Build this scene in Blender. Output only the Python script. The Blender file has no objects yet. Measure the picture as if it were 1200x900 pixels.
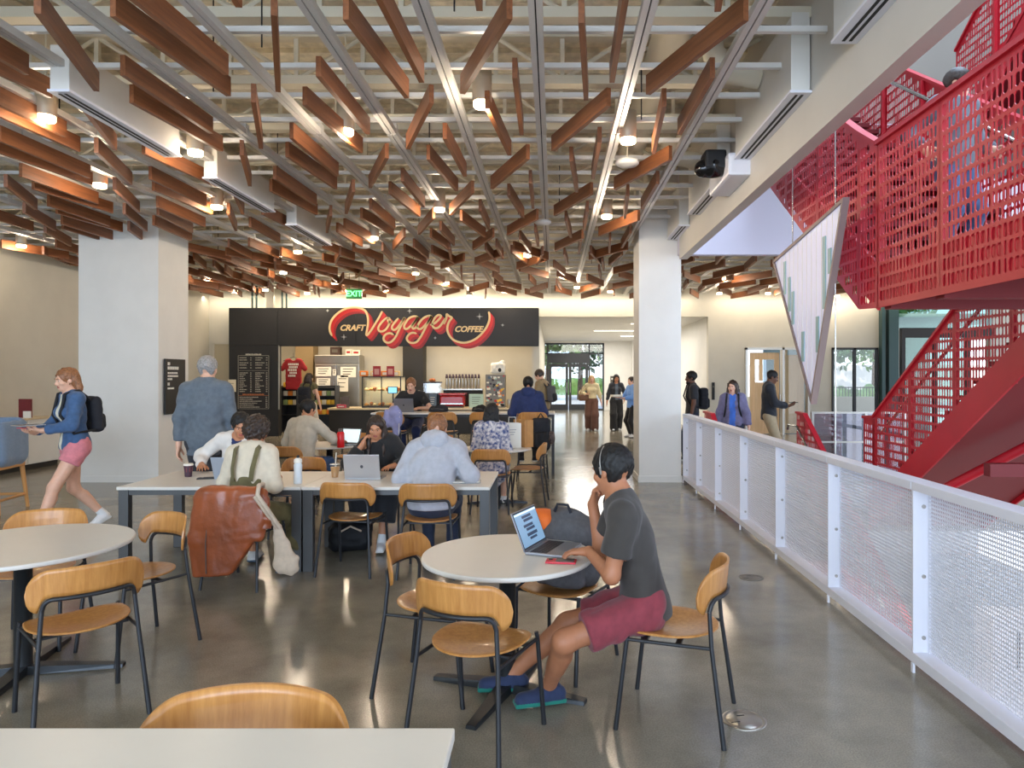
import bpy, bmesh, math, random
import numpy as np
from mathutils import Vector, Matrix
random.seed(7)
rng = np.random.default_rng(11)
D = bpy.data
SC = bpy.context.scene
COL = SC.collection
F, H, VX, VY = 810.0, 1.70, 648.0, 440.0     # focal length (px of a 1200 px frame), eye height, horizon point


def W(px, py, d):
    return Vector(((px - VX) / F * d, d, H - (py - VY) / F * d))


def FL(px, py):
    d = F * H / (py - VY)
    return Vector(((px - VX) / F * d, d, 0.0))


# ---------------------------------------------------------------- camera, world, lights, exposure
cam = D.cameras.new('camera')
cam.sensor_width = 36.0
cam.lens = 36.0 * F / 1200.0
cam.shift_x = (600.0 - VX) / 1200.0
cam.shift_y = (VY - 450.0) / 1200.0
cam.clip_start = 0.05
cam.clip_end = 300
camo = D.objects.new('camera', cam)
camo.location = (0, 0, H)
camo.rotation_euler = (math.pi / 2, 0, 0)
COL.objects.link(camo)
SC.camera = camo
SC.view_settings.view_transform = 'Standard'
SC.view_settings.look = 'None'
SC.view_settings.gamma = 1.0
SC.view_settings.exposure = 0.30
SC.view_settings.use_curve_mapping = False
wd = D.worlds.new('sky')
SC.world = wd
wd.use_nodes = True
nt = wd.node_tree
bg = nt.nodes['Background']
tc = nt.nodes.new('ShaderNodeTexCoord')
sx = nt.nodes.new('ShaderNodeSeparateXYZ')
rp = nt.nodes.new('ShaderNodeValToRGB')
nt.links.new(tc.outputs['Generated'], sx.inputs[0])
nt.links.new(sx.outputs['Z'], rp.inputs[0])
nt.links.new(rp.outputs[0], bg.inputs[0])
rp.color_ramp.elements[0].position = 0.0
rp.color_ramp.elements[0].color = (0.86, 0.92, 1.0, 1)
rp.color_ramp.elements[1].position = 0.6
rp.color_ramp.elements[1].color = (0.42, 0.60, 1.0, 1)
bg.inputs['Strength'].default_value = 1.7


def area(name, loc, rot, sx_, sy_, power, color):
    l = D.lights.new(name, 'AREA')
    l.shape = 'RECTANGLE'
    l.size, l.size_y, l.energy, l.color = sx_, sy_, power, color
    o = D.objects.new(name, l)
    o.location = loc
    o.rotation_euler = rot
    COL.objects.link(o)
    return o


PI = math.pi
COOL = (0.60, 0.77, 1.0)
WARM = (1.0, 0.80, 0.55)
sun = D.lights.new('sun', 'SUN')
sun.energy, sun.angle, sun.color = 3.0, 0.02, (1.0, 0.93, 0.82)
suno = D.objects.new('sun', sun)
suno.rotation_euler = (math.radians(46), 0, math.radians(-25))
COL.objects.link(suno)
area('daylight_window_wall', (-3.5, -6.9, 2.7), (PI / 2, 0, 0), 12, 4.4, 1000, COOL)      # the glazed front behind the camera
area('daylight_skylight', (5.2, 5.0, 10.4), (0, 0, 0), 6, 9, 1300, COOL)                  # over the stair void
area('daylight_side_glazing', (9.4, 5.0, 3.6), (PI / 2, 0, PI / 2), 9, 5, 650, COOL)
area('cove_strip', (-3.0, 19.55, 3.93), (math.radians(25), 0, 0), 14, 0.06, 80, (1, .87, .68))
area('cove_strip_right', (8.2, 19.55, 3.93), (math.radians(25), 0, 0), 7, 0.06, 34, (1, .87, .68))
area('hall_lamps', (2.0, 27, 3.3), (0, 0, 0), 3, 12, 420, (1, .95, .88))
area('kiosk_lamps', (-4.8, 20.6, 3.35), (0, 0, 0), 7.5, 1.6, 210, WARM)
area('lower_floor_fill', (6, 9, -0.9), (0, 0, 0), 6, 14, 520, (1, .95, .9))  # fill light added for the lower level, no lamp seen there
area('back_room_lamps', (6.6, 23.5, 3.2), (0, 0, 0), 4, 4, 190, (1, .92, .82))


# ---------------------------------------------------------------- materials
def s2l(c):
    return tuple(((v / 255) / 12.92 if v / 255 <= 0.04045 else ((v / 255 + 0.055) / 1.055) ** 2.4) for v in c)


MATS = {}


def mat(name, col, rough=0.5, metal=0.0, var=0.0, vscale=8.0, bump=0.0, bscale=60.0, stretch=(1, 1, 1), emit=None, estr=1.0, coat=0.0, sheen=0.0, lin=False, col2=None, alpha=None, trans=0.0, spec=None):
    if name in MATS:
        return MATS[name]
    m = D.materials.new(name)
    MATS[name] = m
    m.use_nodes = True
    t = m.node_tree
    b = t.nodes['Principled BSDF']
    c = col if lin else s2l(col)
    b.inputs['Base Color'].default_value = (*c, 1)
    b.inputs['Roughness'].default_value = rough
    b.inputs['Metallic'].default_value = metal
    b.inputs['Coat Weight'].default_value = coat
    b.inputs['Sheen Weight'].default_value = sheen
    b.inputs['Transmission Weight'].default_value = trans
    if spec is not None:
        b.inputs['Specular IOR Level'].default_value = spec
    if alpha is not None:
        b.inputs['Alpha'].default_value = alpha
    if emit is not None:
        b.inputs['Emission Color'].default_value = (*(emit if lin else s2l(emit)), 1)
        b.inputs['Emission Strength'].default_value = estr
    if var > 0 or bump > 0 or col2 is not None:
        co = t.nodes.new('ShaderNodeTexCoord')
        mp = t.nodes.new('ShaderNodeMapping')
        mp.inputs['Scale'].default_value = stretch
        t.links.new(co.outputs['Object'], mp.inputs[0])
        if var > 0 or col2 is not None:
            n = t.nodes.new('ShaderNodeTexNoise')
            n.inputs['Scale'].default_value = vscale
            n.inputs['Detail'].default_value = 5
            t.links.new(mp.outputs[0], n.inputs['Vector'])
            r = t.nodes.new('ShaderNodeValToRGB')
            r.color_ramp.elements[0].position = 0.36
            r.color_ramp.elements[1].position = 0.64
            k0 = tuple(v * (1 - var) for v in c)
            k1 = tuple(min(1, v * (1 + var)) for v in c) if col2 is None else (col2 if lin else s2l(col2))
            r.color_ramp.elements[0].color = (*k0, 1)
            r.color_ramp.elements[1].color = (*k1, 1)
            t.links.new(n.outputs[0], r.inputs[0])
            t.links.new(r.outputs[0], b.inputs['Base Color'])
        if bump > 0:
            n2 = t.nodes.new('ShaderNodeTexNoise')
            n2.inputs['Scale'].default_value = bscale
            n2.inputs['Detail'].default_value = 3
            t.links.new(mp.outputs[0], n2.inputs['Vector'])
            bp = t.nodes.new('ShaderNodeBump')
            bp.inputs['Strength'].default_value = bump
            bp.inputs['Distance'].default_value = 0.01
            t.links.new(n2.outputs[0], bp.inputs['Height'])
            t.links.new(bp.outputs[0], b.inputs['Normal'])
    return m


def wood(name, c0, c1, rough, axis, scale=14.0, coat=0.0):
    m = D.materials.new(name)
    MATS[name] = m
    m.use_nodes = True
    t = m.node_tree
    b = t.nodes['Principled BSDF']
    b.inputs['Roughness'].default_value = rough
    b.inputs['Coat Weight'].default_value = coat
    co = t.nodes.new('ShaderNodeTexCoord')
    mp = t.nodes.new('ShaderNodeMapping')
    st = [1.0, 1.0, 1.0]
    st[axis] = 0.06
    mp.inputs['Scale'].default_value = st
    n = t.nodes.new('ShaderNodeTexNoise')
    n.inputs['Scale'].default_value = scale * 5
    n.inputs['Detail'].default_value = 6
    n.inputs['Roughness'].default_value = 0.65
    oi = t.nodes.new('ShaderNodeObjectInfo')
    ad = t.nodes.new('ShaderNodeVectorMath')
    ad.operation = 'ADD'
    mu = t.nodes.new('ShaderNodeMath')
    mu.operation = 'MULTIPLY'
    mu.inputs[1].default_value = 37.0
    t.links.new(co.outputs['Object'], ad.inputs[0])
    t.links.new(oi.outputs['Random'], mu.inputs[0])
    t.links.new(mu.outputs[0], ad.inputs[1])
    t.links.new(ad.outputs[0], mp.inputs[0])
    t.links.new(mp.outputs[0], n.inputs['Vector'])
    r = t.nodes.new('ShaderNodeValToRGB')
    r.color_ramp.elements[0].position = 0.3
    r.color_ramp.elements[1].position = 0.7
    r.color_ramp.elements[0].color = (*s2l(c0), 1)
    r.color_ramp.elements[1].color = (*s2l(c1), 1)
    t.links.new(n.outputs[0], r.inputs[0])
    hs = t.nodes.new('ShaderNodeHueSaturation')
    mr = t.nodes.new('ShaderNodeMapRange')
    mr.inputs['To Min'].default_value = 0.88
    mr.inputs['To Max'].default_value = 1.12
    t.links.new(oi.outputs['Random'], mr.inputs[0])
    t.links.new(mr.outputs[0], hs.inputs['Value'])
    t.links.new(r.outputs[0], hs.inputs['Color'])
    t.links.new(hs.outputs[0], b.inputs['Base Color'])
    return m


def floor_mat():
    m = D.materials.new('polished_concrete')
    m.use_nodes = True
    t = m.node_tree
    b = t.nodes['Principled BSDF']
    co = t.nodes.new('ShaderNodeTexCoord')
    n1 = t.nodes.new('ShaderNodeTexNoise')
    n1.inputs['Scale'].default_value = 1.1
    n1.inputs['Detail'].default_value = 8
    n1.inputs['Roughness'].default_value = 0.62
    n2 = t.nodes.new('ShaderNodeTexNoise')
    n2.inputs['Scale'].default_value = 130
    n2.inputs['Detail'].default_value = 2
    vo = t.nodes.new('ShaderNodeTexVoronoi')
    vo.inputs['Scale'].default_value = 85
    for n in (n1, n2, vo):
        t.links.new(co.outputs['Object'], n.inputs['Vector'])
    r1 = t.nodes.new('ShaderNodeValToRGB')
    r1.color_ramp.elements[0].position = 0.32
    r1.color_ramp.elements[0].color = (*s2l((112, 106, 93)), 1)
    r1.color_ramp.elements[1].position = 0.7
    r1.color_ramp.elements[1].color = (*s2l((160, 152, 135)), 1)
    t.links.new(n1.outputs[0], r1.inputs[0])
    r2 = t.nodes.new('ShaderNodeValToRGB')
    r2.color_ramp.elements[0].position = 0.35
    r2.color_ramp.elements[0].color = (0.82, 0.82, 0.82, 1)
    r2.color_ramp.elements[1].position = 0.66
    r2.color_ramp.elements[1].color = (1.12, 1.12, 1.12, 1)
    t.links.new(n2.outputs[0], r2.inputs[0])
    mx = t.nodes.new('ShaderNodeMix')
    mx.data_type = 'RGBA'
    mx.blend_type = 'MULTIPLY'
    mx.inputs['Factor'].default_value = 1.0
    t.links.new(r1.outputs[0], mx.inputs['A'])
    t.links.new(r2.outputs[0], mx.inputs['B'])
    t.links.new(mx.outputs['Result'], b.inputs['Base Color'])
    mr = t.nodes.new('ShaderNodeMapRange')
    mr.inputs['To Min'].default_value = 0.08
    mr.inputs['To Max'].default_value = 0.24
    t.links.new(n1.outputs[0], mr.inputs[0])
    t.links.new(mr.outputs[0], b.inputs['Roughness'])
    bp = t.nodes.new('ShaderNodeBump')
    bp.inputs['Strength'].default_value = 0.03
    bp.inputs['Distance'].default_value = 0.004
    t.links.new(n1.outputs[0], bp.inputs['Height'])
    t.links.new(bp.outputs[0], b.inputs['Normal'])
    MATS['floor'] = m
    return m


def glass_mat(name, tint=(1, 1, 1), mixf=0.12, rough=0.0):
    m = D.materials.new(name)
    MATS[name] = m
    m.use_nodes = True
    t = m.node_tree
    t.nodes.remove(t.nodes['Principled BSDF'])
    out = t.nodes['Material Output']
    tr = t.nodes.new('ShaderNodeBsdfTransparent')
    tr.inputs[0].default_value = (*tint, 1)
    gl = t.nodes.new('ShaderNodeBsdfGlossy')
    gl.inputs['Roughness'].default_value = rough
    mx = t.nodes.new('ShaderNodeMixShader')
    mx.inputs[0].default_value = mixf
    t.links.new(tr.outputs[0], mx.inputs[1])
    t.links.new(gl.outputs[0], mx.inputs[2])
    t.links.new(mx.outputs[0], out.inputs[0])
    return m


floor_mat()
wood('baffle_wood', (112, 66, 38), (152, 94, 56), 0.45, 0, 6.0)
wood('plywood', (172, 112, 52), (202, 144, 78), 0.35, 2, 9.0, 0.25)
wood('light_wood', (206, 168, 118), (226, 192, 146), 0.45, 2, 6.0)
glass_mat('clear_glass', (0.96, 0.98, 0.98), 0.07)
glass_mat('teal_glass', (0.55, 0.74, 0.72), 0.12)
glass_mat('lavender_glass', (0.80, 0.80, 0.95), 0.14)
mat('white_paint', (226, 223, 216), 0.55, var=0.02, vscale=3)
mat('wall_paint', (196, 191, 176), 0.6, var=0.03, vscale=2)
mat('beam_paint', (206, 201, 192), 0.5, var=0.02, vscale=2)
mat('deck_paint', (222, 212, 188), 0.85, var=0.14, vscale=9, bump=0.5, bscale=40)
mat('joist_paint', (214, 206, 186), 0.6)
mat('rail_metal', (214, 212, 208), 0.4, 0.0)
mat('slot_black', (12, 13, 18), 0.6)
mat('black_metal', (48, 49, 52), 0.42, 0.3)
mat('dark_steel', (58, 60, 62), 0.35, 0.6)
mat('black_panel', (27, 26, 25), 0.55, var=0.06, vscale=4)
mat('laminate', (218, 212, 202), 0.32, var=0.01)
mat('laminate_edge', (205, 198, 190), 0.4)
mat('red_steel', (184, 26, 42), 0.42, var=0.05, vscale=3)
mat('red_shaded', (112, 16, 24), 0.5)  # the stair red again, darkened for the shade on its undersides
mat('white_metal', (226, 226, 234), 0.4)
mat('chrome', (190, 188, 182), 0.25, 1.0)
mat('stainless', (176, 172, 162), 0.3, 0.9, var=0.05, vscale=3)
mat('lamp_glow', (255, 240, 215), 0.4, emit=(255, 226, 180), estr=9.0)
mat('lamp_body', (196, 182, 160), 0.45, 0.2)
mat('teal_frame', (52, 78, 78), 0.4, 0.2)
mat('skin_light', (226, 176, 148), 0.5, var=0.05, vscale=20)
mat('skin_tan', (196, 136, 100), 0.5, var=0.05, vscale=20)
mat('skin_mid', (176, 116, 82), 0.5, var=0.05, vscale=20)
mat('skin_brown', (112, 74, 54), 0.5, var=0.05, vscale=20)
mat('eye_white', (235, 232, 226), 0.25)
mat('eye_dark', (28, 20, 16), 0.2)
mat('lip', (168, 92, 84), 0.45)


# ---------------------------------------------------------------- mesh helpers
def setp(o, label=None, cat=None, group=None, kind=None):
    if label:
        o['label'] = label
    if cat:
        o['category'] = cat
    if group:
        o['group'] = group
    if kind:
        o['kind'] = kind
    return o


def empty(name, loc=(0, 0, 0), rz=0.0, label=None, cat=None, group=None, kind=None):
    o = D.objects.new(name, None)
    o.empty_display_size = 0.1
    o.location = loc
    o.rotation_euler = (0, 0, rz)
    COL.objects.link(o)
    return setp(o, label, cat, group, kind)


class MB:
    def __init__(s):
        s.v, s.f, s.mi, s.sm = [], [], [], []

    def add(s, vs, fs, mi=0, smooth=False, M=None):
        o = len(s.v)
        if M is not None:
            vs = [M @ Vector(p) for p in vs]
        s.v += [tuple(p) for p in vs]
        s.f += [tuple(i + o for i in f) for f in fs]
        s.mi += [mi] * len(fs)
        s.sm += [smooth] * len(fs)
        return s

    def box(s, lo, hi, mi=0, M=None, bev=0.0):
        x0, y0, z0 = lo
        x1, y1, z1 = hi
        if bev <= 0:
            vs = [(x0, y0, z0), (x1, y0, z0), (x1, y1, z0), (x0, y1, z0), (x0, y0, z1), (x1, y0, z1), (x1, y1, z1), (x0, y1, z1)]
            fs = [(0, 3, 2, 1), (4, 5, 6, 7), (0, 1, 5, 4), (1, 2, 6, 5), (2, 3, 7, 6), (3, 0, 4, 7)]
            return s.add(vs, fs, mi, False, M)
        bm = bmesh.new()
        bmesh.ops.create_cube(bm, size=1)
        for v in bm.verts:
            v.co = Vector(((x0 + x1) / 2 + v.co.x * (x1 - x0), (y0 + y1) / 2 + v.co.y * (y1 - y0), (z0 + z1) / 2 + v.co.z * (z1 - z0)))
        bmesh.ops.bevel(bm, geom=bm.edges[:], offset=bev, segments=2, affect='EDGES', profile=0.6)
        bm.verts.index_update()
        s.add([v.co.copy() for v in bm.verts], [[v.index for v in f.verts] for f in bm.faces], mi, False, M)
        bm.free()
        return s

    def cbox(s, c, d, mi=0, M=None, bev=0.0):
        return s.box((c[0] - d[0] / 2, c[1] - d[1] / 2, c[2] - d[2] / 2), (c[0] + d[0] / 2, c[1] + d[1] / 2, c[2] + d[2] / 2), mi, M, bev)

    def tube(s, pts, r, n=8, mi=0, cap=True, M=None, smooth=True):
        pts = [Vector(p) for p in pts]
        rs = r if isinstance(r, (list, tuple)) else [r] * len(pts)
        vs, fs = [], []
        prev = None
        for i, p in enumerate(pts):
            a = pts[max(i - 1, 0)]
            b = pts[min(i + 1, len(pts) - 1)]
            t = (b - a).normalized()
            if prev is None:
                up = Vector((0, 0, 1)) if abs(t.z) < 0.9 else Vector((1, 0, 0))
                u = t.cross(up).normalized()
            else:
                u = (prev - t * prev.dot(t)).normalized()
            prev = u
            w = t.cross(u)
            for k in range(n):
                a_ = 2 * PI * k / n
                vs.append(p + (u * math.cos(a_) + w * math.sin(a_)) * rs[i])
        for i in range(len(pts) - 1):
            for k in range(n):
                k2 = (k + 1) % n
                fs.append((i * n + k, i * n + k2, (i + 1) * n + k2, (i + 1) * n + k))
        s.add(vs, fs, mi, smooth, M)
        if cap:
            m = len(pts) - 1
            s.add(vs[:n], [tuple(range(n - 1, -1, -1))], mi, False, M)
            s.add(vs[m * n:], [tuple(range(n))], mi, False, M)
        return s

    def lathe(s, prof, n=24, c=(0, 0, 0), mi=0, M=None, smooth=True):
        vs, fs = [], []
        for r, z in prof:
            for k in range(n):
                a = 2 * PI * k / n
                vs.append((c[0] + r * math.cos(a), c[1] + r * math.sin(a), c[2] + z))
        for i in range(len(prof) - 1):
            for k in range(n):
                k2 = (k + 1) % n
                fs.append((i * n + k, i * n + k2, (i + 1) * n + k2, (i + 1) * n + k))
        s.add(vs, fs, mi, smooth, M)
        s.add(vs[:n], [tuple(range(n - 1, -1, -1))], mi, False, M)
        s.add(vs[-n:], [tuple(range(n))], mi, False, M)
        return s

    def prism(s, poly, axis, a, b, mi=0, M=None):
        """poly: 2D ring (counter-clockwise) in the plane across axis; extruded from a to b"""
        n = len(poly)

        def P(p, t):
            return {0: (t, p[0], p[1]), 1: (p[0], t, p[1]), 2: (p[0], p[1], t)}[axis]
        vs = [P(p, a) for p in poly] + [P(p, b) for p in poly]
        fl = axis == 1
        fs = [tuple(range(n)) if fl else tuple(range(n - 1, -1, -1)), tuple(range(2 * n - 1, n - 1, -1)) if fl else tuple(range(n, 2 * n))]
        for i in range(n):
            j = (i + 1) % n
            q = (i, j, n + j, n + i)
            fs.append(q[::-1] if fl else q)
        return s.add(vs, fs, mi, False, M)

    def mesh(s, name, mats):
        m = D.meshes.new(name)
        m.from_pydata(s.v, [], s.f)
        for k in (mats if isinstance(mats, (list, tuple)) else [mats]):
            m.materials.append(MATS[k] if isinstance(k, str) else k)
        m.polygons.foreach_set('material_index', s.mi)
        m.polygons.foreach_set('use_smooth', s.sm)
        m.update()
        return m

    def build(s, name, mats, parent=None, **kw):
        return link(s.mesh(name, mats), name, parent, **kw)


def link(mesh, name, parent=None, loc=None, rot=None, label=None, cat=None, group=None, kind=None):
    o = D.objects.new(name, mesh)
    COL.objects.link(o)
    if parent is not None:
        o.parent = parent
    if loc is not None:
        o.location = loc
    if rot is not None:
        o.rotation_euler = rot
    return setp(o, label, cat, group, kind)


def copy_tree(o, parent=None):
    c = o.copy()
    COL.objects.link(c)
    if parent is not None:
        c.parent = parent
        c.matrix_parent_inverse = o.matrix_parent_inverse.copy()
    for ch in KIDS.get(o.name, ()) or [x for x in o.children]:
        copy_tree(ch, c)
    return c


KIDS = {}


def clone(proto, loc, rz, label, group=None):
    c = copy_tree(proto)
    c.location = loc
    c.rotation_euler = (0, 0, rz)
    c['label'] = label
    if group:
        c['group'] = group
    return c


def head_of(dx, dy):
    """rotation about z that turns local +Y towards (dx, dy)"""
    return math.atan2(-dx, dy)


# ---------------------------------------------------------------- signed-distance modelling (one skin over blended volumes)
def A3(p):
    return np.array(p, dtype=np.float32)


class Sdf:
    def __init__(s, lo, hi, res, fine=()):
        s.ax = []
        for k in range(3):
            iv = [(f[0][k], f[1][k], f[2]) for f in fine]
            x, out = lo[k], [lo[k]]
            while x < hi[k]:
                st = res
                for a, b, r in iv:
                    if a - 1e-6 <= x < b:
                        st = min(st, r)
                    elif x < a < x + st:
                        st = min(st, max(a - x, r))
                x += st
                out.append(x)
            s.ax.append(np.array(out, np.float32))
        s.D = np.full([len(a) for a in s.ax], 1.0, np.float32)

    def sub(s, lo, hi):
        sl = []
        for k in range(3):
            a = max(int(np.searchsorted(s.ax[k], lo[k])) - 1, 0)
            b = min(int(np.searchsorted(s.ax[k], hi[k])) + 2, len(s.ax[k]))
            if b - a < 2:
                return None
            sl.append(slice(a, b))
        X = s.ax[0][sl[0]][:, None, None]
        Y = s.ax[1][sl[1]][None, :, None]
        Z = s.ax[2][sl[2]][None, None, :]
        return tuple(sl), X, Y, Z

    def _join(s, sl, d, k, op):
        a = s.D[sl]
        if op == 'add':
            h = np.maximum(k - np.abs(a - d), 0) / max(k, 1e-6)
            s.D[sl] = np.minimum(a, d) - h * h * k * 0.25
        else:
            d = -d
            h = np.maximum(k - np.abs(a - d), 0) / max(k, 1e-6)
            s.D[sl] = np.maximum(a, d) + h * h * k * 0.25

    def cone(s, a, b, ra, rb, k=0.02, flat=None, op='add'):
        a, b = A3(a), A3(b)
        m = max(ra, rb) + 0.05
        q = s.sub(np.minimum(a, b) - m, np.maximum(a, b) + m)
        if q is None:
            return s
        sl, X, Y, Z = q
        ba = b - a
        L2 = float(ba @ ba) + 1e-9
        px, py, pz = X - a[0], Y - a[1], Z - a[2]
        t = np.clip((px * ba[0] + py * ba[1] + pz * ba[2]) / L2, 0, 1)
        qx, qy, qz = px - t * ba[0], py - t * ba[1], pz - t * ba[2]
        if flat is not None:
            n, ratio = A3(flat[0]), flat[1]
            c = (qx * n[0] + qy * n[1] + qz * n[2]) * (1 / ratio - 1)
            qx, qy, qz = qx + c * n[0], qy + c * n[1], qz + c * n[2]
        r = ra + (rb - ra) * t
        d = np.sqrt(qx * qx + qy * qy + qz * qz) - r
        if flat is not None:
            d = d * (0.5 + 0.5 * flat[1])
        s._join(sl, d.astype(np.float32), k, op)
        return s

    def ell(s, c, r, R=None, k=0.02, op='add'):
        c, r = A3(c), A3(r)
        m = float(r.max()) + 0.04
        q = s.sub(c - m, c + m)
        if q is None:
            return s
        sl, X, Y, Z = q
        px, py, pz = X - c[0], Y - c[1], Z - c[2]
        if R is None:
            u, v, w = px, py, pz
        else:
            u = px * R[0][0] + py * R[0][1] + pz * R[0][2]
            v = px * R[1][0] + py * R[1][1] + pz * R[1][2]
            w = px * R[2][0] + py * R[2][1] + pz * R[2][2]
        k0 = np.sqrt((u / r[0]) ** 2 + (v / r[1]) ** 2 + (w / r[2]) ** 2)
        k1 = np.sqrt((u / r[0] ** 2) ** 2 + (v / r[1] ** 2) ** 2 + (w / r[2] ** 2) ** 2) + 1e-6
        s._join(sl, (k0 * (k0 - 1) / k1).astype(np.float32), k, op)
        return s

    def rbox(s, c, h, rad, R=None, k=0.01, op='add'):
        c, h = A3(c), A3(h)
        m = float(np.linalg.norm(h)) + 0.05
        q = s.sub(c - m, c + m)
        if q is None:
            return s
        sl, X, Y, Z = q
        px, py, pz = X - c[0], Y - c[1], Z - c[2]
        if R is None:
            u, v, w = px, py, pz
        else:
            u = px * R[0][0] + py * R[0][1] + pz * R[0][2]
            v = px * R[1][0] + py * R[1][1] + pz * R[1][2]
            w = px * R[2][0] + py * R[2][1] + pz * R[2][2]
        a, b, e = np.abs(u) - h[0] + rad, np.abs(v) - h[1] + rad, np.abs(w) - h[2] + rad
        d = np.sqrt(np.maximum(a, 0) ** 2 + np.maximum(b, 0) ** 2 + np.maximum(e, 0) ** 2) + np.minimum(np.maximum(a, np.maximum(b, e)), 0) - rad
        s._join(sl, d.astype(np.float32), k, op)
        return s

    def cut(s, o, n, region=None):
        """removes what lies on the +n side of the plane through o (within region, a ball (c, r))"""
        X, Y, Z = s.ax[0][:, None, None], s.ax[1][None, :, None], s.ax[2][None, None, :]
        d = (X - o[0]) * n[0] + (Y - o[1]) * n[1] + (Z - o[2]) * n[2]
        if region is not None:
            c, r = region
            g = np.sqrt((X - c[0]) ** 2 + (Y - c[1]) ** 2 + (Z - c[2]) ** 2) - r
            d = np.minimum(d, -g)
        k = 1.6 * float(np.max(np.diff(s.ax[2])[:1]))
        a, d = s.D, d.astype(np.float32)
        h = np.maximum(k - np.abs(a - d), 0) / k
        s.D = np.maximum(a, d) + h * h * k * 0.25
        return s

    def ripple(s, amp, wl, seed=0, n=5, vert=1.0, ridge=False):
        r = np.random.default_rng(seed)
        X, Y, Z = s.ax[0][:, None, None], s.ax[1][None, :, None], s.ax[2][None, None, :]
        tot = 0
        for i in range(n):
            v = r.normal(size=3)
            v[2] *= vert
            v = v / np.linalg.norm(v) * 2 * PI / (wl * r.uniform(0.7, 1.6))
            w = r.normal(size=3)
            w = w / np.linalg.norm(w) * 2 * PI / (wl * 2.6)
            sn = np.sin((X * v[0] + Y * v[1] + Z * v[2]) * (0.5 if ridge else 1) + r.uniform(0, 6) + 1.3 * np.sin(X * w[0] + Y * w[1] + Z * w[2] + r.uniform(0, 6)))
            tot = tot + ((0.62 - np.abs(sn)) * 1.7 if ridge else sn)
        s.D = s.D + (amp * tot / math.sqrt(n)).astype(np.float32)
        return s

    def nets(s):
        Dd = s.D
        S = Dd < 0
        c = np.zeros([n - 1 for n in Dd.shape], np.int8)
        for i in (0, 1):
            for j in (0, 1):
                for k in (0, 1):
                    c += S[i:c.shape[0] + i, j:c.shape[1] + j, k:c.shape[2] + k]
        mix = (c > 0) & (c < 8)
        I, J, K = np.nonzero(mix)
        idx = np.full(c.shape, -1, np.int32)
        idx[mix] = np.arange(len(I))
        acc = np.zeros((len(I), 3), np.float64)
        cnt = np.zeros(len(I))
        P = [s.ax[0], s.ax[1], s.ax[2]]
        ijk = (I, J, K)
        for ax in range(3):
            o1, o2 = [q for q in range(3) if q != ax]
            for a in (0, 1):
                for b in (0, 1):
                    off0 = [0, 0, 0]
                    off0[o1], off0[o2] = a, b
                    off1 = list(off0)
                    off1[ax] = 1
                    v0 = Dd[I + off0[0], J + off0[1], K + off0[2]]
                    v1 = Dd[I + off1[0], J + off1[1], K + off1[2]]
                    m = (v0 < 0) != (v1 < 0)
                    t = np.where(m, v0 / np.where(m, v0 - v1, 1), 0)
                    pos = np.zeros((len(I), 3))
                    for q in range(3):
                        p0 = P[q][ijk[q] + off0[q]]
                        p1 = P[q][ijk[q] + off1[q]]
                        pos[:, q] = p0 + (p1 - p0) * t
                    acc[m] += pos[m]
                    cnt[m] += 1
        V = acc / np.maximum(cnt, 1)[:, None]
        Q = []
        for ax in range(3):
            o1, o2 = [(1, 2), (2, 0), (0, 1)][ax]
            a = [slice(None)] * 3
            b = [slice(None)] * 3
            a[ax], b[ax] = slice(0, -1), slice(1, None)
            s0, s1 = S[tuple(a)], S[tuple(b)]
            e = s0 != s1
            lim = [slice(None)] * 3
            for q in (o1, o2):
                lim[q] = slice(1, Dd.shape[q] - 1)
            mm = np.zeros_like(e)
            mm[tuple(lim)] = e[tuple(lim)]
            g = np.array(np.nonzero(mm))
            fl = s0[tuple(g)]
            qs = []
            for da, db in ((-1, -1), (0, -1), (0, 0), (-1, 0)):
                h = g.copy()
                h[o1] += da
                h[o2] += db
                qs.append(idx[tuple(h)])
            q = np.stack(qs, 1)
            q[~fl] = q[~fl][:, ::-1]
            Q.append(q)
        Q = np.concatenate(Q)
        Q = Q[(Q >= 0).all(1)]
        # drop stray islands
        if len(V):
            lab = np.arange(len(V))
            for _ in range(300):
                mn = lab[Q].min(1)
                new = lab.copy()
                for q in range(4):
                    np.minimum.at(new, Q[:, q], mn)
                new = new[new]
                if (new == lab).all():
                    break
                lab = new
            ids, ct = np.unique(lab, return_counts=True)
            keep = np.isin(lab, ids[ct > max(12, s.keep * ct.max())])
            s.islands = int((ct > 12).sum())
            Q = Q[keep[Q].all(1)]
            mp = np.cumsum(keep) - 1
            V, Q = V[keep], mp[Q]
        return V, Q

    keep = 0.0

    def mesh(s, name, mats, mi=None, smooth=2):
        V, Q = s.nets()
        for _ in range(smooth):                     # one light Laplacian pass along the quad edges
            acc = np.zeros_like(V)
            cn = np.zeros(len(V))
            for q in range(4):
                a, b = Q[:, q], Q[:, (q + 1) % 4]
                np.add.at(acc, a, V[b])
                np.add.at(cn, a, 1)
                np.add.at(acc, b, V[a])
                np.add.at(cn, b, 1)
            V = V * 0.5 + 0.5 * acc / np.maximum(cn, 1)[:, None]
        m = D.meshes.new(name)
        m.vertices.add(len(V))
        m.vertices.foreach_set('co', V.astype(np.float32).ravel())
        m.loops.add(len(Q) * 4)
        m.loops.foreach_set('vertex_index', Q.astype(np.int32).ravel())
        m.polygons.add(len(Q))
        m.polygons.foreach_set('loop_start', np.arange(len(Q), dtype=np.int32) * 4)
        m.polygons.foreach_set('loop_total', np.full(len(Q), 4, np.int32))
        for k in (mats if isinstance(mats, (list, tuple)) else [mats]):
            m.materials.append(MATS[k] if isinstance(k, str) else k)
        if mi is not None:
            cen = V[Q].mean(1)
            m.polygons.foreach_set('material_index', mi(cen).astype(np.int32))
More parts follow.
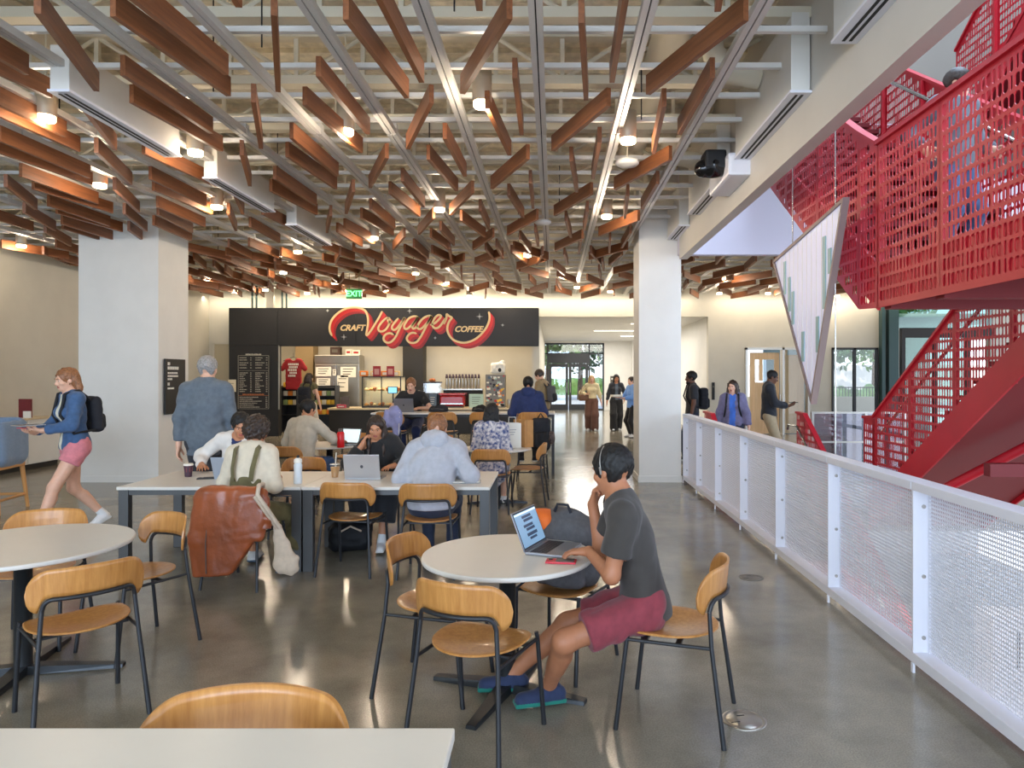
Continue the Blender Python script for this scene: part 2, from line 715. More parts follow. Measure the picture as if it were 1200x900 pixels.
        m.polygons.foreach_set('use_smooth', np.ones(len(Q), bool))
        m.update()
        m.validate()
        return m


# ---------------------------------------------------------------- people: one blended skin per body, clothes and hair as children
def nz(v):
    v = np.asarray(v, float)
    return v / (np.linalg.norm(v) + 1e-9)


def ik(a, t, l1, l2, hint):
    a, t = np.asarray(a, float), np.asarray(t, float)
    d = t - a
    L = np.linalg.norm(d)
    mx = (l1 + l2) * 0.995
    if L > mx:
        t = a + d / L * mx
        d = t - a
        L = mx
    L = max(L, abs(l1 - l2) + 0.02)
    u = d / np.linalg.norm(d)
    x = (l1 * l1 - l2 * l2 + L * L) / (2 * L)
    h = math.sqrt(max(l1 * l1 - x * x, 0))
    p = np.asarray(hint, float)
    p = nz(p - u * (p @ u))
    return a + u * x + p * h, t


def rodr(v, ax, ang):
    ax = nz(ax)
    v = np.asarray(v, float)
    c, s_ = math.cos(ang), math.sin(ang)
    return v * c + np.cross(ax, v) * s_ + ax * (ax @ v) * (1 - c)


def hand_bones(wr, fd, pn, side, curl, s, spread=0.12, tcurl=0.5):
    """wrist, finger direction, palm normal (out of the palm), side -1 left / +1 right -> list of (a, b, ra, rb)"""
    fd = nz(fd)
    pn = nz(np.asarray(pn, float) - fd * (np.asarray(pn, float) @ fd))
    lat = np.cross(fd, pn) * side          # towards the thumb
    out = []
    pl = 0.088 * s
    for i, q in enumerate((0.030, 0.010, -0.010, -0.028)):
        base = wr + fd * (pl * (1.0 - 0.06 * abs(i - 1))) + lat * q * s
        out.append((wr + lat * q * 0.55 * s + fd * 0.012 * s, base, 0.0145 * s, 0.0115 * s))
        ln = (0.072, 0.080, 0.075, 0.060)[i] * s
        d = nz(fd + lat * spread * (1.2 - i * 0.8))
        ax = np.cross(d, pn)
        p = base
        for j, (fr, ra, rb) in enumerate(((0.45, 0.0098, 0.0090), (0.31, 0.0090, 0.0082), (0.24, 0.0082, 0.0068))):
            d = rodr(d, ax, (curl * (0.75, 1.0, 0.7)[j]) * (1 + 0.10 * i))
            n_ = p + d * ln * fr
            out.append((p, n_, ra * s, rb * s))
            p = n_
    tb = wr + fd * 0.022 * s + lat * 0.024 * s
    d = nz(fd * 0.72 + lat * 0.62 + pn * 0.35)
    t1 = tb + d * 0.040 * s
    out.append((wr + fd * 0.01 * s + lat * 0.012 * s, tb, 0.016 * s, 0.0145 * s))
    out.append((tb, t1, 0.0145 * s, 0.0112 * s))
    d2 = nz(d + fd * tcurl * 0.8 - lat * tcurl * 0.25 + pn * tcurl * 0.3)
    t2 = t1 + d2 * 0.030 * s
    out.append((t1, t2, 0.0112 * s, 0.0098 * s))
    d3 = nz(d2 + fd * 0.3)
    out.append((t2, t2 + d3 * 0.024 * s, 0.0098 * s, 0.0078 * s))
    return out


def person(label, loc, th, Hh=1.72, sex='m', pz=None, po=(0, 0), lean=0.0, side=0.0, twist=0.0, yaw=0.0, pitch=0.0, roll=0.0, L=None, R=None, fL=None, fR=None,
           skin='skin_tan', top=None, bot=None, shoe=None, hair=None, sock=None, q='mid', extra=None, girth=1.0):
    s = Hh / 1.75
    seated = pz is not None
    res, rh, rk = {'near': (0.011, 0.0062, 0.0046), 'mid': (0.018, 0.0085, 0.0066), 'far': (0.022, 0.0105, 0.0075)}[q]
    cres = {'near': 0.0072, 'mid': 0.013, 'far': 0.015}[q]
    fem = sex == 'f'
    sw = (0.158 if fem else 0.182) * s
    P = np.array([po[0], po[1], pz if seated else 0.935 * s])
    th_l, sh_l, ua, fa = 0.437 * s, 0.425 * s, 0.295 * s, 0.255 * s
    r0 = np.array([1.0, 0, 0])
    f0 = np.array([0, 1.0, 0])
    u0 = np.array([0, 0, 1.0])
    ln, sd = math.radians(lean), math.radians(side)

    def bend(k):
        u = rodr(u0, r0, -ln * k)
        return rodr(u, f0, sd * k)
    waist = P + bend(0.6) * 0.135 * s
    chest = waist + bend(1.0) * 0.20 * s
    nb = chest + bend(1.25) * 0.205 * s
    tu = bend(1.15)
    tw = math.radians(twist)
    tr = rodr(nz(np.cross(f0, tu)), tu, tw)
    tf = nz(np.cross(tu, tr))
    shc = chest + bend(1.2) * 0.155 * s
    SL, SR = shc - tr * sw, shc + tr * sw
    yw, pt = math.radians(yaw), math.radians(pitch)
    hr = rodr(tr * 0.7 + r0 * 0.3, u0, yw)
    hr = nz(hr - u0 * hr[2])
    hf = nz(np.cross(u0, hr))
    hu = rodr(u0, hr, -pt)
    hf = rodr(hf, hr, -pt)
    hr, hu = rodr(hr, hf, math.radians(roll)), rodr(hu, hf, math.radians(roll))
    hs = s * (0.97 if fem else 1.0)
    hb = nb + nz(bend(1.3) + hu * 0.6) * 0.055 * s
    C = hb + hu * 0.105 * hs + hf * 0.018 * hs
    HR = (hr, hf, hu)

    def hp(x, y, z):
        return C + (hr * x + hf * y + hu * z) * hs
    arm = {}
    for k, S_, sg, spec in (('L', SL, -1, L), ('R', SR, 1, R)):
        spec = spec or {}
        t = spec.get('w')
        if t is None:
            t = S_ + np.array([sg * 0.07, 0.05, -0.52]) * s
        e, t = ik(S_, t, ua, fa, spec.get('e', (sg * 0.5, -0.6, -0.5)))
        fd = spec.get('fd', nz(t - e))
        pn = spec.get('pn', (-sg, 0, 0))
        arm[k] = (S_, e, t, np.asarray(fd, float), np.asarray(pn, float), sg, spec.get('curl', 0.35))
    leg = {}
    hw = (0.098 if fem else 0.092) * s
    for k, sg, spec in (('L', -1, fL), ('R', 1, fR)):
        spec = spec or {}
        hip = P + np.array([sg * hw, 0, -0.03 * s if not seated else -0.005])
        t = spec.get('a')
        if t is None:
            t = np.array([sg * 0.11, po[1] + (0.42 if seated else 0.0), 0.085 * s]) + np.array([po[0], 0, 0])
        kn, t = ik(hip, t, th_l, sh_l, spec.get('k', (sg * 0.1, 1.0, 0.9 if seated else 0.0)))
        ty = math.radians(spec.get('toe', sg * -10))
        tp = spec.get('tp', 0.0)
        td = np.array([-math.sin(ty), math.cos(ty), 0.0])
        td = nz(td * math.cos(tp) + u0 * math.sin(tp))
        leg[k] = (hip, kn, t, td, sg)
    hands = {k: hand_bones(v[2] + nz(v[3]) * 0.012 * s, v[3], v[4], v[5], v[6], s * (0.92 if fem else 1.0)) for k, v in arm.items()}
    # ---- body
    pts = [P, waist, chest, nb, C, hp(0, 0, .13)] + [x for v in arm.values() for x in v[:3]] + [x for v in leg.values() for x in v[:3]] + [b[1] for h_ in hands.values() for b in h_] + [v[2] + v[3] * 0.19 * s for v in leg.values()]
    pts = np.array(pts)
    lo, hi = pts.min(0) - 0.17 * s, pts.max(0) + 0.17 * s
    lo[2] = max(lo[2], pts[:, 2].min() - 0.13)
    fine = [(hp(0, 0, 0) - 0.135 * s, hp(0, 0, 0) + 0.135 * s, rh)]
    for h_ in hands.values():
        hh = np.array([b[0] for b in h_] + [b[1] for b in h_])
        fine.append((hh.min(0) - 0.012, hh.max(0) + 0.012, rk))
    B = Sdf(lo, hi, res, fine)
    g = girth

    def torso(S_, t=0.0, k=0.05, low=0.0, pelvis=True):
        if pelvis:
            S_.cone(P - r0 * 0.062 * s, P + r0 * 0.062 * s, (0.108 if fem else 0.104) * s * g + t, (0.108 if fem else 0.104) * s * g + t, k, (f0, 0.88))
        S_.cone(P + u0 * 0.02, waist, (0.140 if fem else 0.140) * s * g + t, (0.116 if fem else 0.132) * s * g + t, k, (tf, 0.74))
        S_.cone(waist, chest, (0.116 if fem else 0.132) * s * g + t, (0.136 if fem else 0.152) * s * g + t, k, (tf, 0.72))
        S_.cone(chest, shc - tu * 0.02 * s, (0.136 if fem else 0.152) * s * g + t, (0.118 if fem else 0.132) * s + t, k, (tf, 0.66))
        S_.cone(shc - tr * sw * 0.86, shc + tr * sw * 0.86, 0.056 * s + t, 0.056 * s + t, k)
        S_.cone(shc - tr * sw * 0.55 + tu * 0.012 * s, nb + tu * 0.01 * s, 0.05 * s + t * 0.7, 0.05 * s + t * 0.4, k)
        S_.cone(shc + tr * sw * 0.55 + tu * 0.012 * s, nb + tu * 0.01 * s, 0.05 * s + t * 0.7, 0.05 * s + t * 0.4, k)
        if fem:
            for e in (-1, 1):
                S_.ell(chest + tu * 0.02 * s + tf * 0.085 * s + tr * e * 0.07 * s, A3((0.062, 0.055, 0.06)) * s + t * 0.6, None, 0.05)

    def arms(S_, t=0.0, frac=2.0, k=0.03, which='LR', cuff=None):
        for kk in which:
            a, e, w, fd, pn, sg, cu = arm[kk]
            f = min(frac, 1.0)
            S_.cone(a, a + (e - a) * f, 0.052 * s + t, (0.052 - 0.012 * f) * s + t * (1.0 if frac > 1 else 1.25), k)
            if frac > 1:
                f = frac - 1
                S_.cone(e, e + (w - e) * f, 0.041 * s + t, (0.041 - 0.013 * f) * s + (t if cuff is None else cuff), k)

    def legs(S_, t=0.0, frac=2.0, flare=0.0, k=0.035, t0=None):
        for kk in 'LR':
            a, kn, w, td, sg = leg[kk]
            f = min(frac, 1.0)
            S_.cone(a, a + (kn - a) * f, 0.088 * s * g + (t if t0 is None else t0), (0.088 - 0.03 * f) * s * g + t + flare * f, k)
            if frac > 1:
                f = frac - 1
                S_.cone(kn, kn + (w - kn) * f, 0.057 * s + t + flare, (0.057 - 0.02 * f) * s + t + flare * (1 + f), k)
    torso(B)
    arms(B)
    legs(B)
    for kk in 'LR':
        a, kn, w, td, sg = leg[kk]
        bk = nz(np.cross(nz(w - kn), np.cross(td, nz(w - kn)) + 1e-6))
        ca = kn + (w - kn) * 0.30 - td * 0.022 * s
        B.cone(ca, kn + (w - kn) * 0.55 - td * 0.012 * s, 0.044 * s, 0.033 * s, 0.04)
        B.cone(w, w - u0 * 0.035 * s + td * 0.02, 0.036 * s, 0.034 * s, 0.02)
        B.cone(w - u0 * 0.05 * s - td * 0.035 * s, w - u0 * 0.057 * s + td * 0.13 * s, 0.034 * s, 0.024 * s, 0.03)
    for h_ in hands.values():
        for i, (a, b, ra, rb) in enumerate(h_):
            B.cone(a, b, ra, rb, 0.010 if (i % 4 == 0 or i >= 16) else 0.003)
    for kk in 'LR':
        a, e, w, fd, pn, sg, cu = arm[kk]
        B.cone(w - nz(fd) * 0.0, w + nz(fd) * 0.03 * s, 0.027 * s, 0.024 * s, 0.02, (nz(pn), 0.72))
    # neck and head
    B.cone(nb - bend(1.2) * 0.05 * s, hb + hu * 0.03, (0.050 if fem else 0.058) * s, (0.047 if fem else 0.054) * s, 0.035)
    B.ell(hp(0, -0.014, 0.026), A3((0.076, 0.097, 0.090)) * hs, HR, 0.02)
    B.ell(hp(0, 0.022, -0.035), A3((0.063, 0.072, 0.082)) * hs, HR, 0.02)
    B.ell(hp(0, 0.050, -0.086), A3((0.036, 0.036, 0.030)) * hs, HR, 0.035)
    B.ell(hp(0, 0.082, 0.020), A3((0.050, 0.016, 0.014)) * hs, HR, 0.02)
    for e in (-1, 1):
        B.ell(hp(e * 0.031, 0.098, 0.001), A3((0.017, 0.012, 0.011)) * hs, HR, 0.012, 'sub')
        B.ell(hp(e * 0.044, 0.066, -0.026), A3((0.022, 0.020, 0.018)) * hs, HR, 0.025)
        B.ell(hp(e * 0.077, -0.006, -0.008), A3((0.009, 0.020, 0.031)) * hs, HR, 0.006)
    B.cone(hp(0, 0.090, 0.006), hp(0, 0.108, -0.030), 0.0085 * hs, 0.0135 * hs, 0.010)
    B.ell(hp(0, 0.096, -0.036), A3((0.019, 0.012, 0.009)) * hs, HR, 0.008)
    B.ell(hp(0, 0.086, -0.061), A3((0.024, 0.013, 0.006)) * hs, HR, 0.006)
    B.ell(hp(0, 0.084, -0.072), A3((0.020, 0.013, 0.007)) * hs, HR, 0.006)
    mouth = hp(0, 0.092, -0.066)

    def mi(c):
        d = c - mouth
        return (np.sqrt((d @ hr / 0.026) ** 2 + (d @ hu / 0.014) ** 2 + (d @ hf / 0.02) ** 2) < hs).astype(int)
    root = empty('person', loc, th, label, 'person')
    B.keep = 0.02
    link(B.mesh('body', [skin, 'lip'], mi, 1), 'body', root)
    SD = abs(hash_(label)) % 1000
    clo, chi = lo - 0.03, hi + 0.03
    # ---- clothes
    if top:
        t = top.get('t', 0.016)
        T = Sdf(clo, chi, cres)
        torso(T, t, 0.05)
        arms(T, top.get('ta', t), top.get('sl', 2.0) if top.get('sl', 2.0) < 2 else 1.97, 0.04, cuff=top.get('cuff'))
        hem = top.get('hem', 0.10) * s
        if seated:
            T.cone(P, P - u0 * 0.03 * s - f0 * 0.02, 0.13 * s * g + t, 0.135 * s * g + t, 0.05, (f0, 0.85))
        else:
            T.cone(P + u0 * 0.02, P - u0 * (hem + 0.05), 0.135 * s * g + t, 0.148 * s * g + t, 0.05, (f0, 0.76))
        if top.get('rip', 0.004) > 0:
            T.ripple(top.get('rip', 0.004) * 1.2, top.get('wl', 0.11) * 1.2, SD, 4, 0.3, True)
        T.cut(P - u0 * hem, -u0, (P - u0 * hem, 0.34 * s) if not seated else (P - u0 * hem, 0.30 * s))
        for kk in 'LR':
            a, e, w, fd, pn, sg, cu = arm[kk]
            fr = top.get('sl', 2.0)
            o, n = (a + (e - a) * fr, nz(e - a)) if fr <= 1 else (e + (w - e) * min(fr - 1, 0.96), nz(w - e))
            T.cut(o, n, (o + n * 0.05, 0.062 * s + t * 1.5))
        nk = top.get('neck', 0.058)
        T.cone(nb - tu * 0.02 * s + tf * 0.012 * s, nb + tu * 0.12 * s + tf * 0.03 * s, nk * s, (nk + 0.03) * s, 0.01, None, 'sub')
        if top.get('vee'):
            T.cone(nb + tf * 0.08 * s, chest + tf * 0.14 * s, top['vee'] * s, 0.004, 0.01, None, 'sub')
        T.keep = 0.2
        mats = [top['m']] + ([top['m2']] if top.get('m2') else [])
        fmi = None
        if top.get('m2'):
            def fmi(c):                     # an open jacket: the shirt shows as a strip down the front
                d = c - chest
                return ((np.abs(d @ tr) < top.get('gap', 0.05) * s) & (d @ tf > 0.03)).astype(int)
        link(T.mesh(top.get('n', 'shirt'), mats, fmi), top.get('n', 'shirt'), root)
        if top.get('hood'):
            Hd = Sdf(nb - 0.24 * s, nb + 0.24 * s, cres * 0.8)
            bk = nb - tf * 0.088 * s
            Hd.ell(bk + tu * 0.0 * s, A3((0.125, 0.072, 0.098)) * s, (tr, tf, tu), 0.03)
            for e in (-1, 1):
                Hd.cone(bk + tr * e * 0.06 * s + tu * 0.02 * s, nb + tr * e * 0.078 * s + tf * 0.045 * s, 0.050 * s, 0.034 * s, 0.03)
            Hd.ripple(0.006, 0.07, SD + 5, 4, 1, True)
            Hd.cone(nb - tu * 0.06 * s + tf * 0.035 * s, nb + tu * 0.2 * s + tf * 0.02 * s, 0.058 * s, 0.075 * s, 0.015, None, 'sub')
            Hd.keep = 0.2
            link(Hd.mesh('hood', top['m']), 'hood', root)
        if top.get('collar'):
            Cl = Sdf(nb - 0.16 * s, nb + 0.16 * s, cres * 0.75)
            Cl.cone(nb - tu * 0.015 * s, nb + tu * 0.045 * s, 0.080 * s, 0.069 * s, 0.01)
            Cl.cone(nb - tu * 0.1 * s, nb + tu * 0.14 * s, 0.060 * s, 0.060 * s, 0.005, None, 'sub')
            Cl.cut(nb + tf * 0.1 * s, nz(tf * 0.4 + tu * 0.8))
            Cl.cut(nb + tu * 0.045 * s, tu)
            Cl.keep = 0.2
            link(Cl.mesh('collar', top['collar'] if isinstance(top['collar'], str) else top['m']), 'collar', root)
    if bot:
        t = bot.get('t', 0.014)
        Tb = Sdf(clo, chi, cres)
        Tb.cone(P - r0 * 0.062 * s, P + r0 * 0.062 * s, 0.108 * s * g + t, 0.108 * s * g + t, 0.05, (f0, 0.88))
        Tb.cone(P + u0 * 0.02, waist, 0.140 * s * g + t * 0.7, 0.130 * s * g + t * 0.5, 0.05, (tf, 0.76))
        fr = bot.get('len', 2.0)
        if bot.get('skirt'):
            for kk in 'LR':
                a, kn, w, td, sg = leg[kk]
                Tb.cone(P, (leg['L'][1] + leg['R'][1]) * 0.5, 0.13 * s, 0.10 * s + t, 0.10)
            legs(Tb, t, min(fr, 1.0), bot.get('flare', 0.0), 0.13)
            if fr > 1:
                m0, m1 = (leg['L'][1] + leg['R'][1]) * 0.5, (leg['L'][2] + leg['R'][2]) * 0.5
                Tb.cone(m0, m0 + (m1 - m0) * (fr - 1), 0.13 * s, 0.16 * s, 0.10)
        else:
            legs(Tb, t, fr if fr < 2 else 1.97, bot.get('flare', 0.0), 0.045, bot.get('t0'))
        Tb.ripple(bot.get('rip', 0.004) * 1.2, 0.12, SD + 3, 4, 0.4, True)
        Tb.cut(waist - u0 * (0.02 if not seated else 0.05) * s, tu, (waist, 0.3 * s))
        if fr <= 1 or fr < 1.95:
            for kk in 'LR':
                a, kn, w, td, sg = leg[kk]
                o, n = (a + (kn - a) * fr, nz(kn - a)) if fr <= 1 else (kn + (w - kn) * (fr - 1), nz(w - kn))
                Tb.cut(o, n, (o + n * 0.1, 0.14 * s + bot.get('flare', 0)))
        Tb.keep = 0.2
        link(Tb.mesh(bot.get('n', 'trousers'), bot['m']), bot.get('n', 'trousers'), root)
    if sock:
        for kk in 'LR':
            a, kn, w, td, sg = leg[kk]
            Ts = Sdf(w - 0.16, w + 0.16, cres * 0.7)
            o = w + nz(kn - w) * 0.085 * s
            Ts.cone(o + nz(kn - w) * 0.05, w, 0.041 * s, 0.043 * s, 0.02)
            Ts.cone(w, w - u0 * 0.04 * s + td * 0.03, 0.043 * s, 0.042 * s, 0.02)
            Ts.cut(o, nz(kn - w))
            link(Ts.mesh('sock', sock), 'sock', root)
    if shoe:
        for kk in 'LR':
            a, kn, w, td, sg = leg[kk]
            bz = w - u0 * 0.085 * s
            up_ = nz(np.cross(np.cross(td, u0), td))
            sl = nz(np.cross(td, up_))
            m = shoe if isinstance(shoe, (list, tuple)) else (shoe, shoe)
            Ts = Sdf(w - 0.24, w + 0.24, cres * 0.62)
            Ts.cone(bz - td * 0.045 * s + up_ * 0.045 * s, bz + td * 0.145 * s + up_ * 0.034 * s, 0.047 * s, 0.038 * s, 0.03, (up_, 0.9))
            Ts.cone(w - td * 0.012 * s, bz + td * 0.03 * s + up_ * 0.045 * s, 0.046 * s, 0.045 * s, 0.02)
            Ts.rbox(bz + td * 0.05 * s + up_ * 0.014 * s, (0.045 * s, 0.138 * s, 0.014 * s), 0.012, (sl, td, up_), 0.008)
            Ts.cut(w + u0 * 0.012 * s, nz(u0))
            Ts.cut(bz, -up_)
            sole = lambda c, bz=bz, up_=up_: ((c - bz) @ up_ < 0.026 * s).astype(int)
            link(Ts.mesh('shoe', list(m), sole), 'shoe', root)
    if hair:
        Hh_ = Sdf(C - 0.2 * s + np.array([0, 0, -hair.get('len', 0) * s]), C + 0.2 * s, {'near': 0.0055, 'mid': 0.0085, 'far': 0.0105}[q])
        v = hair.get('v', 0.010)
        Hh_.ell(hp(0, -0.018, 0.030), A3((0.078 + v, 0.098 + v, 0.090 + v * 1.3)) * hs, HR, 0.01)
        Hh_.ell(hp(0, -0.052, -0.02), (A3((0.064 + v, 0.062 + v, 0.075)) if hair.get('cover') or hair.get('long') else A3((0.058 + v * 0.2, 0.052 + v * 0.4, 0.064))) * hs, HR, 0.03)
        # take the face and the ears out
        Hh_.ell(hp(0, 0.108, -0.050), A3((0.077 if hair.get('front') else 0.086, 0.090, 0.122)) * hs, HR, 0.008, 'sub')
        for e in (-1, 1):
            if not hair.get('cover'):
                Hh_.ell(hp(e * 0.090, 0.002, -0.036), A3((0.030, 0.040, 0.046)) * hs, HR, 0.008, 'sub')
        Hh_.cut(hp(0, -0.05, hair.get('nape', -0.070)), -hu)
        if not hair.get('cover') and not hair.get('long'):
            Hh_.cut(hp(0, -0.098 - 0.5 * v, -0.012), nz(-hu * 0.72 - hf * 0.69))
        if hair.get('long'):
            ll = hair['long'] * s
            bw = hair.get('bw', 0.055)
            dn = nz(-u0 * 1.0 - tf * hair.get('back', 0.05))
            for x in (-0.055, -0.02, 0.02, 0.055):
                a_ = hp(x, -0.062, 0.02)
                b_ = hp(x * 1.25, -0.075, -0.10)
                Hh_.cone(a_, b_, 0.045 * hs, 0.043 * hs, 0.02)
                Hh_.cone(b_, b_ + dn * ll + hr * x * 0.25, 0.043 * hs, 0.022 * hs, 0.02, (tf, 0.7))
            if hair.get('front'):
                for e in (-1, 1):
                    a_ = hp(e * 0.072, 0.0, 0.04)
                    b_ = hp(e * 0.084, 0.012, -0.09)
                    Hh_.cone(a_, b_, 0.026 * hs, 0.030 * hs, 0.02)
                    Hh_.cone(b_, b_ - u0 * ll * 0.9 + hf * 0.03, 0.030 * hs, 0.016 * hs, 0.02)
        if hair.get('bun'):
            Hh_.ell(hp(0, -0.135, 0.03), A3((0.035, 0.03, 0.035)) * hs, HR, 0.015)
        if hair.get('tail'):
            a_ = hp(0, -0.115, 0.0)
            Hh_.cone(hp(0, -0.08, 0.03), a_, 0.035 * hs, 0.026 * hs, 0.02)
            Hh_.cone(a_, a_ - u0 * hair['tail'] * s - hf * 0.02, 0.030 * hs, 0.016 * hs, 0.02)
        Hh_.ripple(hair.get('rip', 0.0055 if hair.get('long') else 0.0035), hair.get('wl', 0.034 if hair.get('long') else 0.026), SD + 8, 6, 0.35 if not hair.get('curly') else 1.0)
        Hh_.keep = 0.05
        link(Hh_.mesh('hair', hair['m']), 'hair', root)
    if not hair or hair.get('face', True):
        for e in (-1, 1):
            mb = MB()
            c = hp(e * 0.031, 0.0785, 0.001)
            for rr, off, m_ in ((0.0100, 0.0, 0), (0.0068, 0.0046, 1)):
                cc = c + hf * off * hs
                vs, fs = [], []
                for i in range(7):
                    for j in range(10):
                        a_, b_ = PI * i / 6, 2 * PI * j / 10
                        vs.append(cc + (hr * math.sin(a_) * math.cos(b_) + hu * math.sin(a_) * math.sin(b_) + hf * math.cos(a_)) * rr * hs)
                for i in range(6):
                    for j in range(10):
                        fs.append((i * 10 + j, (i + 1) * 10 + j, (i + 1) * 10 + (j + 1) % 10, i * 10 + (j + 1) % 10))
                mb.add(vs, fs, m_, True)
            mb.build('eye', ['eye_white', 'eye_dark'], root)
            if hair:
                MB().tube([hp(e * 0.014, 0.098, 0.021), hp(e * 0.032, 0.097, 0.027), hp(e * 0.050, 0.083, 0.022)], [0.003 * hs, 0.0042 * hs, 0.0022 * hs], 6).build('eyebrow', hair['m'], root)
    R3 = Matrix.Rotation(th, 4, 'Z')

    def wl(p):
        return Vector(loc) + R3 @ Vector(p)
    return dict(root=root, P=P, nb=nb, chest=chest, waist=waist, tr=tr, tf=tf, tu=tu, C=C, SL=SL, SR=SR, arm=arm, leg=leg, hp=hp, hf=hf, hr=hr, hu=hu, s=s, wl=wl, shc=shc, hands=hands, loc=loc, th=th)


def hash_(t):
    h = 7
    for ch in t:
        h = (h * 31 + ord(ch)) % 1000003
    return h


def worn_backpack(p, label, m, m2, sz=(0.15, 0.09, 0.23), drop=0.0):
    """a backpack on a person's back, a thing of its own, straps over the shoulders"""
    s = p['s']
    root = empty('backpack', p['loc'], p['th'], label, 'backpack')
    R_ = (p['tr'], p['tf'], p['tu'])
    c = p['chest'] - p['tf'] * (0.135 * s + sz[1]) + p['tu'] * (-0.03 - drop)
    S_ = Sdf(c - 0.36, c + 0.36, 0.012)
    S_.rbox(c, sz, 0.06, R_, 0.01)
    S_.ripple(0.003, 0.09, 4)
    link(S_.mesh('bag', m), 'bag', root)
    S_ = Sdf(c - 0.36, c + 0.36, 0.012)
    S_.rbox(c - p['tf'] * sz[1] * 0.9 - p['tu'] * sz[2] * 0.4, (sz[0] * 0.8, sz[1] * 0.5, sz[2] * 0.45), 0.04, R_, 0.01)
    link(S_.mesh('pocket', m2), 'pocket', root)
    for e in (-1, 1):
        sh = p['shc'] + p['tr'] * e * 0.105 * s
        mb = MB()
        pts = [c + p['tr'] * e * 0.09 + p['tf'] * sz[1] * 0.8 + p['tu'] * sz[2] * 0.8, sh + p['tu'] * 0.088 * s - p['tf'] * 0.04, sh + p['tu'] * 0.062 * s + p['tf'] * 0.085 * s, p['chest'] + p['tr'] * e * 0.115 * s + p['tf'] * 0.148 * s, p['waist'] + p['tr'] * e * 0.155 * s + p['tf'] * 0.05 * s, c + p['tr'] * e * sz[0] * 0.9 + p['tf'] * sz[1] * 0.6 - p['tu'] * sz[2] * 0.8]
        mb.tube(pts, 0.016, 6)
        mb.build('strap', m2, root)
    return root


# ---------------------------------------------------------------- the shell of the building
def struct(name, mb, mats, **kw):
    return mb.build(name, mats, kind='structure', **kw)


YB = 19.9          # the back wall
fl = MB()
fl.box((-10, -7, -0.35), (2.20, 10.75, 0)).box((-10, 10.75, -0.35), (2.4, 34.2, 0)).box((2.4, 11.0, -0.35), (3.95, 34.2, 0)).box((3.95, 9.1, -0.35), (14, 26, 0)).box((2.2, 10.75, -0.35), (3.95, 11.0, 0))
floor = struct('floor', fl, 'floor')
lf = MB()
lf.box((-2, -7, -5.2), (16, 26, -5.0))
struct('floor_lower_level', lf, mat('pale_floor', (176, 172, 164), 0.3, var=0.05, vscale=2))
w = MB()
w.box((-10.2, -7, 0), (-9.9, YB, 5.0))
struct('wall_left', w, 'wall_paint')
w = MB()
w.box((-10.2, YB, 0), (-9.06, YB + 0.2, 5.0)).box((-9.06, YB, 3.62), (-0.4, YB + 0.2, 5.0)).box((-0.4, YB, 3.39), (4.47, YB + 0.2, 5.0))
# the pieces right of the hall, with the openings of the glazed room and the window
w.box((4.47, YB, 0), (5.53, YB + 0.2, 5.0)).box((5.53, YB, 2.5), (9.35, YB + 0.2, 5.0)).box((7.38, YB, 0), (8.02, YB + 0.2, 2.5))
w.box((9.35, YB, 0), (9.6, YB + 0.2, 5.0)).box((12.6, YB, 0), (14.2, YB + 0.2, 5.0))
struct('wall_back', w, 'wall_paint')
w = MB()
w.box((-0.6, YB + 0.2, 0), (-0.4, 34.2, 3.6))
struct('wall_hall_left', w, 'wall_paint')
w = MB()
w.box((4.47, YB + 0.2, 0), (4.62, 34.2, 3.6)).box((3.85, 33.4, 0), (4.47, 34.0, 3.39))
struct('wall_hall_right', w, 'white_paint')
w = MB()
w.box((2.52, 34.0, 0), (4.47, 34.2, 3.6)).box((-0.82, 34.0, 3.30), (2.52, 34.2, 3.6))
struct('wall_hall_end', w, 'white_paint')
w = MB()
w.box((-0.6, YB + 0.2, 3.39), (4.62, 34.2, 3.5))
hc = struct('ceiling_hall', w, 'white_paint')
for (x, y) in ((2.55, 22.5), (1.55, 26.0), (2.9, 29.5)):
    MB().box((x, y, 3.375), (x + 1.5, y + 0.12, 3.392)).build('ceiling_light', mat('hall_glow', (255, 250, 240), emit=(255, 246, 230), estr=3.0), hc)
# back room shell behind the glazed doors
w = MB()
w.box((4.6, 26.0, 0), (14.2, 26.2, 0.9)).box((4.6, 26.0, 2.7), (14.2, 26.2, 3.6)).box((4.6, 26.0, 0.9), (5.2, 26.2, 2.7)).box((8.6, 26, 0.9), (9.6, 26.2, 2.7)).box((12.6, 26, 0), (14.2, 26.2, 2.7))
struct('wall_back_room', w, 'wall_paint')
w = MB()
w.box((4.6, YB + 0.2, 3.4), (14.2, 26.2, 3.5))
struct('ceiling_back_room', w, 'white_paint')
w = MB()
w.box((7.9, 20.1, 0), (8.02, 26.0, 3.4))
struct('wall_room_divider', w, mat('teal_wall', (38, 66, 80), 0.5))
# columns
w = MB()
w.box((-7.55, 11.0, 0), (-6.28, 11.9, 5.0))
c1 = struct('column', w, 'white_paint')
MB().box((-7.565, 10.985, 0), (-6.265, 11.915, 0.10)).build('column_base', 'white_paint', c1)
w = MB()
w.box((1.37, 11.0, 0), (2.04, 11.75, 5.0))
c2 = struct('column', w, 'white_paint')
MB().box((1.355, 10.985, 0), (2.055, 11.765, 0.10)).build('column_base', 'white_paint', c2)
# the edge beam over the railing and the bulkhead across the far end of the void
w = MB()
w.box((1.96, -7, 3.50), (2.08, 10.72, 5.6))
struct('beam_edge', w, 'beam_paint')
w = MB()
w.box((1.96, 10.72, 3.576), (14, 10.86, 5.6))
struct('beam_far', w, mat('lavender_paint', (214, 208, 222), 0.6))
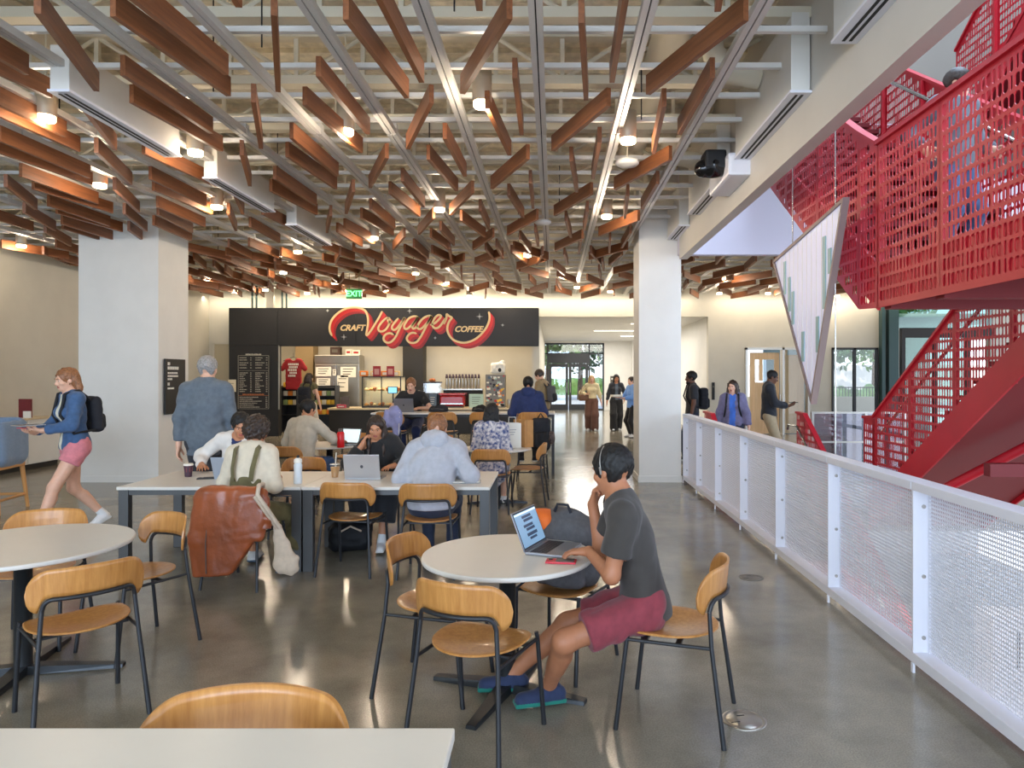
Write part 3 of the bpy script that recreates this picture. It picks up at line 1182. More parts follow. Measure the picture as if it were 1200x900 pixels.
# void: upper walls, upper floor, glazing at the right
w = MB()
w.box((1.96, -7, 5.6), (2.08, 10.86, 10.5)).box((1.96, 10.72, 5.6), (10, 10.86, 10.5))
struct('wall_void_upper', w, mat('upper_wall', (132, 122, 110), 0.7))
w = MB()
w.box((3.0, 9.1, 4.75), (10, 10.72, 5.0)).box((5.7, -1, 4.75), (10, 9.1, 5.0))
struct('floor_upper_level', w, mat('steel_deck', (92, 88, 80), 0.7))
w = MB()
w.box((-2, 26, -5), (16, 26.2, -0.35)).box((-2.2, -7, -5), (-2, 26, -0.35))
struct('wall_lower_level', w, 'white_paint')
w = MB()
w.box((10.03, -4, 5.0), (10.2, 10.86, 10.5))
struct('wall_right_upper', w, 'upper_wall')
w = MB()
w.box((1.96, -7, 10.5), (10.2, 10.86, 10.7))
struct('roof', w, 'steel_deck')
# glazed curtain wall on the right, its mullions and transoms
cw = empty('window_1', (0, 0, 0), 0, None, None, None, 'structure')
for y in np.arange(-3, 11.5, 1.5):
    MB().box((9.9, y - 0.04, -5), (10.02, y + 0.04, 10.5)).build('mullion', 'teal_frame', cw)
for z in (0.0, 2.5, 5.0, 7.5):
    MB().box((9.91, -3, z - 0.05), (10.01, 10.5, z + 0.05)).build('transom', 'teal_frame', cw)
for y in np.arange(-3, 10, 1.5):
    for z0, z1 in ((0.05, 2.45), (2.55, 4.95), (5.05, 7.45)):
        MB().box((9.955, y + 0.04, z0), (9.965, y + 1.46, z1)).build('pane', 'clear_glass', cw)

# entrance at the end of the hall: fixed lights, transom and a pair of doors
Y = 34.06
en = empty('window_2', (0, Y, 0), 0, None, None, None, 'structure')


def bars(parent, rects, name, m, y0=-0.05, y1=0.05):
    for r in rects:
        MB().box((r[0], y0, r[2]), (r[1], y1, r[3])).build(name, m, parent)


bars(en, [(-0.82, -0.76, 0, 3.3), (-0.29, -0.22, 0, 3.3), (1.75, 1.82, 0, 3.3), (2.44, 2.52, 0, 3.3), (-0.82, 2.52, 3.22, 3.30), (-0.82, 2.52, 2.74, 2.80), (-0.22, 1.75, 2.30, 2.74), (1.82, 2.44, 0, 0.06), (-0.76, -0.29, 0, 0.06)], 'frame', 'black_metal')
bars(en, [(-0.76, -0.29, 0.06, 2.74), (1.82, 2.44, 0.06, 2.74), (-0.76, -0.29, 2.8, 3.22), (-0.22, 1.75, 2.8, 3.22), (1.82, 2.44, 2.8, 3.22)], 'pane', 'clear_glass', -0.006, 0.006)
for i, x0 in enumerate((-0.20, 0.78)):
    dr = empty('door_%d' % (i + 1), (x0, Y, 0), 0, None, None, None, 'structure')
    bars(dr, [(0, 0.13, 0, 2.28), (0.82, 0.95, 0, 2.28), (0.13, 0.82, 2.12, 2.28), (0.13, 0.82, 0.0, 0.28)], 'door_frame', 'black_metal')
    bars(dr, [(0.13, 0.82, 0.28, 2.12)], 'pane', 'clear_glass', -0.006, 0.006)
    hx = 0.88 if i == 0 else 0.07
    MB().tube([(hx, -0.09, 0.85), (hx, -0.09, 1.35)], 0.016).tube([(hx, -0.09, 0.9), (hx, -0.03, 0.9)], 0.012).tube([(hx, -0.09, 1.3), (hx, -0.03, 1.3)], 0.012).build('handle', 'chrome', dr)

# glazed room with light wood doors in the back wall
gr_ = empty('door_3', (5.53, YB, 0), 0, None, None, None, 'structure')
bars(gr_, [(0, 0.06, 0, 2.5), (1.06, 1.12, 0, 2.5), (1.79, 1.85, 0, 2.5), (0, 1.85, 2.44, 2.5)], 'frame', mat('alu', (188, 184, 176), 0.35, 0.6), -0.06, 0.16)
bars(gr_, [(0.16, 0.30, 0.02, 2.36), (0.86, 1.00, 0.02, 2.36), (0.30, 0.86, 2.16, 2.36), (0.30, 0.86, 0.02, 0.9), (0.42, 0.52, 1.55, 2.16), (0.30, 0.86, 0.9, 1.5)], 'door_leaf', 'light_wood', 0.04, 0.09)
bars(gr_, [(1.12, 1.30, 0.02, 2.44), (1.30, 1.79, 0.02, 2.3)], 'door_leaf', 'light_wood', 0.25, 0.30)
bars(gr_, [(0.30, 0.86, 0.9, 2.16), (1.12, 1.79, 0.0, 2.44)], 'pane', 'clear_glass', 0.06, 0.07)
MB().tube([(1.0, -0.04, 0.95), (1.0, -0.04, 1.15)], 0.014).build('handle', 'chrome', gr_)
wn = empty('window_3', (8.02, YB, 0), 0, None, None, None, 'structure')
bars(wn, [(0, 0.05, 0, 2.5), (0.62, 0.69, 0, 2.5), (1.26, 1.33, 0, 2.5), (0, 1.33, 2.44, 2.5)], 'frame', 'black_metal')
bars(wn, [(0.05, 0.62, 0.0, 2.44), (0.69, 1.26, 0.0, 2.44)], 'pane', 'clear_glass', -0.005, 0.005)
# dark framed glass door and teal posts beside the stair
gd = empty('door_4', (9.6, YB - 0.1, 0), 0, None, None, None, 'structure')
bars(gd, [(-0.22, -0.12, 0, 3.75), (-0.02, 0.26, 0, 3.75)], 'post', 'teal_frame', -0.1, 0.1)
bars(gd, [(0.36, 3.0, 2.78, 3.06), (0.36, 0.46, 0, 2.78), (1.30, 1.38, 0, 2.78), (2.2, 2.3, 0, 2.78)], 'frame', mat('bronze', (42, 40, 38), 0.4, 0.4), -0.08, 0.08)
bars(gd, [(0.30, 3.0, 3.06, 3.7), (0.46, 1.30, 0, 2.78), (1.38, 2.2, 0, 2.78)], 'pane', 'teal_glass', -0.006, 0.006)
# a closed door in the far left corner, and a bright baseboard line under the columns is built with them
d5 = empty('door_5', (-9.78, YB - 0.02, 0), 0, None, None, None, 'structure')
bars(d5, [(0, 0.05, 0, 2.66), (0.68, 0.72, 0, 2.66), (0, 0.72, 2.6, 2.66)], 'frame', 'wall_paint', -0.03, 0.0)
bars(d5, [(0.05, 0.68, 0, 2.6)], 'door_leaf', mat('door_paint', (178, 166, 138), 0.5), -0.012, 0.0)

# ---------------------------------------------------------------- outdoors beyond the glass
g = MB()
g.box((-14, 34.25, -0.12), (40, 110, -0.02))
struct('ground_outside', g, mat('pale_paving', (206, 200, 190), 0.8, var=0.06, vscale=0.7))


def tree(x, y, h, r, label, tint):
    t = empty('tree', (x, y, -0.02), 0, label, 'tree', None)
    MB().tube([(0, 0, 0), (0.08, 0.05, h * 0.35), (0.0, 0.1, h * 0.72)], [0.20, 0.15, 0.08], 8).build('trunk', mat('bark', (104, 84, 66), 0.9, var=0.2, bump=0.4), t)
    r_ = np.random.default_rng(int(abs(x) * 100 + y))
    n = 1500
    mb = MB()
    c = r_.normal(size=(n, 3))
    c /= np.linalg.norm(c, axis=1)[:, None]
    c *= (r_.uniform(0.25, 1, (n, 1)) ** 0.5)
    for p in c:
        p = p * [r, r, h * 0.40] + [0, 0, h * 0.62]
        a, b = nz(r_.normal(size=3)), nz(r_.normal(size=3))
        b = nz(b - a * (a @ b))
        k = r_.uniform(0.16, 0.30)
        mb.add([p - a * k, p + b * k * 0.5, p + a * k, p - b * k * 0.5], [(0, 1, 2, 3)], 0)
    mb.build('foliage', tint, t, kind='stuff')


mat('leaf_a', (92, 128, 62), 0.6, var=0.35, vscale=1.5)
mat('leaf_b', (126, 156, 88), 0.6, var=0.35, vscale=1.5)
mat('leaf_c', (70, 100, 66), 0.6, var=0.35, vscale=1.5)
for i, (x, y, h, r, lb, tn) in enumerate(((-2.6, 46, 7.5, 2.4, 'leafy green tree outside the left fixed light of the entrance', 'leaf_b'), (-0.4, 47, 8, 2.6, 'dark green tree behind the left entrance door', 'leaf_a'), (1.9, 49, 8, 2.4, 'olive green tree behind the right entrance door', 'leaf_c'),
                                           (5.6, 55, 9, 3.2, 'tall pale tree far behind the entrance transom', 'leaf_b'), (-6.5, 58, 10, 4, 'broad tree far off beyond the entrance path', 'leaf_a'), (14.0, 35.5, 8, 2.6, 'dark tree outside the tall window by the stair', 'leaf_c'), (18.6, 40, 9, 3.2, 'tree behind the fence outside the window', 'leaf_a'),
                                           (25, 53, 10, 4, 'tree far to the side beyond the fence', 'leaf_b'))):
    tree(x, y, h, r, lb, tn)
hg = Sdf((-7, 60, -0.2), (11, 63, 1.9), 0.16)
hg.rbox((1.5, 61.6, 0.5), (8, 0.7, 0.9), 0.3).ripple(0.12, 0.7, 3)
link(hg.mesh('hedge', 'leaf_a'), 'hedge', None, label='low clipped green hedge across the path outside the entrance', cat='hedge')
fc = empty('fence', (11.2, 27.6, 0), 0, 'dark metal picket fence outside the window beside the stair', 'fence')
for i in range(34):
    MB().box((i * 0.12 - 0.01, -0.01, 0), (i * 0.12 + 0.01, 0.01, 1.25)).build('picket', 'black_metal', fc)
for z in (0.15, 1.2):
    MB().box((-0.05, -0.02, z), (4.05, 0.02, z + 0.04)).build('rail', 'black_metal', fc)
w = MB()
w.box((9, 46, -0.02), (40, 46.4, 2.4))
struct('wall_outside', w, mat('outdoor_wall', (226, 220, 208), 0.8, var=0.05))
sb = Sdf((11, 28, -0.1), (14.6, 30, 1.6), 0.09)
for i in range(8):
    sb.ell((11.4 + i * 0.4, 29 + (i % 3) * 0.15, 0.5 + 0.13 * (i % 2)), (0.36, 0.34, 0.55 + 0.1 * (i % 3)), None, 0.05)
sb.ripple(0.06, 0.3, 9)
link(sb.mesh('shrub', 'leaf_b'), 'shrub', None, label='bushy green shrub growing behind the metal picket fence', cat='shrub')


# ---------------------------------------------------------------- the ceiling: deck, joists, channels, rails, timber baffles
ce = MB()
ce.box((-10.2, -7, 5.0), (1.96, 34.2, 5.2)).box((1.96, 10.86, 5.0), (14.2, 26.2, 5.2))
for i in range(40):                                   # ribs of the steel deck
    y = 1.2 + i * 0.48
    ce.box((-9.9, y, 4.95), (1.96, y + 0.20, 5.001))
ceil = struct('ceiling', ce, 'deck_paint')


def joist(x0, x1):
    mb = MB()
    mb.box((x0, -0.06, 4.86), (x1, 0.06, 4.96)).box((x0, -0.06, 4.42), (x1, 0.06, 4.50))
    n = int((x1 - x0) / 0.62)
    for i in range(n):
        a = x0 + (x1 - x0) * i / n
        b = x0 + (x1 - x0) * (i + 1) / n
        z = (4.48, 4.88) if i % 2 == 0 else (4.88, 4.48)
        mb.tube([(a, 0, z[0]), (b, 0, z[1])], 0.022, 5, smooth=False)
        mb.box((a - 0.02, -0.02, 4.48), (a + 0.02, 0.02, 4.88))
    return mb.mesh('joist', 'joist_paint')


jm, jm2 = joist(-9.9, 1.96), joist(1.96, 14.0)
for i in range(15):
    y = 2.9 + i * 1.2
    link(jm, 'joist', ceil, (0, y, 0))
for i in range(7):
    link(jm2, 'joist', ceil, (0, 11.6 + i * 1.2, 0))
cm = MB().box((-9.9, -0.02, 4.13), (1.94, 0.02, 4.17)).mesh('channel', 'rail_metal')
cm2 = MB().box((1.96, -0.02, 4.13), (14, 0.02, 4.17)).mesh('channel', 'rail_metal')
for i in range(30):
    link(cm, 'cross_channel', ceil, (0, 2.6 + i * 0.575, 0))
for i in range(15):
    link(cm2, 'cross_channel', ceil, (0, 11.2 + i * 0.575, 0))
for i in range(9):                                    # close-set conduits
    MB().tube([(-9.9, 0, 0), (1.9, 0, 0)], 0.018, 6).build('conduit', 'joist_paint', ceil).location = (0, 5.15 + i * 1.62 + (i % 2) * 0.09, 4.28)
hr_ = 2.33
rl = MB()
for k in range(7):
    y0, y1 = 1.5 + k * 2.6, 1.5 + (k + 1) * 2.6 - 0.02
    for e in (-1, 1):
        rl.box((e * 0.026 - 0.021, y0, 0), (e * 0.026 + 0.021, y1, 0.055))
    rl.box((-0.006, y0, 0.02), (0.006, y1, 0.05), 1)
    rl.box((-0.055, y1 - 0.03, 0.05), (0.055, y1 + 0.05, 0.10))
rm = rl.mesh('ceiling_rail', ['rail_metal', 'slot_black'])
XR = [(-0.048 + 0.311 * k) * hr_ for k in range(-13, 3)]
for x in XR:
    if x < 1.9:
        link(rm, 'ceiling_rail', ceil, (x if x < 1.2 else 1.33, 0, H + hr_))
for k in range(1, 16):
    x = 1.33 + 0.725 * k
    rr = link(rm, 'ceiling_rail', ceil, (x, 10.2, H + hr_))
    rr.scale = (1, 0.5, 1)
for i in range(26):                                   # threaded hangers
    x, y = XR[2 + (i * 5) % 13], 3.2 + (i * 0.63) % 14
    MB().tube([(0, 0, 0), (0, 0, 0.9)], 0.006, 5).build('hanger_rod', 'slot_black', ceil).location = (x + 0.2, y, 4.05)

HB = 2.16                       # undersides of the baffles above the eye
SEG = """132,19,268,113;118,-30,265,88;44,16,113,107;128,78,257,163;153,120,260,178;-12,63,31,88;0,88,59,115;0,124,76,161;-10,133,92,178;0,166,104,209;3,181,107,217;13,203,122,242;39,222,131,250;46,238,136,268;66,250,143,272;69,262,138,283;86,272,122,283;92,120,136,178;114,180,152,216;133,221,163,250;146,251,171,271;156,274,170,284;0,214,42,246;27,249,65,271;52,272,83,289;0,259,38,271;167,180,255,220;163,204,250,246;177,222,250,252;173,238,248,270;185,252,245,284;180,264,245,292;250,-40,280,9;321,15,326,110;297,119,306,175;364,79,437,164;356,122,424,180;403,20,478,117;445,2,491,91;283,181,293,219;334,156,400,211;334,182,395,223;316,206,374,244;317,224,371,252;453,186,434,220;415,222,405,253;430,242,465,271;424,256,460,276;388,252,383,274;267,249,277,272;274,227,284,250;305,250,353,274;293,266,341,292;288,287,329,304;405,268,437,285;400,275,420,287;414,294,448,307;381,292,413,304;548,-80,562,13;599,19,541,112;602,81,612,165;507,118,477,177;518,157,547,211;571,128,597,182;681,23,687,120;733,0,718,92;878,21,757,113;840,82,793,164;715,123,647,178;778,126,766,180;704,160,694,215;853,-60,841,14;468,208,499,246;457,227,491,254;502,187,535,224;618,187,577,221;554,226,528,252;508,256,491,275;621,210,625,248;596,229,613,256;561,243,574,272;544,261,565,276;516,270,532,288;628,258,597,275;505,278,527,294;578,278,555,293;474,278,461,293;475,296,498,308;483,288,503,305;507,297,533,309;448,294,470,320;609,280,622,297;567,290,582,308;581,288,590,305;627,270,631,291;600,297,617,309;636,298,623,322;563,311,582,319;479,311,505,319;669,187,676,227;695,227,649,254;787,187,720,223;736,229,732,257;689,245,684,273;663,259,669,279;749,258,702,277;773,212,751,248;740,272,728,292;715,280,714,298;684,279,650,295;681,283,677,307;661,298,665,311;693,298,703,309;649,313,662,323;729,299,700,323"""
bl, bh, bt = 1.20, 0.148, 0.038
bmh = MB().box((-bl / 2, -bt / 2, 0), (bl / 2, bt / 2, bh)).mesh('wood_baffle', 'baffle_wood')
spots = []
for sg in SEG.split(';'):
    x0, y0, x1, y1 = map(float, sg.split(','))
    d0, d1 = F * HB / (VY - y0), F * HB / (VY - y1)
    a = Vector(((x0 - VX) / F * d0, d0))
    b = Vector(((x1 - VX) / F * d1, d1))
    t = (b - a).normalized()
    off = (x0 < 5 and y0 > 60) or y0 < 0
    c = (a + b) / 2 if not off else b - t * bl / 2
    if abs((b - a).length - bl) > 0.5:
        c = a + t * bl / 2 if not off else c
    spots.append((c.x, c.y, math.atan2(t.y, t.x)))
near = list(spots)
rb = random.Random(5)
for iy in range(30):
    for ix in range(-14, 18):
        y = 8.6 + iy * 0.62 if ix < -4 else 9.0 + iy * 0.66
        x = -0.11 + 0.725 * (ix + 0.5) + (rb.uniform(-0.12, 0.12))
        if (ix + iy) % 2 and ix >= -5:
            continue
        if y > 19.0 or x < -9.3 or (x > 1.25 and y < 11.7) or x > 13.3:
            continue
        yy = F * HB / y
        px, py = VX + x * F / y, VY - yy
        if ix >= -9 and py < 296 and 0 < px < 800:
            continue
        if px < 170 and py < 292:
            continue
        if any((x - c[0]) ** 2 + (y - c[1]) ** 2 < 0.36 ** 2 for c in near):
            continue
        an = PI / 2 + rb.choice((0.38, -0.38, 0.12, -0.5, 0.52, -0.1)) if ix > -9 else PI / 2 + rb.choice((0.0, 0.05, -0.28, 0.3))
        spots.append((x, y + rb.uniform(-0.1, 0.1), an))
spots.sort(key=lambda c: c[1])
for (x, y, an) in spots[:298]:
    link(bmh, 'wood_baffle', ceil, (x, y, H + HB), (0, 0, an))
rest = MB()
for (x, y, an) in spots[298:]:
    rest.box((-bl / 2, -bt / 2, 0), (bl / 2, bt / 2, bh), 0, Matrix.Translation((x, y, H + HB)) @ Matrix.Rotation(an, 4, 'Z'))
if rest.v:
    rest.build('distant_baffles', 'baffle_wood', ceil, kind='stuff')
print('baffles', len(spots))
# round ducts
for (x, z, r, y0, y1) in ((1.05, 4.72, 0.17, 1.5, 9.5), (-4.6, 4.74, 0.15, 2, 18)):
    MB().tube([(x, y0, z), (x, y1, z)], r, 18).build('duct', 'joist_paint', ceil)


# ---------------------------------------------------------------- slot diffuser boxes
def diffuser(x0, y0, L_, label):
    t = empty('air_diffuser', (x0, y0, H + 2.14), 0, label, 'air diffuser')
    hgt = 0.62 if x0 > 0 else 0.36
    MB().box((0, 0, 0.012), (0.145, L_, hgt), bev=0.006).build('plenum_box', 'white_paint', t)
    MB().box((-0.012, -0.012, 0), (0.155, L_ + 0.012, 0.02)).build('face_plate', 'white_metal', t)
    for xx in (0.042, 0.086):
        MB().box((xx, 0.03, -0.004), (xx + 0.020, L_ - 0.03, 0.003)).build('slot', 'slot_black', t)
    MB().tube([(0.0, L_ * 0.5, hgt - 0.16), (-0.25, L_ * 0.5, hgt - 0.12), (-0.4, L_ * 0.5, hgt + 0.05), (-0.42, L_ * 0.5, hgt + 0.22)], 0.10, 14).build('duct_collar', 'joist_paint', t)


for i, (y, lb) in enumerate(((2.85, 'white slot air diffuser box on the beam, partly cut by the top of the picture'), (5.24, 'white slot air diffuser box with a beige end, above the black projector'), (7.60, 'white slot air diffuser box on the beam just past the projector'), (9.9, 'smallest white slot air diffuser box, against the square column by the railing'))):
    diffuser(1.805, y, 1.60 if i < 3 else 0.98, lb)
for i, (y, lb) in enumerate(((2.95, 'white slot air diffuser box at the upper corner, mostly out of the picture'), (5.22, 'long white slot air diffuser box among the reddish baffles, nearest complete one'), (7.52, 'white slot air diffuser box second in line among the baffles'), (9.85, 'white slot air diffuser box third in line, far down among the baffles'))):
    diffuser(-3.80, y, 1.55, lb)

# pendant lights: bottoms given in the picture, the last five added freely
PEN = [(54, 142), (117, 220), (25, 290), (254, 245), (405, 158), (565, 126), (736, 168), (515, 248), (711, 256), (349, 297), (438, 281), (332, 321), (243, 327), (618, 301), (487, 322), (523, 333), (452, 341), (591, 343), (658, 325), (676, 338), (686, 354), (715, 343), (311, 341), (392, 333), (408, 342), (850, 328), (843, 345), (981, 348), (229, 182), (550, 348), (635, 352), (360, 345), (275, 342), (900, 345)]
PL = {0: 'cylinder pendant light near the upper left corner, between orange-lit baffles', 1: 'pendant light left of the long diffuser box, over the white column', 2: 'pendant light low at the left edge, close to the beige wall', 3: 'pendant light just below the end of the longest diffuser box', 4: 'pendant light beside an orange-lit baffle, over the middle of the ceiling', 5: 'largest pendant light in the centre, hanging below a tilted baffle', 6: 'pendant light next to the double rail, nearest to the projector',
      7: 'pendant light hanging mid-ceiling at the end of a rail', 8: 'pendant light directly below the one by the double rail', 9: 'pendant light just under the third diffuser box', 10: 'pendant light right of the third diffuser box in line', 25: 'pendant light over the right side of the square railing column', 27: 'pendant light seen between the hanging wedge and the red stair', 11: 'small pendant light above the beige post on the coffee fascia', 12: 'small pendant light just right of the broad column top', 13: 'small pendant light above the right end of the coffee sign, highest of those there', 14: 'small pendant light high above the letters y and a of the sign', 15: 'small pendant light above the letter e of the coffee sign',
      16: 'small pendant light low above the capital V of the coffee sign', 17: 'small pendant light low above the end swoosh of the coffee sign', 18: 'small pendant light beside the centre rail above the hall opening', 19: 'second small pendant light right of the centre rail, above the hall', 20: 'lowest small pendant light above the entrance hall', 21: 'small pendant light above the hall, close to the square column',
      22: 'small pendant light between the menu wall and the beams above it', 23: 'small pendant light up and left of the EXIT sign', 24: 'small pendant light touching the left side of the EXIT sign', 26: 'lower pendant light past the square column, left of the hanging wedge', 29: 'added tiny pendant light low above the word COFFEE', 30: 'added tiny pendant light above the right corner of the fascia', 31: 'added tiny pendant light above the fascia left of the EXIT sign', 32: 'added tiny pendant light above the left corner of the fascia', 33: 'added small pendant light just left of the hanging wedge top',
      28: 'small pendant light tucked at the far end of the longest diffuser box'}
pb = MB().lathe([(0.075, 0.045), (0.080, 0.05), (0.080, 0.30), (0.02, 0.305)], 18).mesh('lamp_body', 'lamp_body')
pg = MB().lathe([(0.02, -0.002), (0.066, 0.0), (0.072, 0.008), (0.072, 0.044)], 18).mesh('diffuser', 'lamp_glow')
pr = MB().tube([(0, 0, 0.30), (0, 0, 1.0)], 0.008, 6).mesh('stem', 'joist_paint')
sp = D.lights.new('pendant_lamp', 'POINT')
sp.energy, sp.color, sp.shadow_soft_size = 18, (1.0, 0.83, 0.63), 0.06
for i, (px, py) in enumerate(PEN):
    d = F * 2.20 / (VY - py)
    p = W(px, py, d)
    t = empty('pendant_light', p, 0, PL.get(i, 'small distant cylinder pendant light glowing warm among the far baffles'), 'light', None if i in PL else 'distant pendant lights')
    link(pb, 'lamp_body', t)
    link(pg, 'diffuser', t)
    link(pr, 'stem', t)
    so = D.objects.new('pendant_lamp', sp)
    so.location = (0, 0, -0.07)
    so.parent = t
    COL.objects.link(so)

# projector, smoke detectors, exit sign
pj = empty('projector', W(858, 198, 7.1), 0, 'white projector with a big black lens under the beam diffuser', 'projector')
MB().box((-0.10, -0.24, -0.13), (0.36, 0.62, 0.10), bev=0.03).build('body', 'white_metal', pj)
MB().box((-0.30, -0.12, -0.02), (-0.08, 0.14, 0.17), bev=0.03).build('lens_hood', 'slot_black', pj)
S_ = Sdf((-0.5, -0.3, -0.2), (0.1, 0.3, 0.3), 0.012)
S_.cone((-0.05, 0.0, 0.03), (-0.20, 0.0, 0.03), 0.10, 0.115, 0.03).cone((-0.2, 0.0, 0.03), (-0.30, 0.0, 0.0), 0.115, 0.09, 0.04)
link(S_.mesh('lens', mat('lens_black', (14, 14, 16), 0.12)), 'lens', pj)
MB().tube([(0.15, 0.02, 0.1), (0.15, 0.02, 0.5)], 0.03, 10).box((0.28, -0.245, -0.06), (0.37, -0.238, 0.04)).build('mount', 'white_metal', pj)
for (px, py, lb) in ((636, 261, 'flat white access point disc under the centre rail'), (425, 289, 'white domed smoke detector near the third diffuser box'), (735, 192, 'white round speaker hanging behind the pendant by the double rail')):
    d = F * 2.22 / (VY - py)
    t = empty('smoke_detector', W(px, py, d), 0, lb, 'detector')
    MB().lathe([(0.02, -0.03), (0.10, -0.02), (0.125, 0.0), (0.12, 0.03), (0.03, 0.04)], 20).build('dome', 'white_paint', t)
    MB().tube([(0, 0, 0.035), (0, 0, 0.75)], 0.007, 6).build('stem', 'joist_paint', t)
ex = empty('exit_sign', W(415, 344, 16.8), 0, 'green EXIT sign hanging among the baffles above the coffee sign', 'sign')
MB().box((-0.19, -0.015, -0.13), (0.19, 0.015, 0.11)).build('panel', mat('exit_plate', (40, 120, 60), 0.3), ex)
MB().tube([(-0.12, 0, 0.1), (-0.12, 0, 0.5)], 0.006, 5).tube([(0.12, 0, 0.1), (0.12, 0, 0.5)], 0.006, 5).build('hanger', 'slot_black', ex)


def text_mesh(body, size, ext=0.004, shear=0.0, bold=0.0, align='CENTER', spacing=1.0):
    cu = D.curves.new('txt', 'FONT')
    cu.body, cu.size, cu.extrude, cu.shear, cu.offset = body, size, ext, shear, bold
    cu.align_x, cu.align_y = align, 'CENTER'
    cu.space_character = spacing
    cu.resolution_u = 3
    o = D.objects.new('txt', cu)
    COL.objects.link(o)
    bpy.context.view_layer.update()
    m = D.meshes.new_from_object(o.evaluated_get(bpy.context.evaluated_depsgraph_get()))
    D.objects.remove(o)
    D.curves.remove(cu)
    m.transform(Matrix.Rotation(PI / 2, 4, 'X'))       # upright, read from -Y
    return m


def put_text(body, size, m, name, parent, loc, rot=None, **kw):
    me = text_mesh(body, size, **kw)
    me.materials.clear()
    me.materials.append(MATS[m])
    return link(me, name, parent, loc, rot)


mat('exit_green', (120, 255, 150), 0.4, emit=(90, 255, 130), estr=2.0)
put_text('EXIT', 0.19, 'exit_green', 'lettering', ex, (0, -0.02, -0.01), bold=0.004)


# ---------------------------------------------------------------- coffee kiosk
KY = 19.3
ZT, ZB = 3.59, 2.545


def kx(px, d=KY):
    return (px - VX) / F * d


def kz(py, d=KY):
    return H - (py - VY) / F * d


si = empty('shop_sign', (0, KY, 0), 0, 'long black fascia sign with red and cream lettering above the coffee counter', 'sign')
xs = [kx(268), kx(325), kx(417), kx(530), kx(631.5)]
for a, b in zip(xs[:-1], xs[1:]):
    MB().box((a + 0.004, 0, ZB), (b - 0.004, 0.22, ZT), bev=0.004).build('panel', 'black_panel', si)
MB().box((xs[0], 0.03, ZB + 0.01), (xs[-1], 0.2, ZT - 0.01)).box((xs[0] + 1.4, 0.0, ZB - 0.03), (xs[-1], 0.05, ZB)).build('frame', 'slot_black', si)
mat('cream', (226, 196, 140), 0.5)
mat('sign_red', (208, 44, 40), 0.5)
mat('sign_red_dark', (160, 30, 36), 0.5)
ST = {'V': [(115, 500), (88, 440), (84, 370), (110, 290), (165, 222), (245, 162), (340, 128), (430, 122), (510, 138), (562, 172), (586, 225), (596, 290), (592, 360), (580, 430), (572, 482), (590, 486), (640, 420), (690, 340), (740, 260), (768, 205), (785, 170)],
      'o': [(872, 262), (835, 268), (785, 312), (745, 365), (732, 405), (748, 436), (790, 440), (838, 408), (872, 352), (888, 300), (872, 262), (862, 290), (880, 318), (915, 308)],
      'y': [(1000, 262), (960, 310), (922, 362), (916, 404), (945, 420), (985, 395), (1040, 320), (1085, 258), (1040, 350), (1000, 440), (960, 520), (910, 575), (860, 592), (815, 570), (803, 528), (832, 482), (888, 464), (935, 486)],
      'a': [(1263, 245), (1205, 240), (1143, 265), (1100, 320), (1078, 365), (1085, 402), (1120, 405), (1175, 360), (1225, 300), (1263, 245), (1223, 310), (1188, 370), (1195, 402), (1223, 396), (1263, 358)],
      'g': [(1443, 235), (1393, 235), (1333, 265), (1283, 320), (1256, 375), (1268, 406), (1303, 405), (1353, 360), (1403, 300), (1443, 235), (1393, 330), (1343, 430), (1293, 520), (1243, 580), (1183, 595), (1133, 575), (1113, 530), (1143, 480), (1193, 458), (1243, 470)],
      'e': [(1423, 352), (1480, 335), (1545, 275), (1568, 234), (1533, 222), (1488, 260), (1458, 320), (1458, 370), (1493, 398), (1543, 382), (1593, 320), (1633, 258)],
      'r': [(1608, 345), (1640, 262), (1645, 212), (1676, 236), (1712, 258), (1683, 300), (1658, 360), (1653, 420), (1673, 480), (1718, 540), (1783, 575), (1863, 592), (1943, 580), (2023, 545), (2093, 490), (2153, 420), (2193, 350), (2215, 280), (2215, 220), (2205, 175)]}


def smooth_line(p, n=6):
    p = [np.array(q, float) for q in p]
    out = []
    for i in range(len(p) - 1):
        a, b, c, d = p[max(i - 1, 0)], p[i], p[i + 1], p[min(i + 2, len(p) - 1)]
        for k in range(n):
            t = k / n
            out.append(0.5 * (2 * b + (c - a) * t + (2 * a - 5 * b + 4 * c - d) * t * t + (3 * b - a - 3 * c + d) * t ** 3))
    out.append(p[-1])
    return out


def ribbon(mb, pts, hw, y0, y1, mi=0, taper=True):
    n = len(pts)
    vs, fs = [], []
    for i, p in enumerate(pts):
        t = nz(pts[min(i + 1, n - 1)] - pts[max(i - 1, 0)])
        nn = np.array([-t[1], t[0]])
        k = hw * (0.55 + 0.45 * min(1, i / 3, (n - 1 - i) / 3)) if taper else hw
        for e, y in ((-1, y0), (1, y0), (1, y1), (-1, y1)):
            q = p + nn * e * k
            vs.append((q[0], y, q[1]))
    for i in range(n - 1):
        for k in range(4):
            k2 = (k + 1) % 4
            fs.append((i * 4 + k, (i + 1) * 4 + k, (i + 1) * 4 + k2, i * 4 + k2))
    fs += [(0, 1, 2, 3), tuple((n - 1) * 4 + k for k in (3, 2, 1, 0))]
    mb.add(vs, fs, mi)


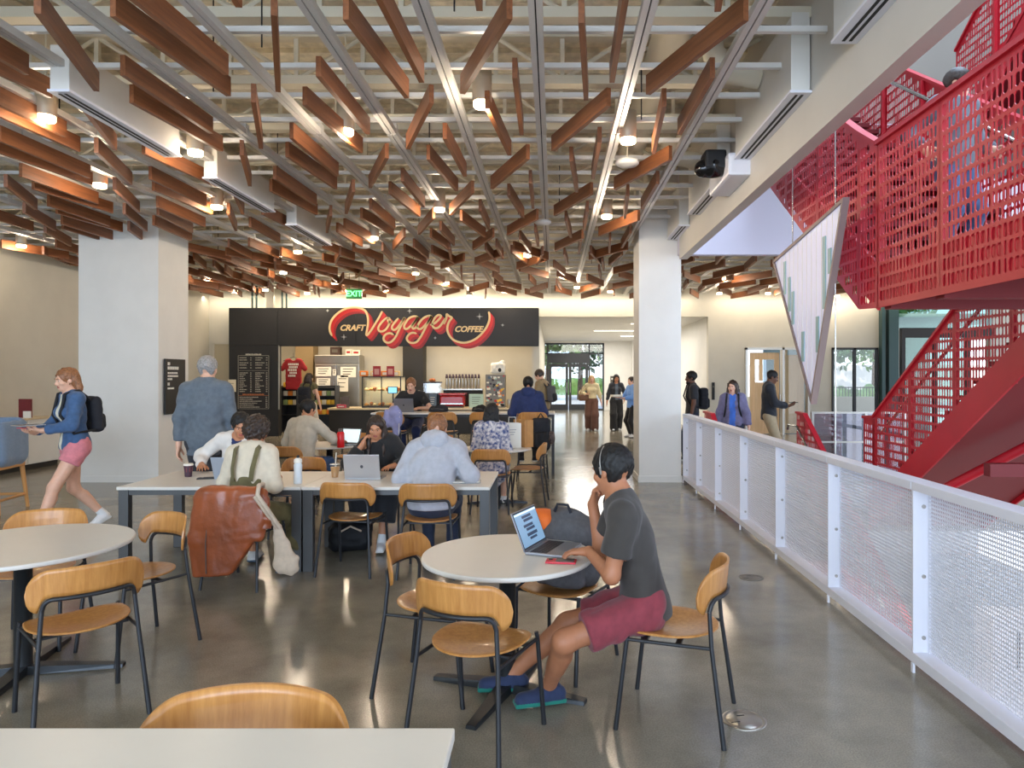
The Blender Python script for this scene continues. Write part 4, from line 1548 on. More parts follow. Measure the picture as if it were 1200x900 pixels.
for ch, st in ST.items():
    wpts = [np.array([kx(380 + x / 11.43), kz(350 + y / 11.43)]) for x, y in smooth_line(st)]
    front, sh = MB(), MB()
    ribbon(front, wpts, 0.028, -0.075, -0.05)
    for j in range(1, 8):
        off = np.array([0.115, -0.135]) * j / 7
        ribbon(sh, [p + off for p in wpts], 0.028, -0.05 + 0.006 * j, -0.044 + 0.006 * j, 0 if j < 5 else 1)
    sh.build('letter_shadow', ['sign_red', 'sign_red_dark'], si)
    front.build('letter', 'cream', si)
put_text('CRAFT', 0.225, 'cream', 'lettering', si, (kx(412.5), -0.012, kz(384.5)), shear=0.3, bold=0.008)
put_text('COFFEE', 0.225, 'cream', 'lettering', si, (kx(548.8), -0.012, kz(386)), shear=0.3, bold=0.008)
mat('star', (190, 190, 186), 0.5)
for (px, py, k) in ((403, 395, 0.09), (480, 364.5, 0.08), (562, 371, 0.1), (384, 364, 0.05), (510, 396, 0.05), (589, 381, 0.05)):
    mb = MB()
    for an in (0, PI / 2, PI / 4, 3 * PI / 4):
        kk = k if an in (0, PI / 2) else k * 0.45
        c_, s_ = math.cos(an), math.sin(an)
        pl = [(kk * c_, kk * s_), (-0.012 * s_, 0.012 * c_), (-kk * c_, -kk * s_), (0.012 * s_, -0.012 * c_)]
        mb.prism([(kx(px) + a, kz(py) + b) for a, b in pl], 1, -0.008, -0.002)
    mb.build('star', 'star', si)

# menu wall
mw = MB()
mw.box((kx(268), KY + 0.02, 0), (kx(326), KY + 0.22, ZB))
mwo = struct('wall_kiosk_menu', mw, 'black_panel')
MB().box((kx(326), KY, 0.75), (kx(327.5), KY + 0.03, ZB)).build('trim', 'stainless', mwo)
mn = empty('menu_board', (kx(297), KY + 0.015, kz(447)), 0, 'black menu board with small pale text on the kiosk side wall', 'menu')
MB().box((-0.47, -0.012, -0.80), (0.47, 0, 0.80)).build('board', mat('menu_black', (26, 25, 24), 0.5), mn)
mat('chalk', (196, 190, 172), 0.6)
mat('chalk_orange', (190, 110, 60), 0.6)
mb = MB()
for (x0, x1, z0, z1) in ((-0.43, 0.43, 0.72, 0.726), (-0.43, -0.424, -0.76, 0.72), (0.424, 0.43, -0.76, 0.72), (-0.43, 0.43, -0.766, -0.76), (-0.42, 0.42, 0.30, 0.304)):
    mb.box((x0, -0.016, z0), (x1, -0.012, z1))
mb.build('border', 'chalk', mn)
rr_ = random.Random(3)
mb = MB()


def scribble(mb, x0, x1, z, h=0.020):
    x = x0
    while x < x1:
        wd_ = rr_.uniform(0.012, 0.032)
        mb.box((x, -0.0145, z - h / 2), (min(x + wd_, x1), -0.012, z + h / 2 * rr_.uniform(0.5, 1)))
        x += wd_ + rr_.uniform(0.005, 0.012)


scribble(mb, -0.22, 0.22, 0.755, 0.045)
for z in (0.66, 0.60, 0.52, 0.46, 0.38):
    scribble(mb, -0.39, -0.39 + rr_.uniform(.16, .26), z)
    scribble(mb, -0.09, -0.05, z)
    scribble(mb, 0.05, 0.05 + rr_.uniform(.16, .26), z)
    scribble(mb, 0.35, 0.39, z)
for i in range(11):
    z = 0.24 - i * 0.052
    scribble(mb, -0.39, -0.39 + rr_.uniform(.10, .24), z)
    scribble(mb, -0.09, -0.05, z)
    scribble(mb, 0.05, 0.05 + rr_.uniform(.10, .26), z)
    scribble(mb, 0.35, 0.39, z)
for i in range(6):
    scribble(mb, -0.39, -0.39 + rr_.uniform(.35, .62), -0.44 - i * 0.055)
    scribble(mb, 0.34, 0.39, -0.44 - i * 0.055)
mb.build('menu_text', 'chalk', mn, kind='stuff')
mb = MB()
scribble(mb, -0.30, 0.30, -0.36, 0.035)
mb.box((-0.42, -0.0145, -0.395), (0.42, -0.012, -0.388))
mb.build('heading', 'chalk_orange', mn)
nt_ = empty('notice', (kx(272), KY - 0.002, kz(452)), 0, 'cream square notice fixed on the edge of the menu wall', 'notice')
MB().box((-0.11, -0.006, -0.17), (0.11, 0, 0.17)).build('paper', mat('paper_cream', (226, 214, 184), 0.7), nt_)
MB().box((-0.03, -0.009, -0.10), (0.03, -0.006, -0.02)).box((-0.05, -0.009, 0.06), (0.05, -0.006, 0.07)).build('print', 'slot_black', nt_)

# kiosk room
w = MB()
w.box((kx(268), 22.6, 0), (-0.4, 22.75, 3.4)).box((kx(268), KY + 0.22, 0), (kx(268) + 0.15, 22.6, 3.4))
struct('wall_kiosk', w, 'wall_paint')
w = MB().box((kx(268), KY + 0.2, 3.4), (-0.4, 22.75, 3.5))
struct('ceiling_kiosk', w, 'white_paint')
ck = 21.9
w = MB().box((kx(472, 22), 22.0, 0), (kx(496, 22), 22.55, 3.4))
struct('column_kiosk', w, 'black_panel')
w = MB()
w.box((kx(326), 22.1, 0), (kx(346, 22.1), 22.58, 3.3))
struct('wall_kiosk_side', w, mat('tan_panel', (150, 128, 92), 0.6))
# counter
cf = 20.1
ct = empty('service_counter', (0, cf, 0), 0, 'long dark service counter with pale top under the coffee sign', 'counter')
for a, b in ((385, 440), (440, 500), (500, 560), (560, 612)):
    MB().box((kx(a, cf) + 0.004, 0.02, 0), (kx(b, cf) - 0.004, 0.85, 0.70), bev=0.004).build('front_panel', 'black_panel', ct)
MB().box((kx(384, cf), -0.04, 0.70), (kx(614, cf), 0.9, 0.755), bev=0.006).build('countertop', mat('stone_top', (214, 196, 160), 0.3, var=0.06, vscale=30), ct)


def cz(py, d=cf):
    return kz(py, d)


# fridge
fr = empty('fridge', (kx(395, ck), ck, 0), 0, 'stainless double-door fridge covered with papers behind the counter', 'fridge')
x0, x1 = kx(369, ck) - kx(395, ck), kx(421, ck) - kx(395, ck)
MB().box((x0, 0, 0), (x1, 0.6, 2.35), bev=0.01).build('cabinet', 'stainless', fr)
MB().box((x0, -0.03, 2.08), (x1, 0, 2.34), bev=0.006).build('top_panel', 'stainless', fr)
for a, b in ((x0 + 0.01, -0.008), (0.008, x1 - 0.01)):
    dd = MB().box((a, -0.045, 0.1), (b, -0.004, 2.05), bev=0.008).build('door', 'stainless', fr)
    hx = b - 0.06 if a < -0.1 else a + 0.06
    MB().tube([(hx, -0.09, 0.9), (hx, -0.09, 1.5)], 0.012).build('handle', 'chrome', dd)
mat('paper_white', (232, 228, 216), 0.7)
mat('ink', (90, 86, 78), 0.7)
for i, (a, b, p0, p1, lb) in enumerate(((370, 388, 430, 441, 'white poster with text rows on the left fridge door'), (399, 417, 430, 442, 'white certificate with dark corners on the right fridge door'), (390, 394, 433, 440, 'small pink card between the fridge doors'), (395, 408, 440, 459, 'tall white sheet low on the right fridge door'), (371, 387, 443, 453, 'white flyer with a border lower on the left fridge door'))):
    n_ = empty('paper', (kx((a + b) / 2, ck - .05), ck - 0.05, kz((p0 + p1) / 2, ck)), 0, lb, 'paper')
    wx, hz = (b - a) / 2 / F * ck, (p1 - p0) / 2 / F * ck
    MB().box((-wx, -0.004, -hz), (wx, 0.0, hz)).build('sheet', 'paper_white', n_)
    mb = MB()
    for k in range(3):
        mb.box((-wx * 0.7, -0.006, hz * (0.6 - k * 0.5) - 0.012), (wx * (0.7 - 0.2 * k), -0.004, hz * (0.6 - k * 0.5) + 0.012))
    mb.build('print', 'ink', n_)
mat('carton_white', (226, 220, 208), 0.7)
mat('box_dark', (60, 42, 36), 0.7)
for (px, wd_, hh, m, lb) in ((391, 0.30, 0.26, 'box_dark', 'dark box standing on top of the fridge'), (407, 0.18, 0.18, 'carton_white', 'white carton with a print on top of the fridge'), (416, 0.26, 0.16, 'carton_white', 'wider white carton at the end of the fridge top')):
    b_ = empty('box', (kx(px, ck), ck + 0.25, 2.35), 0, lb, 'box')
    MB().box((-wd_ / 2, -0.14, 0), (wd_ / 2, 0.14, hh), bev=0.004).build('carton', m, b_)
    MB().box((-wd_ * 0.3, -0.144, hh * 0.3), (wd_ * 0.3, -0.14, hh * 0.7)).build('print', 'sign_red_dark' if m != 'box_dark' else 'ink', b_)

# hanging T-shirt
ts = empty('t_shirt', (kx(344, 20.6), 20.6, kz(434, 20.6)), 0, 'red T-shirt with white print hanging in the kiosk opening', 't-shirt')
S_ = Sdf((-0.45, -0.1, -0.75), (0.45, 0.1, 0.5), 0.016)
S_.rbox((0, 0, -0.12), (0.24, 0.03, 0.46), 0.03).cone((0.17, 0, 0.27), (0.34, 0, 0.05), 0.09, 0.08, 0.03, ((0, 1, 0), 0.4)).cone((-0.17, 0, 0.27), (-0.34, 0, 0.05), 0.09, 0.08, 0.03, ((0, 1, 0), 0.4))
S_.ripple(0.006, 0.16, 4).cone((0, -0.1, 0.38), (0, 0.1, 0.38), 0.09, 0.09, 0.01, None, 'sub')
link(S_.mesh('shirt_body', mat('tee_red', (150, 26, 34), 0.8)), 'shirt_body', ts)
mb = MB()
for k, (a, b) in enumerate(((-0.14, 0.14), (-0.12, 0.15), (-0.15, 0.11), (-0.10, 0.12), (-0.14, 0.05))):
    scr_z = 0.18 - k * 0.085
    x = a
    while x < b:
        mb.box((x, -0.046, scr_z - 0.03), (x + 0.028, -0.040, scr_z + 0.03))
        x += 0.045
mb.build('print', 'paper_white', ts)
MB().tube([(-0.3, 0, 0.28), (0, 0, 0.40), (0.3, 0, 0.28)], 0.01, 6).tube([(0, 0, 0.40), (0, 0, 0.52)], 0.006, 6).build('hanger', 'black_metal', ts)

# merchandise shelves left of the fridge
sh = empty('shelf_unit', (0, 20.7, 0), 0, 'black shelf unit with packets of snacks beside the woman with the dark bag', 'shelf')
for (a, b) in ((330, 347), (365, 392)):
    for py in (454, 464, 474.5, 486):
        MB().box((kx(a, 20.7), 0, kz(py, 20.7) - 0.02), (kx(b, 20.7), 0.4, kz(py, 20.7))).build('shelf', 'black_metal', sh)
    MB().box((kx(a, 20.7), 0.40, 0), (kx(b, 20.7), 0.43, kz(452, 20.7))).box((kx(a, 20.7) - 0.02, 0, 0), (kx(a, 20.7), 0.43, kz(452, 20.7))).box((kx(b, 20.7), 0, 0), (kx(b, 20.7) + 0.02, 0.43, kz(452, 20.7))).build('side_panel', 'black_metal', sh)
cols = [('pk_yellow', (236, 190, 60)), ('pk_orange', (232, 130, 36)), ('pk_white', (228, 222, 200)), ('pk_green', (150, 170, 110)), ('pk_red', (190, 50, 40)), ('pk_pink', (190, 60, 110))]
for n_, c_ in cols:
    mat(n_, c_, 0.5)
pk = {c[0]: MB().box((-0.065, -0.06, 0), (0.065, 0.06, 0.15), bev=0.02).mesh('packet', c[0]) for c in cols}
names = {'pk_yellow': 'yellow', 'pk_orange': 'orange', 'pk_white': 'white', 'pk_green': 'pale green', 'pk_red': 'red', 'pk_pink': 'pink'}
ordn = ('first', 'second', 'third', 'fourth', 'fifth', 'sixth', 'seventh', 'eighth', 'ninth', 'tenth', 'eleventh')
rw = {454: 'top', 464: 'second', 474.5: 'third', 486: 'bottom'}
for (a, b, sd) in ((330, 347, 'narrow'), (365, 392, 'wide')):
    for py, seq in ((454, ('pk_yellow', 'pk_yellow', 'pk_orange', 'pk_pink')), (464, ('pk_white', 'pk_orange', 'pk_white', 'pk_green', 'pk_white')), (474.5, ('pk_green', 'pk_yellow', 'pk_white', 'pk_yellow', 'pk_yellow')), (486, ('pk_red', 'pk_orange', 'pk_yellow', 'pk_orange', 'pk_yellow'))):
        if py == 454 and sd == 'wide':
            continue
        if py == 486 and sd == 'narrow':
            continue
        n = 3 if sd == 'narrow' else 5
        for k in range(n):
            x = kx(a, 20.7) + (kx(b, 20.7) - kx(a, 20.7)) * (k + 0.5) / n
            c_ = seq[k % len(seq)]
            o = link(pk[c_], 'snack_packet', None, (x, 20.85, kz(py, 20.7) + 0.002), None, '%s snack packet, %s along the %s shelf of the %s black rack' % (names[c_], ordn[k], rw[py], sd), 'packet', 'snack packets on the black rack')
# pastry case
pc = empty('pastry_case', (0, 20.15, 0.755), 0, 'glass pastry case full of golden pastries on the counter', 'display case')
a, b = kx(424, 20.15), kx(470, 20.15)
tz = kz(441, 20.15) - 0.755
MB().box((a, 0, 0), (b, 0.55, 0.05)).box((a, 0, tz - 0.03), (b, 0.55, tz)).build('frame', 'black_metal', pc)
for x in (a + 0.015, (a + b) / 2, b - 0.015):
    MB().box((x - 0.015, 0, 0.05), (x + 0.015, 0.03, tz - 0.03)).build('upright', 'black_metal', pc)
MB().box((a, 0.005, 0.05), (b, 0.012, tz - 0.03)).build('glass_front', 'clear_glass', pc)
MB().box((a + 0.02, 0.06, tz * 0.52), (b - 0.02, 0.5, tz * 0.54)).build('glass_shelf', 'clear_glass', pc)
MB().box((a, 0.5, 0.05), (b, 0.53, tz - 0.03)).build('back_panel', mat('case_back', (206, 196, 166), 0.4), pc)
mat('pastry_a', (206, 140, 70), 0.6, var=0.25, vscale=20)
mat('pastry_b', (226, 196, 140), 0.6, var=0.2, vscale=20)
mat('pastry_c', (170, 96, 44), 0.6, var=0.25, vscale=20)
pm = {}
for k, m in enumerate(('pastry_a', 'pastry_b', 'pastry_c')):
    S_ = Sdf((-0.12, -0.1, -0.03), (0.12, 0.1, 0.12), 0.014)
    if k == 0:
        S_.cone((-0.06, 0.02, 0.03), (0, -0.02, 0.045), 0.025, 0.045, 0.02).cone((0, -0.02, 0.045), (0.06, 0.02, 0.03), 0.045, 0.025, 0.02)
    elif k == 1:
        S_.ell((0, 0, 0.035), (0.075, 0.06, 0.042), None, 0.02).ell((0, 0, 0.07), (0.03, 0.03, 0.02), None, 0.02)
    else:
        S_.cone((0, 0, 0.01), (0, 0, 0.06), 0.04, 0.055, 0.02).ell((0, 0, 0.075), (0.06, 0.06, 0.03), None, 0.02)
    pm[k] = S_.mesh('pastry', m)
nm_ = ('golden croissant', 'pale round bun', 'brown muffin')
cl_ = D.lights.new('case_fill', 'AREA')  # area light added inside the case to brighten the pastries
cl_.shape, cl_.size, cl_.size_y, cl_.energy, cl_.color = 'RECTANGLE', 1.0, 0.1, 9, (1, .85, .62)
co_ = D.objects.new('case_fill', cl_)
co_.location, co_.parent = ((a + b) / 2, 0.12, tz - 0.04), pc
COL.objects.link(co_)
for row in range(2):
    for i in range(9):
        k = (i * 2 + row) % 3
        link(pm[k], 'pastry', None, (a + 0.1 + i * (b - a - 0.2) / 8, 20.15 + 0.16 + 0.1 * (i % 2), 0.755 + (0.052 if row == 0 else tz * 0.542)), (0, 0, i * 0.7), '%s on the %s level of the glass pastry case, %s from the fridge' % (nm_[k], ('lower', 'upper')[row], ordn[i]), 'pastry', 'pastries in the glass case')
for (px, lb) in ((441.5, 'small maroon framed sign on the pastry case beside the fridge'), (457.5, 'small maroon framed sign on the pastry case beside the black pillar')):
    t = empty('table_sign', (kx(px, 20.2), 20.2, kz(441, 20.15)), 0, lb, 'sign')
    MB().box((-0.11, 0, 0), (0.11, 0.02, 0.30)).build('frame', 'sign_red_dark', t)
    MB().box((-0.07, -0.004, 0.05), (0.07, 0, 0.22)).build('sheet', mat('sheet_pink', (206, 150, 140), 0.6), t)
for i in range(4):
    t = empty('pastry_box', (kx(426 + i * 12.5, 20.45), 20.5, kz(441, 20.15)), 0, 'orange and white pastry packet %s on top of the glass case' % ('nearest the fridge', 'second from the fridge', 'third from the fridge', 'by the black pillar')[i], 'packet', 'packets on top of the pastry case')
    MB().box((-0.12, -0.06, 0), (0.12, 0.06, 0.16), bev=0.02).build('carton', 'pk_orange' if i % 2 == 0 else 'pastry_b', t)
    MB().box((-0.07, -0.064, 0.04), (0.07, -0.06, 0.12)).build('print', 'paper_white', t)
rg = empty('cash_register', (kx(462, 20.3), 20.05, 0.755), 0, 'small till with a lit blue screen in front of the pastry case', 'till')
MB().box((-0.10, 0.0, 0), (0.10, 0.16, 0.06), bev=0.01).tube([(0, 0.1, 0.05), (0, 0.1, 0.45)], 0.02).build('stand', 'slot_black', rg)
MB().box((-0.14, 0.04, 0.42), (0.14, 0.07, 0.62), bev=0.008).build('monitor', 'slot_black', rg)
MB().box((-0.12, 0.036, 0.44), (0.12, 0.04, 0.60)).build('screen', mat('till_screen', (120, 190, 230), 0.3, emit=(120, 200, 240), estr=1.2), rg)
# airpots
ap0 = MB().lathe([(0.042, 0.0), (0.045, 0.01), (0.045, 0.30), (0.040, 0.33)], 16).mesh('body', 'stainless')
ap1 = MB().lathe([(0.040, 0.33), (0.044, 0.35), (0.038, 0.40), (0.02, 0.42)], 14).box((-0.014, -0.11, 0.35), (0.014, -0.03, 0.385)).box((-0.03, -0.02, 0.41), (0.03, 0.02, 0.45)).mesh('pump_lid', mat('plum', (58, 36, 52), 0.4))
bz_ = kz(455.5, 21.5)
sf = empty('shelf', (0, 21.5, 0), 0, 'back shelf carrying the row of steel coffee pots', 'shelf')
MB().box((kx(518, 21.5), -0.15, bz_ - 0.04), (kx(566, 21.5), 0.3, bz_)).build('board', 'stainless', sf)
MB().box((kx(519, 21.5), 0.1, 0), (kx(565, 21.5), 0.3, bz_ - 0.04)).build('cabinet', 'black_panel', sf)
for i in range(11):
    t = empty('airpot', (kx(523.5 + i * 3.75, 21.5), 21.5, bz_ + 0.001), 0, 'steel pump coffee pot, %s in the row counted from the black pillar' % ordn[i], 'coffee pot', 'steel coffee pots on the back shelf')
    link(ap0, 'body', t)
    link(ap1, 'pump_lid', t)
# espresso machine
em = empty('espresso_machine', (kx(530.5, 20.4), 20.35, 0.755), 0, 'wide glossy red espresso machine on the counter', 'coffee machine')
mat('red_enamel', (166, 20, 30), 0.2, coat=0.5)
MB().box((-0.36, -0.10, 0.04), (0.36, 0.40, 0.36), bev=0.05).build('body', 'red_enamel', em)
MB().box((-0.38, -0.12, 0.36), (0.38, 0.42, 0.42), bev=0.02).build('cup_rail', 'red_enamel', em)
MB().box((-0.30, -0.16, 0.0), (0.30, 0.36, 0.04)).build('base', 'black_metal', em)
MB().box((-0.33, -0.105, 0.10), (0.33, -0.098, 0.13)).build('trim', 'chrome', em)
for (px, wd_, hh, m, lb, nmx) in ((558, 0.42, 0.40, mat('mint', (178, 204, 190), 0.6), 'mint green square sign propped beside the red espresso machine', 'sign'), (507, 0.22, 0.40, mat('slate_blue', (80, 98, 116), 0.5), 'slate blue canister box beside the espresso machine', 'box'), (499, 0.16, 0.38, mat('dark_slate', (58, 62, 68), 0.5), 'dark grey canister box next to the pastry case', 'box')):
    t = empty('counter_sign' if nmx == 'sign' else 'canister', (kx(px, 20.2), 20.2, 0.755), 0, lb, nmx)
    nn_ = [k for k, v in MATS.items() if v == m][0]
    MB().box((-wd_ / 2, 0, 0), (wd_ / 2, 0.05 if nmx == 'sign' else 0.2, hh), bev=0.012).build('panel' if nmx == 'sign' else 'body', nn_, t)
    mb = MB()
    for k in range(4):
        mb.box((-wd_ * 0.3, -0.004, hh * (0.75 - 0.15 * k)), (wd_ * (0.3 - 0.05 * k), 0, hh * (0.78 - 0.15 * k)))
    mb.build('print', 'ink' if nmx == 'sign' else 'paper_white', t)
# glass jars rack right of the pillar
jr = empty('drink_dispenser', (kx(507, 20.5), 20.45, 0.755), 0, 'glass-topped dispenser with a black rim by the black pillar', 'dispenser')
MB().box((-0.24, -0.12, 0.42), (0.24, 0.2, 0.72)).build('tank', 'clear_glass', jr)
MB().box((-0.26, -0.14, 0.72), (0.26, 0.22, 0.76)).box((-0.26, -0.14, 0.38), (0.26, 0.22, 0.42)).box((-0.2, 0, 0), (0.2, 0.2, 0.38)).build('frame', 'black_metal', jr)
S_ = Sdf((-0.2, -0.1, 0.7), (0.2, 0.15, 0.95), 0.014)
S_.ell((0, 0, 0.80), (0.10, 0.07, 0.06), None, 0.02).ripple(0.006, 0.06, 2)
link(S_.mesh('pastry', 'pastry_c'), 'pastry', None, (jr.location.x, jr.location.y, 0.755 + 0.005), None, 'dark brown loaf resting on the black rim of the dispenser', 'pastry')
# the machine covered with stickers and the white bag on it
gm = empty('coffee_grinder', (kx(580, 20.3), 20.3, 0.755), 0, 'tall machine covered in colourful stickers at the end of the counter', 'grinder')
MB().box((-0.28, 0, 0), (0.30, 0.40, 0.98), bev=0.02).build('cabinet', mat('grey_case', (120, 118, 112), 0.5), gm)
r3 = random.Random(9)
st_m = ['paper_white', 'slot_black', 'pk_yellow', 'mint', 'slate_blue', 'pk_red', 'pk_white', 'pk_orange', 'plum']
for i in range(70):
    x, z = r3.uniform(-0.25, 0.26), r3.uniform(0.05, 0.93)
    k = r3.uniform(0.025, 0.055)
    mb = MB()
    if i % 3:
        mb.prism([(x + k * math.cos(a), z + k * math.sin(a) * 0.8) for a in np.linspace(0, 2 * PI, 9)[:-1]], 1, -0.004 - 0.0001 * i, 0.001)
    else:
        mb.box((x - k, -0.004 - 0.0001 * i, z - k * 0.7), (x + k, 0.001, z + k * 0.7))
    mb.build('sticker', st_m[i % len(st_m)], gm)
wb = empty('bag', (kx(583, 20.3), 20.48, 1.74), 0, 'white sack with a dark mark on top of the sticker-covered machine', 'bag')
S_ = Sdf((-0.35, -0.25, -0.05), (0.35, 0.25, 0.5), 0.016)
S_.rbox((0, 0, 0.17), (0.22, 0.12, 0.17), 0.09).cone((0.08, 0, 0.3), (0.14, 0, 0.36), 0.08, 0.05, 0.04).ripple(0.012, 0.12, 5).cut((0, 0, 0.0), (0, 0, -1))
link(S_.mesh('sack', 'paper_white'), 'sack', wb)
MB().prism([(0.05 * math.cos(a) + 0.06, 0.06 * math.sin(a) + 0.12) for a in np.linspace(0, 2 * PI, 13)[:-1]], 1, -0.135, -0.11).build('print', 'slot_black', wb)
for i, px in enumerate((596, 602)):
    t = empty('jug', (kx(px, 20.2), 20.25, 0.755), 0, ('steel milk jug beside the sticker machine', 'steel milk jug nearest the counter end')[i], 'jug')
    MB().lathe([(0.05, 0), (0.06, 0.01), (0.06, 0.22), (0.05, 0.25)], 14).build('body', 'stainless', t)
    MB().tube([(0.06, 0, 0.2), (0.11, 0, 0.18), (0.11, 0, 0.08), (0.06, 0, 0.05)], 0.008, 6).build('handle', 'black_metal', t)
pr_ = empty('counter_card', (kx(403, 20.0), 20.12, 0.755), 0, 'dark grey card stand on the counter in front of the fridge', 'sign')
MB().box((-0.12, 0, 0), (0.12, 0.02, 0.34)).build('board', mat('card_grey', (92, 86, 82), 0.5), pr_)
MB().box((-0.06, -0.004, 0.12), (0.06, 0, 0.2)).build('print', 'ink', pr_)
pb_ = empty('box', (kx(399, 19.95), 20.10, 0.757), 0, 'low pink box on the counter below the grey card', 'box')
MB().box((-0.13, -0.10, 0), (0.13, -0.012, 0.10), bev=0.008).build('carton', mat('pink_box', (196, 70, 90), 0.5), pb_)
MB().box((-0.09, -0.104, 0.03), (0.09, -0.10, 0.06)).build('print', 'paper_white', pb_)

# posts between the sign and the ceiling
for i, px in enumerate((299, 318, 334)):
    t = empty('support_post', (kx(px, 19.6), 19.55, ZT - 0.3), 0, ('thin dark green post above the menu wall end of the fascia', 'broad beige post rising from the fascia', 'pair of thin posts above the fascia past the beige post')[i], 'post')
    if i == 1:
        MB().box((-0.10, -0.05, 0), (0.10, 0.05, 1.5)).build('shaft', 'wall_paint', t)
    else:
        for dx in (-0.06, 0.06):
            MB().box((dx - 0.018, -0.02, 0), (dx + 0.018, 0.02, 1.5)).build('shaft', 'teal_frame', t)


# ---------------------------------------------------------------- white perforated railing along the void
def perforated(w_, h_, px=0.0165, pz=0.0105, t=0.0025):
    """real holes: staggered diamonds, as a mesh in the plane x=0, y 0..w, z 0..h"""
    nx, nz_ = int(w_ / px), int(h_ / (pz * 2))
    px, pz2 = w_ / nx, h_ / nz_
    cells = [(i * px, j * pz2) for i in range(nx) for j in range(nz_)]
    # cell outline (8 pts) and a diamond in its middle (8 pts); neighbours in stagger: quarter diamonds are not needed, rows are doubled instead
    V, Fc = [], []
    ox = [0, .5, 1, 1, 1, .5, 0, 0]
    oz = [0, 0, 0, .5, 1, 1, 1, .5]
    hx = [.5 - .20, .5, .5 + .20, .87, .5 + .20, .5, .5 - .20, .13]
    hz = [.22, .13, .22, .5, .78, .87, .78, .5]
    n = len(cells)
    c = np.array(cells)
    outs = np.stack([c[:, 0:1] + np.array(ox) * px, c[:, 1:2] + np.array(oz) * pz2], 2)
    ins = np.stack([c[:, 0:1] + np.array(hx) * px, c[:, 1:2] + np.array(hz) * pz2], 2)
    sh_ = (np.arange(n) % nz_) % 2 * 0.0
    v = np.zeros((n, 24, 3), np.float32)
    v[:, :8, 1:] = outs
    v[:, 8:16, 1:] = ins
    v[:, 16:24, 1:] = ins
    v[:, 16:24, 0] = t
    base = (np.arange(n) * 24)[:, None]
    fs = []
    for k in range(8):
        k2 = (k + 1) % 8
        fs.append(np.concatenate([base + k2, base + k, base + 8 + k, base + 8 + k2], 1))
        fs.append(np.concatenate([base + 8 + k2, base + 8 + k, base + 16 + k, base + 16 + k2], 1))
    fa = np.stack(fs, 1).reshape(-1, 4)
    m = D.meshes.new('mesh_panel')
    V = v.reshape(-1, 3)
    m.vertices.add(len(V))
    m.vertices.foreach_set('co', V.ravel())
    m.loops.add(fa.size)
    m.loops.foreach_set('vertex_index', fa.ravel().astype(np.int32))
    m.polygons.add(len(fa))
    m.polygons.foreach_set('loop_start', np.arange(len(fa), dtype=np.int32) * 4)
    m.polygons.foreach_set('loop_total', np.full(len(fa), 4, np.int32))
    m.materials.append(MATS['white_metal'])
    m.update()
    return m


RX = 2.06
PY_ = [1.53, 2.75, 3.96, 5.18, 6.40, 7.62, 8.80, 9.95, 10.95]
ra = empty('railing', (0, 0, 0), 0, 'long white railing of perforated metal panels along the open stair void', 'railing')
pm12 = perforated(1.16, 0.90)
for i in range(len(PY_) - 1):
    y0, y1 = PY_[i], PY_[i + 1]
    MB().box((RX - 0.01, y0 + 0.003, 1.045), (RX + 0.11, y1 - 0.003, 1.095), bev=0.004).build('top_rail', 'white_metal', ra)
    MB().box((RX, y0 + 0.003, 0.055), (RX + 0.10, y1 - 0.003, 0.115), bev=0.003).build('bottom_rail', 'white_metal', ra)
    o = link(pm12, 'mesh_panel', ra, (RX + 0.085, y0 + 0.02, 0.125))
    o.scale = (1, (y1 - y0 - 0.04) / 1.16, 1.02)
for y in PY_:
    MB().box((RX, y - 0.006, 0.05), (RX + 0.10, y + 0.006, 1.06)).box((RX - 0.004, y - 0.010, 0.0), (RX + 0.010, y + 0.010, 0.055)).box((RX + 0.085, y - 0.02, 0.115), (RX + 0.095, y + 0.03, 1.045)).build('post', 'white_metal', ra)
    for z in (0.2, 0.55, 0.95):
        MB().tube([(RX + 0.06, y - 0.012, z), (RX + 0.06, y + 0.012, z)], 0.012, 8).build('bolt', 'chrome', ra)


# ---------------------------------------------------------------- the red steel stair
def clip_poly(poly, axis, val, keep_less):
    out = []
    n = len(poly)
    for i in range(n):
        a, b = poly[i], poly[(i + 1) % n]
        ia = (a[axis] <= val) == keep_less
        ib = (b[axis] <= val) == keep_less
        if ia:
            out.append(a)
        if ia != ib:
            t = (val - a[axis]) / (b[axis] - a[axis])
            out.append((a[0] + (b[0] - a[0]) * t, a[1] + (b[1] - a[1]) * t))
    return out


def inset_ok(poly, pts, m):
    n = len(poly)
    for i in range(n):
        a, b = np.array(poly[i]), np.array(poly[(i + 1) % n])
        e = nz(b - a)
        nn = np.array([-e[1], e[0]])
        for p in pts:
            if (np.array(p) - a) @ nn < m:
                return False
    return True


